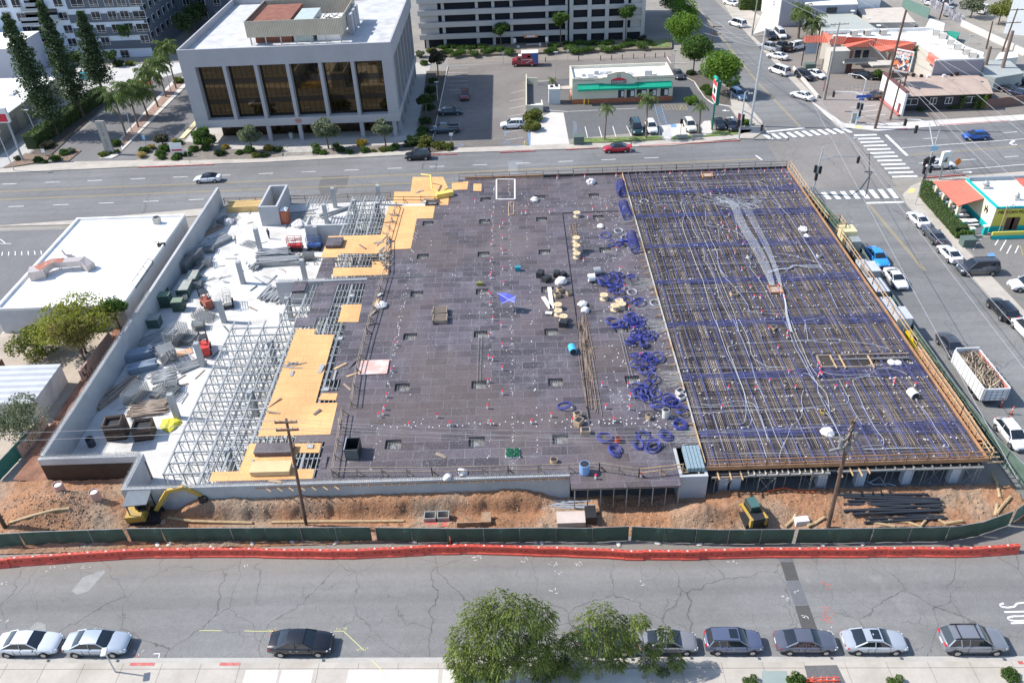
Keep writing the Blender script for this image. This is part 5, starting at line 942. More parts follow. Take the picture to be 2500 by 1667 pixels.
# ---- far right: white shop, grey-blue building, sheds
wb=thing('white_shop','bright white shop with sign lettering beside the palm, top right','building',g('D',1400,280));p,q=g('D',1330,150),g('D',1470,290);a=[(p.x,p.y),(q.x,q.y),(q.x+26,q.y+4),(q.x+26,q.y+30),(p.x,p.y+30)]
part('wall',MB().prism(a,0,8),flatm('bright_white',(.8,.8,.8),.8),wb);part('shadow_side',MB().bar((q.x+.1,q.y-.12,4),(q.x+13,q.y+1.9,4),.2,8),mat('shade_grey_side',(.38,.38,.42),.9,.05,.4),wb)  # shade painted in: grey panel laid over the white shop's shaded flank
m=MB();e=Vector((q.x-p.x,q.y-p.y,0)).normalized();o=Vector(((p.x+q.x)/2-e.x,(p.y+q.y)/2-.2,0))
for k,(z,w) in enumerate(((7.3,1.1),(6.9,.7),(5.2,1.7),(4.6,1.5),(4.0,1.6))): m.bar(o+Vector((0,0,z)),o+e*w+Vector((0,0,z)),.06,.32)
part('wall_lettering',m,flatm('sign_dark',(.05,.05,.1),.6),wb)
gb=thing('grey_warehouse','grey blue warehouse with white roof at the top right','building',g('E',300,150));a=[g('E',60,60,5.5),g('E',590,45,5.5),g('E',560,0,5.5)+Vector((3,10,0)),g('E',0,0,5.5)+Vector((0,10,0))]
part('wall',MB().prism([(p.x,p.y) for p in a],0,5.3),mat('blue_grey_wall',(.3,.32,.38),.9,.05,.4),gb);part('roof',MB().prism([(p.x-.1,p.y) for p in a],5.3,5.5),ROOFW,gb);c=gy('E',305,110,a[0].y-.1);part('window',MB().box(c.x-1.2,c.x+1.2,a[0].y-.4,a[0].y-.05,c.z-.6,c.z+.6),DGLASS,gb)
gr=thing('grey_roof_house','low house with sage grey roof behind the motel','house',g('E',500,250));a=[g('E',200,330,3.4),g('E',800,315,3.4),g('E',520,130,3.4),g('E',180,150,3.4)];part('wall',MB().prism([(p.x,p.y) for p in a],0,3.2),MW,gr);part('roof',MB().prism([(p.x,p.y) for p in a],3.2,3.4),mat('sage_roof',(.36,.38,.35),.9,.06,.5),gr)
for x,y in ((525,155),(700,232),(800,312)): c=g('E',x,y,3.4);m=MB();m.lathe(c.x,c.y,[(.05,c.z),(.05,c.z+.6),(.5,c.z+.7),(.55,c.z+.85)],10);part('satellite_dish',m,WHITEF,gr)
fl=thing('low_roof_building','building with worn tan and pink flat roof, top right','building',g('E',800,150));a=[g('E',700,245,3.),g('E',1200,240,3.),g('E',1060,80,3.),g('E',580,95,3.)];part('wall',MB().prism([(p.x,p.y) for p in a],0,2.8),MW,fl);part('roof',MB().prism([(p.x,p.y) for p in a],2.8,3.),mat('worn_roof',(.52,.46,.4),.9,.15,.4,dirt=(.36,.33,.29),dscale=.4),fl)
wc=thing('white_building','tall white building with dark window at the right edge','building',g('E',2250,450));p=g('E',2130,360);part('wall',MB().prism([(p.x,p.y),(p.x+14,p.y-9),(p.x+26,p.y+8),(p.x+12,p.y+16)],0,9),flatm('bright_white2',(.75,.77,.77),.8),wc);m=MB();q=gy('E',2330,250,p.y-5);m.bar((p.x+5.5,p.y-3.8,5.2),(p.x+10,p.y-6.6,5.2),.3,2.4);part('window',m,DGLASS,wc)
for nm,q,z,mt,lb in (('shipping_container',[(1305,290),(1490,330),(1505,250),(1350,200)],2.6,flatm('cont_white',(.7,.7,.7),.7),'white storage container behind the motel roof'),('tool_shed',[(1900,800),(2050,830),(2352,780),(2200,650),(1950,640)],2.8,mat('shed_grey',(.33,.35,.34),.9,.08,.5),'low grey roofed shed right of the motel'),('trailer_home',[(2040,640),(2290,610),(2270,550),(2090,560)],2.6,flatm('trailer_white',(.62,.62,.6),.6),'cream camper trailer behind the grey shed'),('canopy_tent',[(1690,480),(1920,560),(1900,640),(1760,560)],2.4,flatm('tent_white',(.75,.75,.77),.8),'white canopy tent beyond the motel air conditioners'),('skip',[(1500,340),(1640,400),(1670,350),(1560,330)],1.6,mat('green_skip',(.02,.25,.17),.7,.1,1),'green covered skip behind the motel')):
 P=[g('E',x,y,z) for x,y in q];t=thing(nm,lb,{'shipping_container':'container','tool_shed':'shed','trailer_home':'trailer','canopy_tent':'tent','skip':'skip'}[nm],(P[0].x,P[0].y,0));part('body',MB().prism([(p.x,p.y) for p in P],0,z-.15),mt,t);part('top',MB().prism([(p.x*1.001,p.y) for p in P],z-.15,z),mt if nm != 'shipping_container' else WHITEF,t)
m=MB();P=[g('E',x,y) for x,y in ((1050,80),(1330,200))];m.bar(P[0]+Vector((0,0,1.2)),P[1]+Vector((0,0,1.2)),.08,2.4);tag(m.build('screen_fence',mat('green_screen',(.13,.22,.19),.8,.1,1)),'green screened fence along the back alley','fence')
m=MB();P=[g('E',x,y) for x,y in ((1250,10),(1700,280))];m.bar(P[0]+Vector((0,0,1.1)),P[1]+Vector((0,0,1.1)),.1,2.2);tag(m.build('graffiti_fence',mat('grey_fence',(.16,.16,.18),.8,.3,.7,dirt=(.5,.5,.55),dscale=.9)),'grey fence with pale graffiti by the storage lot','fence')
m=MB();P=[g('E',x,y) for x,y in ((1680,280),(2352,600))];m.bar(P[0]+Vector((0,0,.7)),P[1]+Vector((0,0,.7)),.3,1.4);tag(m.build('alley_wall',CONC_PALE),'long pale alley wall at the top right','wall')
# ================================================================ VEHICLES AND PEOPLE
CARG=NT('car_glass').out((.015,.02,.028),.04,.0);CARG.node_tree.nodes['Principled BSDF'].inputs['Specular IOR Level'].default_value=.9
TYRE=flatm('tyre',(.018,.018,.02),.85);RIM=flatm('rim',(.45,.45,.46),.35,.8);TAIL=flatm('tail_light',(.5,.02,.03),.3);HEAD=flatm('head_light',(.75,.78,.8),.15);BLKP=flatm('black_trim',(.02,.02,.022),.5)
def paint(c,met=0.):
 k='paint_%.2f_%.2f_%.2f' % c
 if k not in MC:
  t=NT(k);m=t.out(t.vary(c,.9,.03),.32,met);t.b.inputs['Coat Weight'].default_value=1.;t.b.inputs['Coat Roughness'].default_value=.05;MC[k]=m
 return MC[k]
# kind: L, W, body profile [(x, top z)], bottom z, greenhouse (rear base, roof rear, roof front, windscreen base), roof z, belt z, wheels x
KIND=dict(
 sedan=(4.85,1.84,[(-2.42,.72),(-2.36,.93),(-1.75,1.02),(-.6,.98),(.75,.97),(1.1,.96),(1.75,.88),(2.25,.76),(2.42,.6)],(-1.78,-.85,.35,1.12),1.45,.97,(-1.42,1.45)),
 coupe=(4.5,1.83,[(-2.25,.75),(-2.2,.95),(-1.75,1.02),(-.6,.97),(.6,.95),(1.0,.94),(1.65,.86),(2.1,.74),(2.25,.58)],(-1.85,-.7,.2,1.0),1.36,.95,(-1.35,1.35)),
 hatch=(4.3,1.8,[(-2.15,.6),(-2.12,.95),(-1.95,1.03),(-.6,1.0),(.8,.98),(1.15,.97),(1.7,.88),(2.05,.76),(2.15,.58)],(-2.02,-1.35,.3,1.18),1.5,1.0,(-1.32,1.35)),
 suv=(4.65,1.88,[(-2.32,.6),(-2.3,1.02),(-2.15,1.1),(-.6,1.08),(.8,1.07),(1.1,1.06),(1.75,1.0),(2.2,.88),(2.32,.65)],(-2.2,-1.78,.3,1.1),1.7,1.08,(-1.4,1.42)),
 van=(5.1,1.95,[(-2.55,.6),(-2.53,1.05),(-2.4,1.15),(-.6,1.15),(1.2,1.13),(1.5,1.1),(2.0,.98),(2.45,.82),(2.55,.6)],(-2.46,-2.2,.75,1.6),1.95,1.15,(-1.55,1.6)),
 pickup=(5.6,1.95,[(-2.8,.65),(-2.78,1.1),(-.6,1.12),(.0,1.12),(1.0,1.1),(1.35,1.1),(2.1,1.04),(2.68,.95),(2.8,.7)],(-.72,-.5,.75,1.4),1.85,1.12,(-1.75,1.75)))
CMESH={}
def car_meshes(kind):
 if kind in CMESH: return CMESH[kind]
 L,Wd,prof,gh,rz,belt,wx=KIND[kind];hw=Wd/2;out=[]
 def ring(x,zt,t):
  w=hw*(1-.17*abs(t)**4);zb=.26+.1*abs(t)**6;zm=zb+(zt-zb)*.55
  h=[(w*.86,zb),(w*.97,zb+.08),(w,zm),(w*.975,zt-.1),(w*.9,zt-.025),(w*.55,zt+.012)]
  return [(x,y,z) for y,z in h]+[(x,-y,z) for y,z in h[::-1]]
 b=MB();fine=[]
 for (xa,za),(xb,zb_) in zip(prof,prof[1:]): fine += [(xa+(xb-xa)*k/2,za+(zb_-za)*k/2) for k in range(2)]
 fine.append(prof[-1]);b.loft([ring(x,z,x/(L/2)) for x,z in fine])
 g0,g1,g2,g3=gh;wb,wt=hw*.9,hw*.68
 def gr(x,z,w,c=0.): return [(x,w,z),(x,w*.5,z+c),(x,-w*.5,z+c),(x,-w,z)]
 glass=MB();gl_=[(g0,belt-.02,wb*.97),(g1,rz-.04,wt),((g1+g2)/2,rz-.01,wt+.01),(g2,rz-.05,wt),(g3,belt-.02,wb*.95)]
 rings=[]
 for x,z,w in gl_: bx_=x;rings.append([(x,w,z),(x,0,z+.03),(x,-w,z)])
 n0=len(glass.v)
 for i,(x,z,w) in enumerate(gl_): glass.v += [(x,w,z),(x,0,z+.03),(x,-w,z)]
 for i in range(4):
  a=n0+i*3;glass.f += [[a,a+3,a+4,a+1],[a+1,a+4,a+5,a+2]]
 k0=len(glass.v);glass.v += [(x,wb*.97,belt-.03) for x,z,w in gl_]+[(x,-wb*.97,belt-.03) for x,z,w in gl_]
 for i in range(4): glass.f += [[n0+i*3,k0+i,k0+i+1,n0+i*3+3],[n0+i*3+2,n0+i*3+5,k0+5+i+1,k0+5+i]]
 rf=MB();xs_=[g1-.06,(g1+g2)/2,g2+.04];rr=[]
 for x,dz in zip(xs_,(-.03,.015,-.03)): rr.append([(x,wt+.03,rz-.045+dz),(x,wt*.85,rz+.0+dz),(x,0,rz+.025+dz),(x,-wt*.85,rz+dz),(x,-wt-.03,rz-.045+dz),(x,-wt,rz-.08+dz),(x,wt,rz-.08+dz)])
 rf.loft(rr)
 for s_ in (-1,1):
  rf.bar((g0+.02,s_*wb*.97,belt),(g1,s_*(wt+.012),rz-.05),.09 if kind != 'van' else .2,.05);rf.bar((g3-.02,s_*wb*.96,belt),(g2,s_*(wt+.012),rz-.05),.06,.05)
  xm=(g1+g2)/2+.05;rf.bar((xm,s_*(wb*.97+.012),belt-.02),(xm-.05,s_*(wt+.02),rz-.05),.03,.09)
  if kind in ('suv','van'): rf.bar((g1+.55,s_*(wb*.97+.012),belt-.02),(g1+.4,s_*(wt+.02),rz-.05),.03,.1)
 if kind == 'pickup':
  b2=MB();b2.box(-2.62,-.85,-.75,.75,1.125,1.14);out.append(('bed',b2,BLKP,None,False))
  for q in ((-2.75,-.75,.78,.92),(-2.75,-.75,-.92,-.78),(-2.77,-2.65,-.78,.78)): b.box(*q,1.0,1.3)
 out += [('body',b,'P',None,True),('windows',glass,CARG,None,True),('roof',rf,'P',None,True)]
 for x in wx:
  for s_ in (-1,1):
   r=.34 if kind in ('suv','pickup','van') else .32;y=s_*(hw-.1);t=MB();t.tube([(x,y-s_*.12,r),(x,y+s_*.105,r)],r,16);out.append(('wheel',t,TYRE,None,False));t=MB();t.tube([(x,y+s_*.08,r),(x,y+s_*.118,r)],[r*.66,r*.6],12);out.append(('rim',t,RIM,'wheel',False))
   t=MB();t.tube([(x,y-s_*.1,r+.03),(x,y+s_*.075,r+.03)],r+.07,14);out.append(('wheel_arch',t,BLKP,None,False))
 zt=belt-.2
 for s_ in (-1,1):
  sm_=MB()
  for x in (g3-.12,(g1+g2)/2+.03,g1+.1): sm_.box(x-.012,x+.012,s_*(hw+.002)-.008,s_*(hw+.002)+.008,.4,belt-.06)
  out.append(('door_seams',sm_,BLKP,None,False));t=MB();[t.box(x-.1,x+.1,s_*(hw-.005)-.015,s_*(hw-.005)+.015,belt-.2,belt-.16) for x in (g2-.45,g1+.25)];out.append(('door_handles',t,RIM,None,False))
 for s_ in (-1,1):
  t=MB();t.bar((L/2-.34,s_*hw*.87,zt-.1),(L/2-.06,s_*hw*.62,zt-.16),.12,.11);out.append(('headlight',t,HEAD,None,False));t=MB();t.box(-L/2-.012,-L/2+.2,s_*hw*.62-.16,s_*hw*.62+.16,zt,zt+.16) if kind in ('suv','van','hatch') else t.bar((-L/2+.02,s_*hw*.5,zt+.02),(-L/2+.22,s_*hw*.9,zt+.02),.1,.15);out.append(('tail_light',t,TAIL,None,False))
  t=MB();t.ob(g3-.25,s_*(hw+.09),belt,.12,.2,.14);out.append(('mirror',t,'P',None,False))
 t=MB();t.box(L/2-.1,L/2+.012,-hw*.5,hw*.5,.42,.58);out.append(('grille',t,BLKP,None,False));t=MB();t.box(-L/2-.015,-L/2+.05,-.26,.26,.62,.76);out.append(('number_plate',t,flatm('plate',(.6,.6,.62),.5),None,False))
 CMESH[kind]=[(n,(mb.mesh(n,CARG if m == 'P' else m,sm)),m,p) for n,mb,m,p,sm in out]
 for n,me,m,p in CMESH[kind]:
  if n in ('body','roof','windows'): me.set_sharp_from_angle(angle=radians(48))
 return CMESH[kind]
PM={}
def car(kind,col,loc,ang,label,cat='car',name='parked_car',met=.35,group=None,roofcol=None,extra=None,sc=1.):
 t=thing(name,label,cat,(loc[0],loc[1],loc[2] if len(loc) > 2 else .01),group);last={}
 for n,me,m,p in car_meshes(kind):
  if m == 'P':
   c=roofcol if (n == 'roof' and roofcol) else col;key=(kind,n,c)
   if key not in PM: k=me.copy();k.materials[0]=paint(c,met if max(c) < .6 else 0.);PM[key]=k
   me=PM[key]
  o=bpy.data.objects.new(n,me);COL.objects.link(o);o.parent=last[p] if p else t;OFF[o]=Vector();last[n]=o
 if extra:
  L,Wd,prof,gh,rz,belt,wx=KIND[kind];OFF[t]=Vector()
  for e in extra:
   if e == 'sunroof': part('sunroof',MB().box(gh[2]-.75,gh[2]-.1,-.42,.42,rz+.02,rz+.035),CARG,t)
   if e == 'rails':
    for s_ in (-1,1): part('roof_rail',MB().bar((gh[1]+.1,s_*.62,rz+.04),(gh[2]-.1,s_*.62,rz+.04),.05),BLKP,t)
   if e == 'bars':
    for x in (gh[1]+.4,gh[2]-.3): part('roof_bar',MB().bar((x,-.62,rz+.07),(x,.62,rz+.07),.06,.04),BLKP,t)
 t.rotation_euler.z=ang;t.scale=(sc,)*3
 return t
WHT,SIL,GRY,DGR,BLK,BLU,RED_=(.78,.78,.79),(.48,.51,.55),(.2,.21,.25),(.075,.078,.09),(.012,.013,.018),(.03,.3,.75),(.5,.012,.03)
# near kerb row, noses to the right
near=[('sedan',(.55,.58,.63),('P',-75,1410),('P',375,1410),'white silver sedan cut off by the left edge at the near kerb',None),('sedan',(.45,.5,.56),('P',425,1410),('P',885,1410),'pale silver sedan second from left at the near kerb',None),('sedan',BLK,('Q',150,1375),('Q',615,1375),'black sedan parked alone on the near street',None),('hatch',(.02,.03,.05),('R',1045,1380),('R',1470,1380),'dark hatchback half hidden beneath the smaller near tree',None),('sedan',(.3,.29,.3),('S',190,1380),('S',622,1380),'beige grey sedan with its tail under tree branches',None),('suv',(.12,.14,.22),('S',682,1370),('S',1095,1370),'slate blue crossover with sunroof at the near kerb',('sunroof',)),('sedan',(.13,.14,.18),('S',1198,1380),('S',1650,1380),'dark grey sedan beside the asphalt trench patch',None),('sedan',(.5,.53,.57),('T',628,1380),('T',1092,1380),'silver sedan with dark sunroof at the near kerb',('sunroof',)),('suv',(.25,.26,.29),('T',1352,1380),('T',1825,1380),'grey crossover with roof rails nearest the right edge',('rails','bars'))]
for kd,c,a,b,lab,ex in near:
 p,q=g(*a,.5),g(*b,.5);car(kd,c,((p.x+q.x)/2,kerb_y((p.x+q.x)/2)+1.25),-.03,lab,group='cars parked along the near kerb',extra=ex,sc=min(1.08,max(.94,(q.x-p.x)/KIND[kd][0])))
E_,N_2,W_2,S_2=0,pi/2+.03,pi,-pi/2+.03
def bb(v,x0,y0,x1,y1,z=.7): p=g(v,(x0+x1)/2,(y0+y1)/2,z);return (p.x,p.y)
CS,ML,RL,OL='cars parked along the cross street','vehicles in the motel and shop lots','cars in the drive-in restaurant lot','cars in the middle car park'
for kd,c,box,ang,lab,gp,ex in [
 ('coupe',(.72,.74,.78),('F',1740,78,1955,168),W_2+.03,'white hatchback coupe with black roof driving on the far road',None,None),('suv',BLK,('B',2080,1330,2300,1432),W_2,'black boxy car at the far kerb below the office',None,None),('sedan',RED_,('C',1735,1275,1955,1355),W_2,'bright red sedan with black roof stopped at the far kerb',None,None),('hatch',(.02,.1,.42),('E',1705,1382,1972,1495),W_2,'blue hatchback driving right of the intersection',None,None),('sedan',WHT,('J',1078,205,1355,305),E_,'white sedan behind the traffic signal pole at the corner',None,None),
 ('sedan',BLU,('J',565,985,762,1168),S_2,'bright sky blue sedan beside the site fence',CS,None),('coupe',WHT,('J',722,1165,935,1372),S_2,'white coupe with mirrors parked just behind the blue sedan',CS,None),('coupe',WHT,('J',932,672,1128,812),N_2,'white sedan nearest the crosswalk opposite the site',CS,None),('coupe',DGR,('J',1052,810,1295,968),N_2,'dark grey coupe between two white cars',CS,None),('coupe',WHT,('J',1197,965,1422,1130),N_2,'white coupe in front of the dark exiting car',CS,None),
 ('van',DGR,('J',1368,1110,1748,1258),W_2,'dark charcoal family car nosing out of the restaurant lot','cars by the taco restaurant',('rails',)),('suv',WHT,('J',1822,1252,2200,1395),W_2,'white crossover cut by the right edge','cars by the taco restaurant',None),('suv',BLK,('O',1478,25,1705,195),N_2,'black boxy suv with red tail light at right kerb',CS,None),('van',WHT,('O',1612,160,1990,400),N_2,'white van cut by the right edge behind the black suv',CS,None),('sedan',DGR,('O',1075,290,1300,520),S_2,'dark grey sedan parked in front of the debris trailer',CS,None),('hatch',WHT,('O',1540,965,1800,1240),S_2,'white hatchback beside the fence near the lower right',CS,None),
 ('van',WHT,('D',1410,675,1578,825),N_2+.45,'white passenger van parked on the cross street',CS,None),('sedan',WHT,('D',1660,965,1812,1058),N_2+.6,'white sedan at the kerb by the sign pole',CS,None),('van',WHT,('D',980,190,1115,312),N_2+.45,'white minivan farthest up the cross street',CS,None),('sedan',WHT,('D',1412,545,1538,642),N_2+.8,'white sedan in the motel lot close to the road',ML,None),('pickup',(.4,.42,.45),('D',1328,450,1450,562),N_2+.5,'silver pickup in the shop lot',ML,None),('pickup',BLK,('D',1465,440,1592,556),N_2+.3,'black pickup between silver pickup and white van',ML,None),('van',WHT,('D',1620,430,1770,552),.5,'white work van with roof ladder in the shop lot',ML,('bars',)),('van',WHT,('D',1448,308,1556,418),S_2,'white van backed up to the white shop',ML,None),('suv',BLK,('D',1350,335,1450,420),S_2,'black car under a pale cover by the white shop',ML,None),('suv',BLK,('D',1700,745,1822,858),S_2+.4,'black suv beside the white sedan at the motel',ML,None),('sedan',WHT,('D',1820,718,1948,848),S_2+.4,'white sedan in front of the motel stairs',ML,None),('sedan',BLK,('E',575,735,745,865),-.5,'black sedan parked under the motel balcony',ML,None),('hatch',(.1,.07,.06),('E',718,968,860,1058),W_2+.1,'brown hatchback beside the white end wall',ML,None),
 ('suv',WHT,('D',72,1262,188,1438),S_2,'white boxy suv left of the palm in the bays',RL,None),('van',(.02,.06,.06),('C',1955,1060,2078,1218),S_2,'dark green minivan in the restaurant bays',RL,('rails',)),('suv',(.7,.68,.6),('D',478,1248,606,1418),S_2,'cream white suv beside the accessible bay',RL,None),('sedan',BLK,('D',785,1238,918,1382),S_2,'black sedan beside the green sign pole',RL,None),('sedan',(.02,.02,.025),('D',936,1258,1032,1388),S_2,'black car behind the red feather flag',RL,None),('suv',(.25,.36,.5),('D',985,935,1122,1078),S_2+.25,'pale blue suv at the kerb by the big tree',CS,None),('suv',DGR,('D',958,858,1062,952),S_2+.25,'dark suv behind the pale blue one',CS,None),('sedan',DGR,('D',368,748,462,824),S_2,'dark car beside the restaurant wall',RL,None),
 ('hatch',(.18,.015,.02),('C',448,800,528,888),S_2,'dark red hatchback with raised tailgate in shade',OL,None),('sedan',(.03,.05,.07),('C',268,955,458,1022),E_,'dark teal sedan in the office shadow',OL,None),('pickup',(.06,.09,.12),('C',200,1098,428,1196),W_2,'dark blue pickup in the office shadow',OL,None),('suv',WHT,('C',822,1062,1012,1150),W_2,'white crossover alone in the sunny car park',OL,None),('sedan',(.55,.12,.04),('A',1200,722,1312,778),W_2,'orange car behind the palms by the office',None,None),
 ('suv',(.02,.04,.05),('E',2115,810,2260,930),-.9,'dark green suv nearest the tall bare palm trunk',ML,None),('sedan',(.05,.07,.08),('E',2250,805,2380,900),-.9,'grey car behind the dark green suv',ML,None),('sedan',BLK,('E',2155,905,2290,1005),-.9,'black sedan with pale headlights on the dirt lot',ML,None),('sedan',(.02,.03,.07),('E',2235,945,2390,1035),-.9,'dark blue sedan at the right edge lot',ML,None),('van',(.5,.52,.55),('E',1380,0,1500,60),.9,'silver van in the top right storage lot',ML,None),('suv',WHT,('E',1310,0,1400,30),.9,'white car in the top right storage lot',ML,None),('van',WHT,('E',1470,0,1620,60),.9,'large white van in the storage lot',ML,None),('pickup',(.5,.5,.5),('E',1500,85,1620,170),1.,'silver pickup behind the graffiti fence',ML,None),('van',WHT,('E',870,235,1010,310),.4,'white truck behind the motel roof',ML,('bars',)),('sedan',DGR,('E',1070,245,1190,310),.4,'dark car behind the motel roof',ML,None),('van',WHT,('E',1850,60,2000,150),.8,'white boat shaped van under the trees',ML,None),('sedan',WHT,('D',930,0,1030,60),N_2+.5,'white sedan by the clipped green hedge',ML,None)]:
 car(kd,c,bb(*box),ang,lab,group=gp,extra=ex,roofcol=BLK if 'black roof' in lab else None)
# ambulance
p=bb('C',915,480,1135,592,1.2);t=thing('ambulance','red and blue ambulance with white box roof in the far car park','ambulance',(p[0],p[1],.02));OFF[t]=Vector();AR=paint((.32,.02,.04))
m=MB();m.loft([[(x,1.0*s_,z) for s_,z in ((-1,.4),(-1,zt),(1,zt),(1,.4))] for x,zt in ((-2.9,1.05),(-2.75,1.35),(-1.95,1.45),(-1.94,1.5))]);part('bonnet',m,AR,t)
m=MB();m.loft([[(x,y,z) for y,z in ((-.98,.5),(-.98,1.4),(-.8,zt),(.8,zt),(.98,1.4),(.98,.5))] for x,zt in ((-2.0,1.5),(-1.45,2.2),(-.7,2.25))]);part('cab',m,AR,t);part('cab_roof',MB().box(-1.4,-.7,-.8,.8,2.25,2.32),WHITEF,t)
m=MB();m.quadbox([(-1.98,-.82,1.5),(-1.98,.82,1.5),(-1.9,.82,1.5),(-1.9,-.82,1.5),(-1.48,-.74,2.15),(-1.48,.74,2.15),(-1.4,.74,2.15),(-1.4,-.74,2.15)]);part('windscreen',m,CARG,t)
for s_ in (-1,1): part('side_window',MB().box(-1.6,-.9,s_*.95-.04,s_*.95+.04,1.45,1.95),CARG,t)
part('box_body',MB().box(-.68,3.,-1.15,1.15,.5,2.9),AR,t);part('box_roof',MB().box(-.7,3.02,-1.18,1.18,2.9,3.02),WHITEF,t)
for s_ in (-1,1):
 m=MB();y=s_*1.165;m.poly([(1.5,y,2.85),(2.95,y,2.85),(2.95,y,.7),(2.0,y,.7),(2.2,y,1.5),(1.7,y,1.9)]);part('blue_panel',m,flatm('amb_blue',(.03,.12,.38),.4),t);m=MB();m.bar((-.6,y,1.55),(1.6,y,1.6),.02,.12);m.bar((.2,y,.8),(1.7,y,1.5),.02,.1);part('stripe',m,WHITEF,t);part('side_window',MB().box(.6,1.3,min(y,y*.99),max(y,y*1.006),2.0,2.4),CARG,t)
for x in (-2.1,1.6):
 for s_ in (-1,1): w=part('wheel',MB().tube([(x,s_*.8,.4),(x,s_*1.08,.4)],.4,14),TYRE,t);part('rim',MB().tube([(x,s_*1.0,.4),(x,s_*1.1,.4)],.24,10),RIM,w)
part('light_bar',MB().box(-.75,-.6,-.8,.8,2.6,2.75),WHITEF,t)
# debris trailer
p0,p1,p2,p3=g('O',1420,862),g('O',1610,852),g('O',1410,435,2.3),g('O',1222,447,2.3);p2.z=p3.z=0;t=thing('debris_trailer','white high sided trailer full of scrap timber beside the fence','trailer',(p0.x,p0.y,0));TW=mat('trailer_paint',(.72,.72,.72),.6,.06,.7,dirt=(.55,.53,.5),dscale=.5);TH_=2.35;fl_=.8
p0.x=p3.x=47.45;p1.x=p2.x=50.1;p0.y=p1.y=64.75;p2.y=p3.y=71.5
for a,b in ((p0,p3),(p1,p2)):
 m=MB();m.bar((a.x,a.y,(TH_+fl_)/2),(b.x,b.y,(TH_+fl_)/2),.12,TH_-fl_);s_=part('side_panel',m,TW,t);m=MB()
 for k in range(9): c=a.lerp(b,(k+.5)/9);o_=-.09 if a is p0 else .09;m.box(c.x+o_-.03,c.x+o_+.03,c.y-.05,c.y+.05,fl_,TH_)
 part('rib',m,TW,s_);part('red_lining',MB().box(a.x+(.07 if a is p0 else -.09),a.x+(.09 if a is p0 else -.07),p0.y+.2,p3.y-.2,fl_+.2,TH_-.05),mat('red_lining',(.5,.2,.17),.8,.15,1),s_)
m=MB();m.box(p0.x+.07,p1.x-.07,p0.y-.06,p0.y+.06,fl_,TH_-.02);tg=part('tailgate',m,TW,t);m=MB();[m.box(p0.x+.3+k*.55,p0.x+.36+k*.55,p0.y-.1,p0.y-.062,fl_,TH_-.1) for k in range(5)];[m.box(p0.x+.1,p1.x-.1,p0.y-.1,p0.y-.063,fl_+.3+k*.4,fl_+.34+k*.4) for k in range(3)];part('tailgate_ribs',m,mat('grey_rib',(.4,.4,.42),.6,.1,1),tg)
part('front_panel',MB().box(p0.x+.07,p1.x-.07,p3.y-.06,p3.y+.06,fl_,TH_+.25),TW,t);part('floor',MB().box(p0.x+.07,p1.x-.07,p0.y+.07,p3.y-.07,fl_-.15,fl_),MULL,t)
for y in (p0.y+1.3,p0.y+2.4):
 for x in (p0.x+.3,p1.x-.3): part('wheel',MB().tube([(x-.15,y,.42),(x+.15,y,.42)],.42,14),TYRE,t)
m=MB();m.box(p0.x+.13,p1.x-.13,p0.y+.1,p3.y-.1,fl_+.9,fl_+.95)
for k in range(330):
 x,y=rnd.uniform(p0.x+.4,p1.x-.4),rnd.uniform(p0.y+.5,p3.y-.5);a=rnd.gauss(1.2,.5);l=rnd.uniform(.8,2.2)*.5;z=fl_+1+rnd.uniform(0,.5);dx,dy=cos(a)*l,sin(a)*l;cl=lambda v,lo,hi: max(lo,min(hi,v))
 m.bar((cl(x-dx,p0.x+.15,p1.x-.15),cl(y-dy,p0.y+.15,p3.y-.15),z),(cl(x+dx,p0.x+.15,p1.x-.15),cl(y+dy,p0.y+.15,p3.y-.15),z+rnd.uniform(-.15,.25)),rnd.uniform(.04,.11),.03)
tag(m.build('scrap_timber',islandm('scrap',(.03,.025,.02),(.5,.4,.29),1.5)),'heap of broken scrap timber filling the white trailer','scrap timber',kind='stuff')
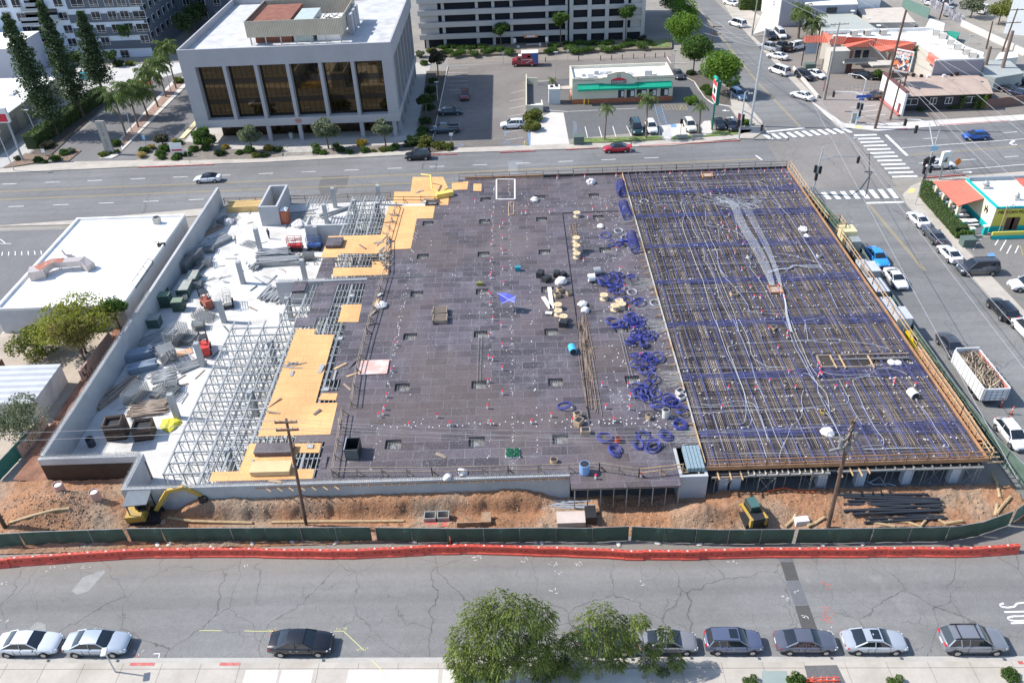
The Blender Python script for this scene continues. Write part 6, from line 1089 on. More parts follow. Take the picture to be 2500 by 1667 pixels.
# people
def person(loc,ang,shirt,legs,skin,label,step=.18):
 t=thing('person',label,'person',loc);OFF[t]=Vector();me=bpy.data.meshes.new('body')
 V=[(0,0,.95),(0,0,1.2),(0,0,1.42),(0,.02,1.53),(.02,0,1.66),(0,.19,1.4),(.04,.24,1.13),(.12,.22,.9),(0,-.19,1.4),(-.04,-.24,1.13),(.02,-.24,.88),(0,.1,.9),(step*.6,.1,.5),(step,.1,.07),(step+.15,.1,.04),(0,-.1,.9),(-step*.3,-.1,.5),(-step,-.1,.07),(-step+.15,-.1,.04)]
 Ed=[(0,1),(1,2),(2,3),(3,4),(2,5),(5,6),(6,7),(2,8),(8,9),(9,10),(0,11),(11,12),(12,13),(13,14),(0,15),(15,16),(16,17),(17,18)]
 R_=[.15,.14,.15,.06,.1,.075,.05,.035,.075,.05,.035,.1,.07,.045,.04,.1,.07,.045,.04]
 me.from_pydata(V,Ed,[]);o=bpy.data.objects.new('body',me);COL.objects.link(o);sk=o.modifiers.new('s','SKIN');o.modifiers.new('u','SUBSURF').levels=1
 for i,r in enumerate(R_): me.skin_vertices[0].data[i].radius=(r,r*.85 if i < 3 else r)
 me.skin_vertices[0].data[0].use_root=True
 nt_=NT('cloth_%s' % label[:12].replace(' ','_'));sp=nt_.n('ShaderNodeSeparateXYZ');nt_.l(nt_.n('ShaderNodeTexCoord').outputs['Object'],sp.inputs[0]);z=nt_.math('DIVIDE',sp.outputs[2],1.9)
 rp=nt_.ramp(z,(0,(.03,.03,.03)),(.045,legs),(.5,shirt),(.795,skin));nt_.t.nodes[-1].color_ramp.interpolation='CONSTANT'
 [setattr(n_.color_ramp,'interpolation','CONSTANT') for n_ in nt_.t.nodes if n_.type == 'VALTORGB'];me.materials.append(nt_.out(rp,.8));o.parent=t;OFF[o]=Vector()
 h=MB();h.lathe(-.015,0,[(.03,1.8),(.09,1.78),(.115,1.7),(.1,1.62)],10);part('hair',h,flatm('hair_dark',(.03,.02,.015),.8),t,smooth=True);t.rotation_euler.z=ang;return t
person(g('C',1968,1358),-2.6,(.55,.03,.04),(.5,.48,.46),(.4,.24,.17),'person in red top and pale trousers walking behind the red car')
person(g('J',1060,440),-.6,(.08,.07,.08),(.3,.22,.18),(.35,.22,.16),'person in dark top standing by the corner signal pole')
person(g('X',100,915),1.2,(.05,.06,.09),(.04,.05,.08),(.35,.22,.16),'person in dark clothes standing on the white slab',.05)
# ================================================================ TREES, SHRUBS, HEDGES
BARK=mat('bark',(.13,.1,.08),.95,.3,2,bump=.4);BARKG=mat('grey_bark',(.2,.18,.16),.95,.3,2,bump=.4);PALMT=mat('palm_trunk',(.2,.15,.12),.95,.25,4)
LF=dict(near=leafm('leaf_near',(.08,.115,.03),(.26,.31,.08)),olive=leafm('leaf_olive',(.1,.12,.025),(.19,.2,.05)),yellowish=leafm('leaf_yellowish',(.15,.165,.03),(.32,.31,.07),.4),brown=leafm('leaf_brown',(.15,.115,.04),(.2,.17,.06)),greygreen=leafm('leaf_greygreen',(.11,.13,.09),(.2,.22,.15)),pine=leafm('leaf_pine',(.035,.06,.028),(.09,.13,.06),.15),mid=leafm('leaf_mid',(.05,.1,.025),(.11,.18,.04)),bright=leafm('leaf_bright',(.09,.16,.02),(.16,.26,.04)),dark=leafm('leaf_dark',(.03,.06,.02),(.07,.11,.03),.2),palm=leafm('leaf_palm',(.08,.12,.035),(.16,.21,.08)),hedge=leafm('leaf_hedge',(.045,.085,.02),(.1,.16,.035),.15),gold=leafm('leaf_gold',(.35,.2,.03),(.3,.28,.05)),straw=leafm('leaf_straw',(.4,.28,.12),(.45,.36,.17)),purple=leafm('leaf_purple',(.05,.045,.04),(.1,.1,.06)))
def leaf(mb,p,s,d=None,w=.6):
 d=Vector(d) if d else Vector((rnd.gauss(0,1),rnd.gauss(0,1),rnd.gauss(0,.7)))
 if d.length < .01: return
 d.normalize();u=d.cross(Vector((rnd.gauss(0,1),rnd.gauss(0,1),rnd.gauss(0,1))));
 if u.length < .01: return
 u=u.normalized()*s*w*.5;d=d*s*.5;n=len(mb.v)
 mb.v += [tuple(p-d),tuple(p+u*.9),tuple(p+d),tuple(p-u*.9)];mb.f.append([n,n+1,n+2,n+3])
def clumps(mb,cs,per,s,droop=0.,w=.6,shell=.55):
 for c,r in cs:
  c=Vector(c);r=Vector(r) if not isinstance(r,(int,float)) else Vector((r,r,r))
  for _ in range(per):
   v=Vector((rnd.gauss(0,1),rnd.gauss(0,1),rnd.gauss(0,1))).normalized()*(shell+(1-shell)*rnd.random()**.6)*(1+rnd.gauss(0,.07));p=c+Vector((v.x*r.x,v.y*r.y,v.z*r.z))
   leaf(mb,p,s*rnd.uniform(.6,1.4),(v.x*.5+rnd.gauss(0,.25),v.y*.5+rnd.gauss(0,.25),-droop+rnd.gauss(0,.3)) if droop else None,w)
def limbs(mb,base,tips,r,mid=.45):
 base=Vector(base)
 for t in tips:
  t=Vector(t);k=base.lerp(t,mid)+Vector((rnd.uniform(-.2,.2),rnd.uniform(-.2,.2),.15));k.x=base.x+(t.x-base.x)*.25;k.y=base.y+(t.y-base.y)*.25;mb.tube([base,k,base.lerp(t,.75),t],[r,r*.75,r*.45,r*.12],6)
def ball_tree(name,lab,base,h,rad,leafk,n=10,per=150,s=.3,trunk=None,group=None,flat=.8,droop=0.,w=.6,bark=None,tr=.16,cat='tree',jit=.55):
 per=int(per*1.7);base=Vector(base);t=thing(name,lab,cat,base,group);ch=max(rad*flat,.4);cz=h-ch;cs=[];tips=[]
 for i in range(n):
  a=i*2.4+rnd.uniform(-.4,.4);rr=rad*jit*sqrt((i+.5)/n)*rnd.uniform(.85,1.15);z=cz+ch*.6*rnd.uniform(-.9,.75)*(1-.4*rr/rad);c=base+Vector((cos(a)*rr,sin(a)*rr,z));q=rad*rnd.uniform(.33,.52);cs.append((c,(q,q,q*.78)));tips.append(c)
 m=MB();clumps(m,cs,per,s,droop,w);m.f=m.f;part('crown',m,LF[leafk],t)
 m=MB();k=Vector((rnd.uniform(-.15,.15)*rad*.4,rnd.uniform(-.1,.1),max(.15,(cz-ch*.5)))) if trunk is None else Vector((0,0,trunk));k.z=max(k.z,.1);m.tube([base-Vector((0,0,.05)),base+k],[tr,tr*.75],7);limbs(m,base+k,tips[::2][:7],tr*.6);part('trunk',m,bark or BARK,t);return t
# --- trees by the near kerb
def near_tree(lab,base,lean,cs,per,s,tr):
 t=thing('weeping_tree',lab,'tree',base,'feathery trees along the near pavement');base=Vector(base);m=MB();tips=[]
 for c,r in cs: tips.append(Vector(c))
 k=base+Vector(lean);m.tube([base,base.lerp(k,.5)+Vector((.1,0,0)),k],[tr,tr*.9,tr*.8],8)
 for c in tips: m.tube([k,k.lerp(c,.4)+Vector((rnd.uniform(-.3,.3),0,-.2)),k.lerp(c,.8),c],[tr*.5,tr*.35,tr*.2,.02],6)
 for c,r in cs:                                                  # bare twigs showing through
  for _ in range(9): v=Vector((rnd.gauss(0,1),rnd.gauss(0,1),rnd.gauss(0,.6))).normalized()*r*1.05;m.tube([Vector(c),Vector(c)+v*.5+Vector((0,0,.1)),Vector(c)+v],[.035,.02,.008],4)
 part('trunk',m,BARKG,t);m=MB()
 for c,r in cs:
  c=Vector(c)
  for _ in range(per):
   v=Vector((rnd.gauss(0,1),rnd.gauss(0,1),rnd.gauss(0,1))).normalized();p=c+Vector((v.x,v.y,v.z*.75))*r*rnd.uniform(.55,1.12);d=Vector((v.x*.8,v.y*.8,-.65))
   for q in range(5): p=p+d*.09;leaf(m,p,s*rnd.uniform(.7,1.3),d+Vector((rnd.gauss(0,.45),rnd.gauss(0,.45),rnd.gauss(0,.3))),.3);d.z -= .12
 part('crown',m,LF['near'],t)
def ntc(pts,Y): return [((q.x,q.y,q.z),r) for q,r in [(gy('R',x,y,Y+dy),r) for x,y,r,dy in pts]]
near_tree('largest feathery green tree at the bottom of the photo',(-1.55,34.9,0),(.1,.3,2.2),ntc([(470,1010,1.35,.6),(620,1040,1.25,0),(330,1080,1.3,.4),(760,1080,1.1,.3),(240,1230,1.35,0),(430,1200,1.5,-.6),(620,1190,1.5,.2),(770,1240,1.2,.3),(190,1370,1.0,-.3),(330,1360,1.25,-.8),(520,1370,1.35,-1.0),(720,1370,1.3,-.4),(230,1490,.8,-.4),(420,1480,.8,-1),(800,1460,.95,.2),(880,1370,.9,.6)],35.6),430,.25,.2)
near_tree('smaller feathery tree overhanging a dark parked car',(4.85,35.0,0),(-.1,.4,2.0),ntc([(1210,1060,.95,.5),(1120,1150,1.05,.2),(1290,1130,1.0,.4),(1200,1230,1.2,-.2),(1060,1280,1.0,-.2),(1330,1240,1.0,.2),(1420,1150,.75,.3),(1180,1370,1.0,-.4),(1000,1260,.8,.3),(1000,1430,.8,-.3),(1330,1400,.6,-.3)],35.9),250,.22,.15)
near_tree('sparse feathery tree over the tail of the beige sedan',(8.35,35.0,0),(-.1,.5,2.3),ntc([(1500,1110,.5,.3),(1680,1200,.5,.3),(1560,1400,.6,-.3),(1440,1270,.6,0),(1760,1400,.5,-.2),(1590,1310,.45,0),(1660,1480,.5,-.4)],35.9),190,.22,.13)
# --- left yard
NLT=g('K',130,880,3.)
ball_tree('leafy_tree','bushy olive tree with yellow brown patches by the white roofed shop',(-52.6,79.6,0),8.3,4.3,'yellowish',18,260,.3,1.2,jit=.75);ball_tree('leafy_tree','brownish half dry tree in front of the bushy olive tree',(-51.8,77.6,0),7.4,2.9,'brown',11,210,.26,1.2,jit=.7)
ball_tree('leafy_tree','green lower tree at the left edge beyond the shed',(-58.2,79.5,0),5.,3.2,'olive',12,260,.28,.8,jit=.75);ball_tree('leafy_tree','dark green back part tree against the white roof edge',(-49.8,83.6,0),6.0,2.2,'mid',8,230,.28,1.5,jit=.7);ball_tree('leafy_tree','grey green tree in front of the shed at the left edge',(NLT.x,NLT.y,0),5.2,3.1,'greygreen',13,230,.24,1.2,jit=.75)
# --- three tall pines
def pine(lab,base,top,r,seed):
 t=thing('tall_pine',lab,'tree',base,'tall pines along the office car park hedge');base,top=Vector(base),Vector(top);m=MB();cs=[]
 for i in range(90):
  k=.17+.83*(i/89.);p=base.lerp(top,k);rr=r*(1.05-k)**.6*(.55+.6*sin(i*1.7+seed)**2);a=i*2.4+seed;q=max(.5,rr*.62);cs.append((p+Vector((cos(a)*rr*.6,sin(a)*rr*.6,0)),(q,q,q*.75)))
 clumps(m,cs,120,.5,0,.55,.5);part('crown',m,LF['pine'],t);part('trunk',MB().tube([base,base.lerp(top,.35),base.lerp(top,.95)],[.3,.24,.05],7),BARK,t)
for lab,b,tp,r,s_ in (('nearest tall pine, its crown overhanging the workshop',('A',515,1205),('A',50,150),3.7,0),('middle tall pine of the three by the hedge',('A',745,1045),('A',350,25),3.1,2),('farthest tall pine in front of the apartment block',('A',915,830),('A',715,115),3.2,4)):
 p=g(*b);pine(lab,p,gy(*tp,p.y),r,s_)
def palm(lab,base,v,x,y,n=26,L=2.4,leafk='palm',tr=.16,group=None,droop=1.,name='palm_tree'):
 p=g(*base);q=gy(v,x,y,p.y);t=thing(name,lab,'palm',p,group);q.x=p.x+(q.x-p.x)*.6;part('trunk',MB().tube([p,p.lerp(q,.5),q],[tr*1.2,tr,tr*.85],7),PALMT,t);m=MB()
 for i in range(n):
  a=i*2.4+rnd.uniform(-.2,.2);el=rnd.uniform(-.3,1.2);l=L*rnd.uniform(.8,1.15);d=Vector((cos(a)*cos(el),sin(a)*cos(el),sin(el)));c=q.copy();side=Vector((-sin(a),cos(a),0))
  for k in range(8):
   c2=c+d*l/8;d.z -= .23*droop;d.normalize()
   for s_ in (-1,1):
    for e in (.25,.75): b=c.lerp(c2,e);leaf(m,b+(side*s_*.22+Vector((0,0,-.13*droop)))*(1-.3*abs(k-3)/4)*L/2,.62*L/2,side*s_+d*.45+Vector((0,0,-.75*droop)),.17)
   leaf(m,(c+c2)/2,l/7,d,.2);c=c2
 part('fronds',m,LF[leafk],t);return t
GP='feather palms along the office car park'
for lab,b,top in (('feather palm nearest the road by the office sign',(1125,1210),(1020,870)),('tall feather palm second from the road',(1235,1140),(1140,780)),('short feather palm between two taller ones',(1320,1040),(1225,800)),('feather palm above the rock bed middle',(1410,960),(1300,650)),('feather palm behind the lamp post',(1480,870),(1390,560)),('farthest feather palm beside the office corner',(1570,795),(1480,430))): palm(lab,('A',*b),'A',*top,group=GP,L=3.4,n=40)
palm('small palm left of the green utility box',('C',1735,1250),'C',1765,955,18,1.9,tr=.14);palm('palm between the green minivan and the boxy white suv',('C',2105,1235),'C',2112,880,22,2.2,tr=.16);palm('palm beside the cream white suv',('D',632,1420),'D',660,1130,18,1.7,tr=.17)
palm('shaggy palm clump beside the white shop',('D',1690,410),'D',1720,130,40,3.4,tr=.3);palm('second shaggy palm right of the first',('D',1830,430),'D',1850,230,36,3.2,tr=.3);palm('fan palm in front of the motel roof',('E',1200,745),'E',1235,560,40,2.2,tr=.25,droop=.6);palm('fern like palm behind the kiosk',('C',1265,760),'C',1275,720,16,1.4)
# --- street and garden trees
for lab,b,h,r,k,n,per in [('pale green round tree in front of the apartment block',('A',1190,500),9,3.2,'mid',10,150),('small tree beneath the apartment windows',('A',1010,590),4,2,'dark',6,110),('dark tree at the foot of the apartment block',('A',690,590),4,2.2,'dark',6,110),
 ('silvery street tree left in front of the office',('B',718,1352),5.2,2.3,'greygreen',10,170),('silvery street tree before the office middle bays',('B',1398,1332),6.2,2.7,'greygreen',11,170),('silvery street tree at the office right corner',('B',1905,1312),5.6,2.2,'greygreen',10,170),('dense green tree by the estate sign board',('A',1830,1320),4.2,2.3,'mid',10,170),('brown leaved bush tree beside the ramp',('A',1460,1320),3.0,1.6,'purple',7,130),
 ('purple grey tree at the head of the planted strip',('C',255,690),6.3,2.4,'purple',9,150),('thin tree in the planted strip shade',('C',150,1060),5.5,1.8,'dark',7,110),('slim tree left of the garage entrance',('C',815,440),6.8,2.3,'mid',9,130),('slim tree right of the garage entrance',('C',1345,432),8.6,2.4,'mid',10,130),('slim tree at the right end of the garage',('C',1920,402),9.4,2.4,'mid',10,130),
 ('big bright green street tree by the restaurant sign',('D',850,1010),9.2,4.7,'bright',20,260),('round dark green street tree behind the restaurant',('D',575,790),8.8,4.0,'mid',17,240),('bright street tree beside the pole with two crossarms',('D',450,545),9.2,4.7,'bright',16,210),('street tree farther up the cross street',('D',480,330),8.5,4.4,'bright',13,180),('street tree at the top edge of the photo',('D',370,180),8.0,4.4,'mid',12,180),('small round tree beside the road up the street',('D',560,290),3.5,1.8,'greygreen',6,120),
 ('olive tree by the storage lot top right',('E',1780,190),6,3.4,'greygreen',10,140),('yellowish tree beside the white building',('E',2080,260),6.5,3.6,'olive',10,140),('small round shrub tree under the motel balcony',('E',805,850),2.4,1.7,'mid',6,130),('reddish shrub by the garage bank',('C',2075,385),2.2,1.2,'purple',5,90)]:
 ball_tree('street_tree' if h > 4.5 else 'small_tree',lab,g(*b),h,r,k,n,per,.45)
for i in range(7):
 p=g('A',1690+i*62,420-i*62);ball_tree('shade_tree','dark shaded tree in the row between apartment block and office',p,9,3.6,'dark',8,110,.45,group='shaded trees behind the office')
# --- shrubs: (view, x, y, radius, kind)
SH=[('B',475,1325,.75,'gold'),('B',870,1340,.95,'gold'),('B',1690,1290,1.0,'gold'),('B',950,1350,.9,'dark'),('B',300,1340,.8,'mid'),('B',1280,1320,.8,'mid'),('B',1290,1365,.8,'mid'),('B',1460,1310,.7,'dark'),('B',1985,1330,.9,'mid'),('B',1940,1345,.7,'mid'),('B',1880,1350,.8,'olive'),('B',1720,1355,.9,'mid'),('B',1350,1375,.7,'mid'),('B',2120,1300,1.1,'dark'),('B',690,1360,1.0,'mid'),('B',600,1375,.7,'mid'),('B',820,1400,.8,'dark'),('B',430,1385,1.0,'dark'),('B',200,1350,.9,'mid'),('B',140,1390,.7,'mid'),('B',60,1400,.8,'mid'),('B',750,1400,.8,'olive'),('B',1500,1350,.9,'dark'),('B',1580,1370,.7,'mid'),('B',2230,1330,.9,'olive'),('B',1800,1355,.5,'olive'),
 ('A',1475,1345,1.1,'mid'),('A',1430,1390,.9,'mid'),('A',1590,1290,.9,'mid'),('A',1350,1325,.7,'straw'),('A',1260,1400,.8,'straw'),('A',1290,1355,.9,'mid'),('A',1560,1265,.6,'straw'),('A',1450,1420,.7,'mid'),('A',1570,1425,.8,'mid'),('A',920,1395,.8,'olive'),('A',995,1370,.7,'mid'),('A',1035,1295,1.0,'mid'),('A',1045,1360,.5,'mid'),('A',345,1440,.8,'mid'),('A',405,1455,.5,'mid'),('A',500,1430,.9,'mid'),('A',580,1380,.9,'mid'),('A',640,1365,.8,'greygreen'),('A',430,1320,1.2,'purple'),('A',1600,740,1.2,'olive'),('A',1060,590,1.3,'dark'),('A',1160,585,1.0,'olive'),('A',165,1425,.7,'purple'),
 ('C',40,1275,1.3,'dark'),('C',150,1290,1.4,'olive'),('C',260,1320,1.2,'olive'),('C',340,1330,1.1,'olive'),('C',120,1180,1.0,'mid'),('C',140,1100,1.1,'dark'),('C',170,980,1.1,'dark'),('C',180,900,1.2,'dark'),('C',190,820,1.2,'dark'),('C',210,740,1.0,'dark'),('C',115,1230,1.0,'mid'),('C',130,580,.9,'mid'),('C',100,510,1.2,'greygreen'),('C',190,470,1.0,'olive'),('C',1098,1070,1.8,'olive'),('C',1095,1155,1.6,'olive'),
 ('S',992,1590,.62,'hedge'),('S',1332,1590,.8,'hedge'),('T',975,1600,.68,'hedge'),('T',1795,1525,.6,'mid'),('E',1590,1155,.8,'mid'),('E',1560,1160,.6,'dark'),('E',1640,1150,.6,'mid'),('E',1250,1180,.6,'mid'),('D',1130,1330,1.0,'bright'),('D',560,1100,1.3,'bright'),('J',1412,905,1.3,'hedge'),('D',550,800,1.0,'dark'),('D',760,1010,1.2,'mid'),('D',700,960,1.0,'mid')]
place={'B':'in the bed before the office','A':'in the planting by the office entrance drive','C':'in the strip beside the middle car park','S':'round clipped on the near pavement','T':'on the near pavement toward the right','E':'beside the brown bungalow','J':'at the end of the restaurant hedge','D':'near the drive-in restaurant corner'}
cn={'gold':'golden orange','dark':'dark green','mid':'mid green','olive':'olive','straw':'straw coloured tufted','greygreen':'grey green','purple':'dull purplish','hedge':'dense green','bright':'bright green'}
nb_=['beside the white paving','by the kerb','at the bed edge','between its neighbours','in partial shade','in full sun','low and spreading','taller than its neighbours']
protos={}
for i,(v,x,y,r,k) in enumerate(SH):
 p=g(v,x,y);lab='%s shrub %s, %s' % (cn[k],place[v],nb_[i % 8])
 if k not in protos: protos[k]=ball_tree('shrub',lab,(0,0,0),1.3,1.0,k,14,110,.2,.1,flat=.72,tr=.06,cat='shrub',jit=.8)
 inst(protos[k],p,rnd.uniform(0,6),lab,'garden shrubs',r)
# garage bank groundcover mounds
gm=ball_tree('ground_cover_mound','x',(0,0,0),1.2,1.4,'mid',9,120,.24,.1,flat=.5,tr=.05,cat='shrub',jit=.7)
for x,y,sx in ((300,440,.6),(380,430,1.2),(470,440,1.3),(540,440,.9),(650,435,1.8),(330,480,1.6),(440,490,2),(570,490,1.6),(680,480,1.),(740,460,1.4),(800,455,1.2),(890,475,1.5),(1260,465,1.7),(1290,420,1.2),(1400,405,.7),(1510,400,1.8),(1600,405,.8),(1660,400,1.2),(1760,400,1.8),(1430,440,1.5),(1450,465,1.6),(1560,460,2),(1740,450,1.8),(1830,445,.8),(1930,420,2),(2060,420,2.),(2130,400,1.6),(1960,385,1.)):
 inst(gm,g('C',x,y,.4),rnd.uniform(0,6),'low green mound of ground cover on the garage bank','ground cover mounds before the garage',(sx,.9,.9))
# clipped hedges
def hedge(lab,path,w,h,k='hedge',per=260,s=.22):
 P=[Vector((p.x,p.y,0)) for p in path];t=thing('clipped_hedge',lab,'hedge',P[0]);m=MB();core=MB()
 for p,q in zip(P,P[1:]):
  d=q-p;L=d.length;d.normalize();nrm=Vector((-d.y,d.x,0));core.bar(p+Vector((0,0,h*.48)),q+Vector((0,0,h*.48)),w*.86,h*.92)
  for _ in range(int(per*L)):
   a=rnd.random()*L;u=rnd.random()
   if u < .45: b,z=rnd.uniform(-.5,.5)*w,h
   elif u < .75: b,z=-.5*w,rnd.random()*h
   else: b,z=.5*w,rnd.random()*h
   leaf(m,p+d*a+nrm*(b+rnd.gauss(0,.05))+Vector((0,0,z+rnd.gauss(0,.05))),s*rnd.uniform(.6,1.3))
 part('branches',core,mat('hedge_core',(.03,.045,.015),.95,.3,2),t);part('foliage',m,LF[k],t)
hedge('long clipped hedge beside the office car park',[g('A',290,1330),g('A',930,880)],2.4,2.6,per=200,s=.3);hedge('clipped hedge wrapping the taco restaurant corner',[g('J',1090,480),g('J',1080,560),g('J',1385,905)],1.5,1.5,per=260,s=.2);hedge('tall clipped hedge block top right with white cars',[g('D',1060,100),g('D',1300,95)],3.5,3.8,'bright',300,.35)
for x,lab in ((1675,'left clipped column bush before the bungalow'),(1825,'middle clipped column bush before the bungalow'),(1895,'right bright clipped column bush before the bungalow')):
 p=g('E',x,1160);t=thing('column_bush',lab,'bush',p,'clipped column bushes');m=MB();clumps(m,[(p+Vector((0,0,z)),(.65,.65,.7)) for z in (.6,1.2,1.8,2.3)],260,.2,shell=.8);part('foliage',m,LF['bright' if x == 1895 else 'hedge'],t);part('stem',MB().cyl(p.x,p.y,0,2,.3,.25),BARK,t)
for b,tp,lab in ((('E',1910,840),('E',1998,495),'shorter bare palm trunk beside the motel end wall'),(('E',2080,870),('E',2235,330),'tall leaning bare palm trunk at the dirt lot')): p=g(*b);q=gy(*tp,p.y);tag(MB().tube([p,p.lerp(q,.5),q],[.42,.32,.3],8).build('bare_palm_trunk',PALMT),lab,'palm trunk')
# ================================================================ POLES, WIRES, SIGNALS, SIGNS
WOODP=mat('pole_wood',(.12,.075,.055),.9,.25,1.5);PALEP=mat('pole_weathered',(.33,.3,.27),.9,.2,1.5);GALV=mat('pole_galv',(.5,.52,.53),.5,.1,1.5,metal=.3)
TOPS={}
def pole(key,lab,b,tp,r=.17,m=None,arms=(),name='utility_pole',cat='utility pole',aw=2.6,ang=0.):
 p=g(*b);q=gy(*tp,p.y);t=thing(name,lab,cat,p);part('post',MB().tube([p,q],[r,r*.7],8),m or WOODP,t)
 for f in arms:
  c=p.lerp(q,f);d=Vector((cos(ang),sin(ang),0))*aw/2;a=part('crossarm',MB().bar(c-d-Vector((0,.2,0)),c+d-Vector((0,.2,0)),.12,.14),m or WOODP,t);ins=MB()
  for k in (-.95,-.5,.5,.95): part('insulator',MB().cyl(*(c+d*k-Vector((0,.2,0)))[:2],c.z+.07,c.z+.25,.06,.04,6),PALEP,a)
  TOPS[(key,f)]=(c-d*.95+Vector((0,-.2,.25)),c+d*.95+Vector((0,-.2,.25)))
 TOPS[key]=q;return t
pole('q','brown utility pole with two crossarms rising before the orange plywood',('Q',440,425),('L',797,885),.17,WOODP,(.985,.92),aw=1.9);pole('t','utility pole with cluttered top rising before the rebar mat',('T',478,442),('N',1755,890),.2,WOODP,(.97,.9,.84),aw=1.8,ang=.9)
pole('l','brown pole foot at the left edge by the fence',('P',60,478),('P',-190,20),.2);pole('d','wood pole with two crossarms beside the bright street trees',('D',760,582),('D',797,278),.2,WOODP,(.98,.72),aw=3.6);pole('s','tall galvanised steel pole at the far corner',('D',1180,1345),('D',1350,300),.24,GALV);pole('f','weathered pole by the shop forecourt',('D',1198,385),('D',1270,-60),.2,PALEP)
pole('m','weathered twin pole in front of the motel with crossarm',('E',220,1062),('E',392,240),.2,PALEP,(.98,.86),aw=3.4);pole('m2','thin pale pole close beside the weathered motel pole',('E',238,1060),('E',350,480),.1,PALEP);pole('b','tall dark leaning pole before the billboard',('E',765,1375),('E',1100,110),.26,WOODP,(),aw=2.8);pole('b2','shorter dark pole at the bungalow white end wall',('E',930,1270),('E',1042,850),.2);pole('r','dark utility pole with two crossarms by the alley wall',('E',2122,545),('E',2285,95),.2,WOODP,(.98,.68),aw=3.4);pole('r2','dark pole with equipment in the back alley',('E',1950,520),('E',2020,230),.2);pole('r3','dark pole beside the graffiti fence',('E',1452,212),('E',1515,-20),.2)
m=MB();p=TOPS['t']
for k in range(10): a=rnd.uniform(0,6);m.bar(p+Vector((rnd.uniform(-.5,.5),rnd.uniform(-.4,.4),-rnd.uniform(.3,3))),p+Vector((rnd.uniform(-.6,.6),rnd.uniform(-.4,.4),-rnd.uniform(.1,2.6))),.09)
for dx,dz in ((-.55,-2.6),(.5,-1.9),(.1,-3.2)): m.cyl(p.x+dx,p.y-.3,p.z+dz,p.z+dz+.8,.2,.2,8)
m.bar(p+Vector((-1.2,0,-3.4)),p+Vector((0,0,-3.0)),.2,.2);tag(m.build('pole_hardware',mat('hardware_grey',(.17,.17,.17),.7,.2,2)),'transformers and switch gear clustered on the right-hand utility pole top','pole hardware')
def wire(a,b,sag=.8,r=.022,lab='overhead wire'):
 m=MB();m.tube([a.lerp(b,k/10)-Vector((0,0,4*sag*(k/10)*(1-k/10))) for k in range(11)],r,4);tag(m.build('overhead_wire',flatm('wire_grey',(.35,.35,.36),.6)),lab,'wire','overhead wires')
for f in (.985,.92):
 for e in (0,1): a=TOPS[('q',f)][e];wire(a,Vector((-75,a.y+.3,a.z)),.6,.012,'thin wire leaving the left utility pole toward the left edge');wire(a,TOPS[('t',.9)][e],1.0,.012,'thin wire spanning between the two near utility poles')
dn=[TOPS[('d',.98)],TOPS[('d',.72)]]
for pr in dn:
 for e in (0,1): wire(pr[e],pr[e]+Vector((-10,80,1)),1.2,.03,'overhead wire running up the cross street from the wood pole');wire(pr[e],TOPS['s']+Vector((.3*e,0,-1-2*e)),.8,.03,'overhead wire from the wood pole to the steel pole')
for k,(a,b) in enumerate(((('D',1340,430),('J',1560,1568)),(('E',0,990),('E',640,1568)),(('D',1400,330),('E',720,1568)))): pass
for pt,q in ((('I',1660,0),('J',1100,1568)),(('I',1850,0),('O',1764,560)),(('I',1880,0),('J',1790,1568))):
 a,b=g(*pt,9.),g(*q,9.);d=(b-a);wire(a-d*.8,b+d*.6,.3,.025,'long overhead wire crossing above the cross street')
for x0,y0,x1,y1 in ((1075,830,1500,1280),(1090,820,1640,1330),(1480,660,2150,1230),(1240,480,1780,780),(1750,640,2352,1080)): a,b=g('E',x0,y0,9.),g('E',x1,y1,9.);d=b-a;wire(a-d*.9,b+d*.9,.4,.025,'overhead wire sloping across the bungalow corner')
for x0,y0,x1,y1 in ((0,30,800,330),(0,90,1000,520),(620,0,1100,220)): a,b=g('E',x0,y0,9.),g('E',x1,y1,9.);d=b-a;wire(a-d*.3,b+d*.3,.4,.025,'overhead wire above the motel and shop roofs')
def head(par,c,face,scale=1.):
 h=part('signal_head',MB().ob(c.x,c.y,c.z-.55*scale,.36*scale,.3*scale,1.15*scale,face),BLKP,par);d=Vector((cos(face+pi/2),sin(face+pi/2),0));m=MB()
 for k in (-1,0,1): q=c+Vector((0,0,k*.34*scale))+d*.16*scale;m.tube([q,q+d*.18*scale],.15*scale,8)
 part('visor',m,BLKP,h)
def mast(lab,b,tp,arm=None,lum=None,heads=(),signs=()):
 p=g(*b);q=gy(*tp,p.y);t=thing('traffic_signal',lab,'traffic signal',p,'traffic signals at the intersection');part('post',MB().tube([p,q],[.16,.11],8),GALV,t);part('base',MB().ob(p.x,p.y,0,.6,.6,.15),CONC,t)
 if arm:
  e,z0,z1=arm;a=p.lerp(q,z0/q.z);e=Vector(e);part('mast_arm',MB().tube([a,a.lerp(e,.3)+Vector((0,0,(z1-z0)*.75)),a.lerp(e,.6)+Vector((0,0,(z1-z0)*.5)),e],[.1,.09,.08,.06],7),GALV,t);head(t,e-Vector((0,0,.5)),0);head(t,a.lerp(e,.55)+Vector((0,0,.1)),0,.8) if False else None
 if lum: l=Vector(lum);la=part('lamp_arm',MB().tube([q,q.lerp(l,.4)+Vector((0,0,.35)),l],[.07,.06,.05],6),GALV,t);part('lamp_head',MB().ob(l.x,l.y,l.z-.1,.75,.3,.18),GALV,la)
 for dx,dy,z,f in heads: head(t,p+(q-p)*(z/q.z)+Vector((dx,dy,0)),f)
 for dx,z,w,h,c in signs: k=p.lerp(q,z/q.z);part('sign',MB().box(k.x+dx-w/2,k.x+dx+w/2,k.y-.25,k.y-.21,z-h/2,z+h/2),c,t)
 return t
BSIGN=flatm('street_blue',(.02,.09,.42),.5);LBS=flatm('pale_blue_sign',(.3,.55,.75),.6)
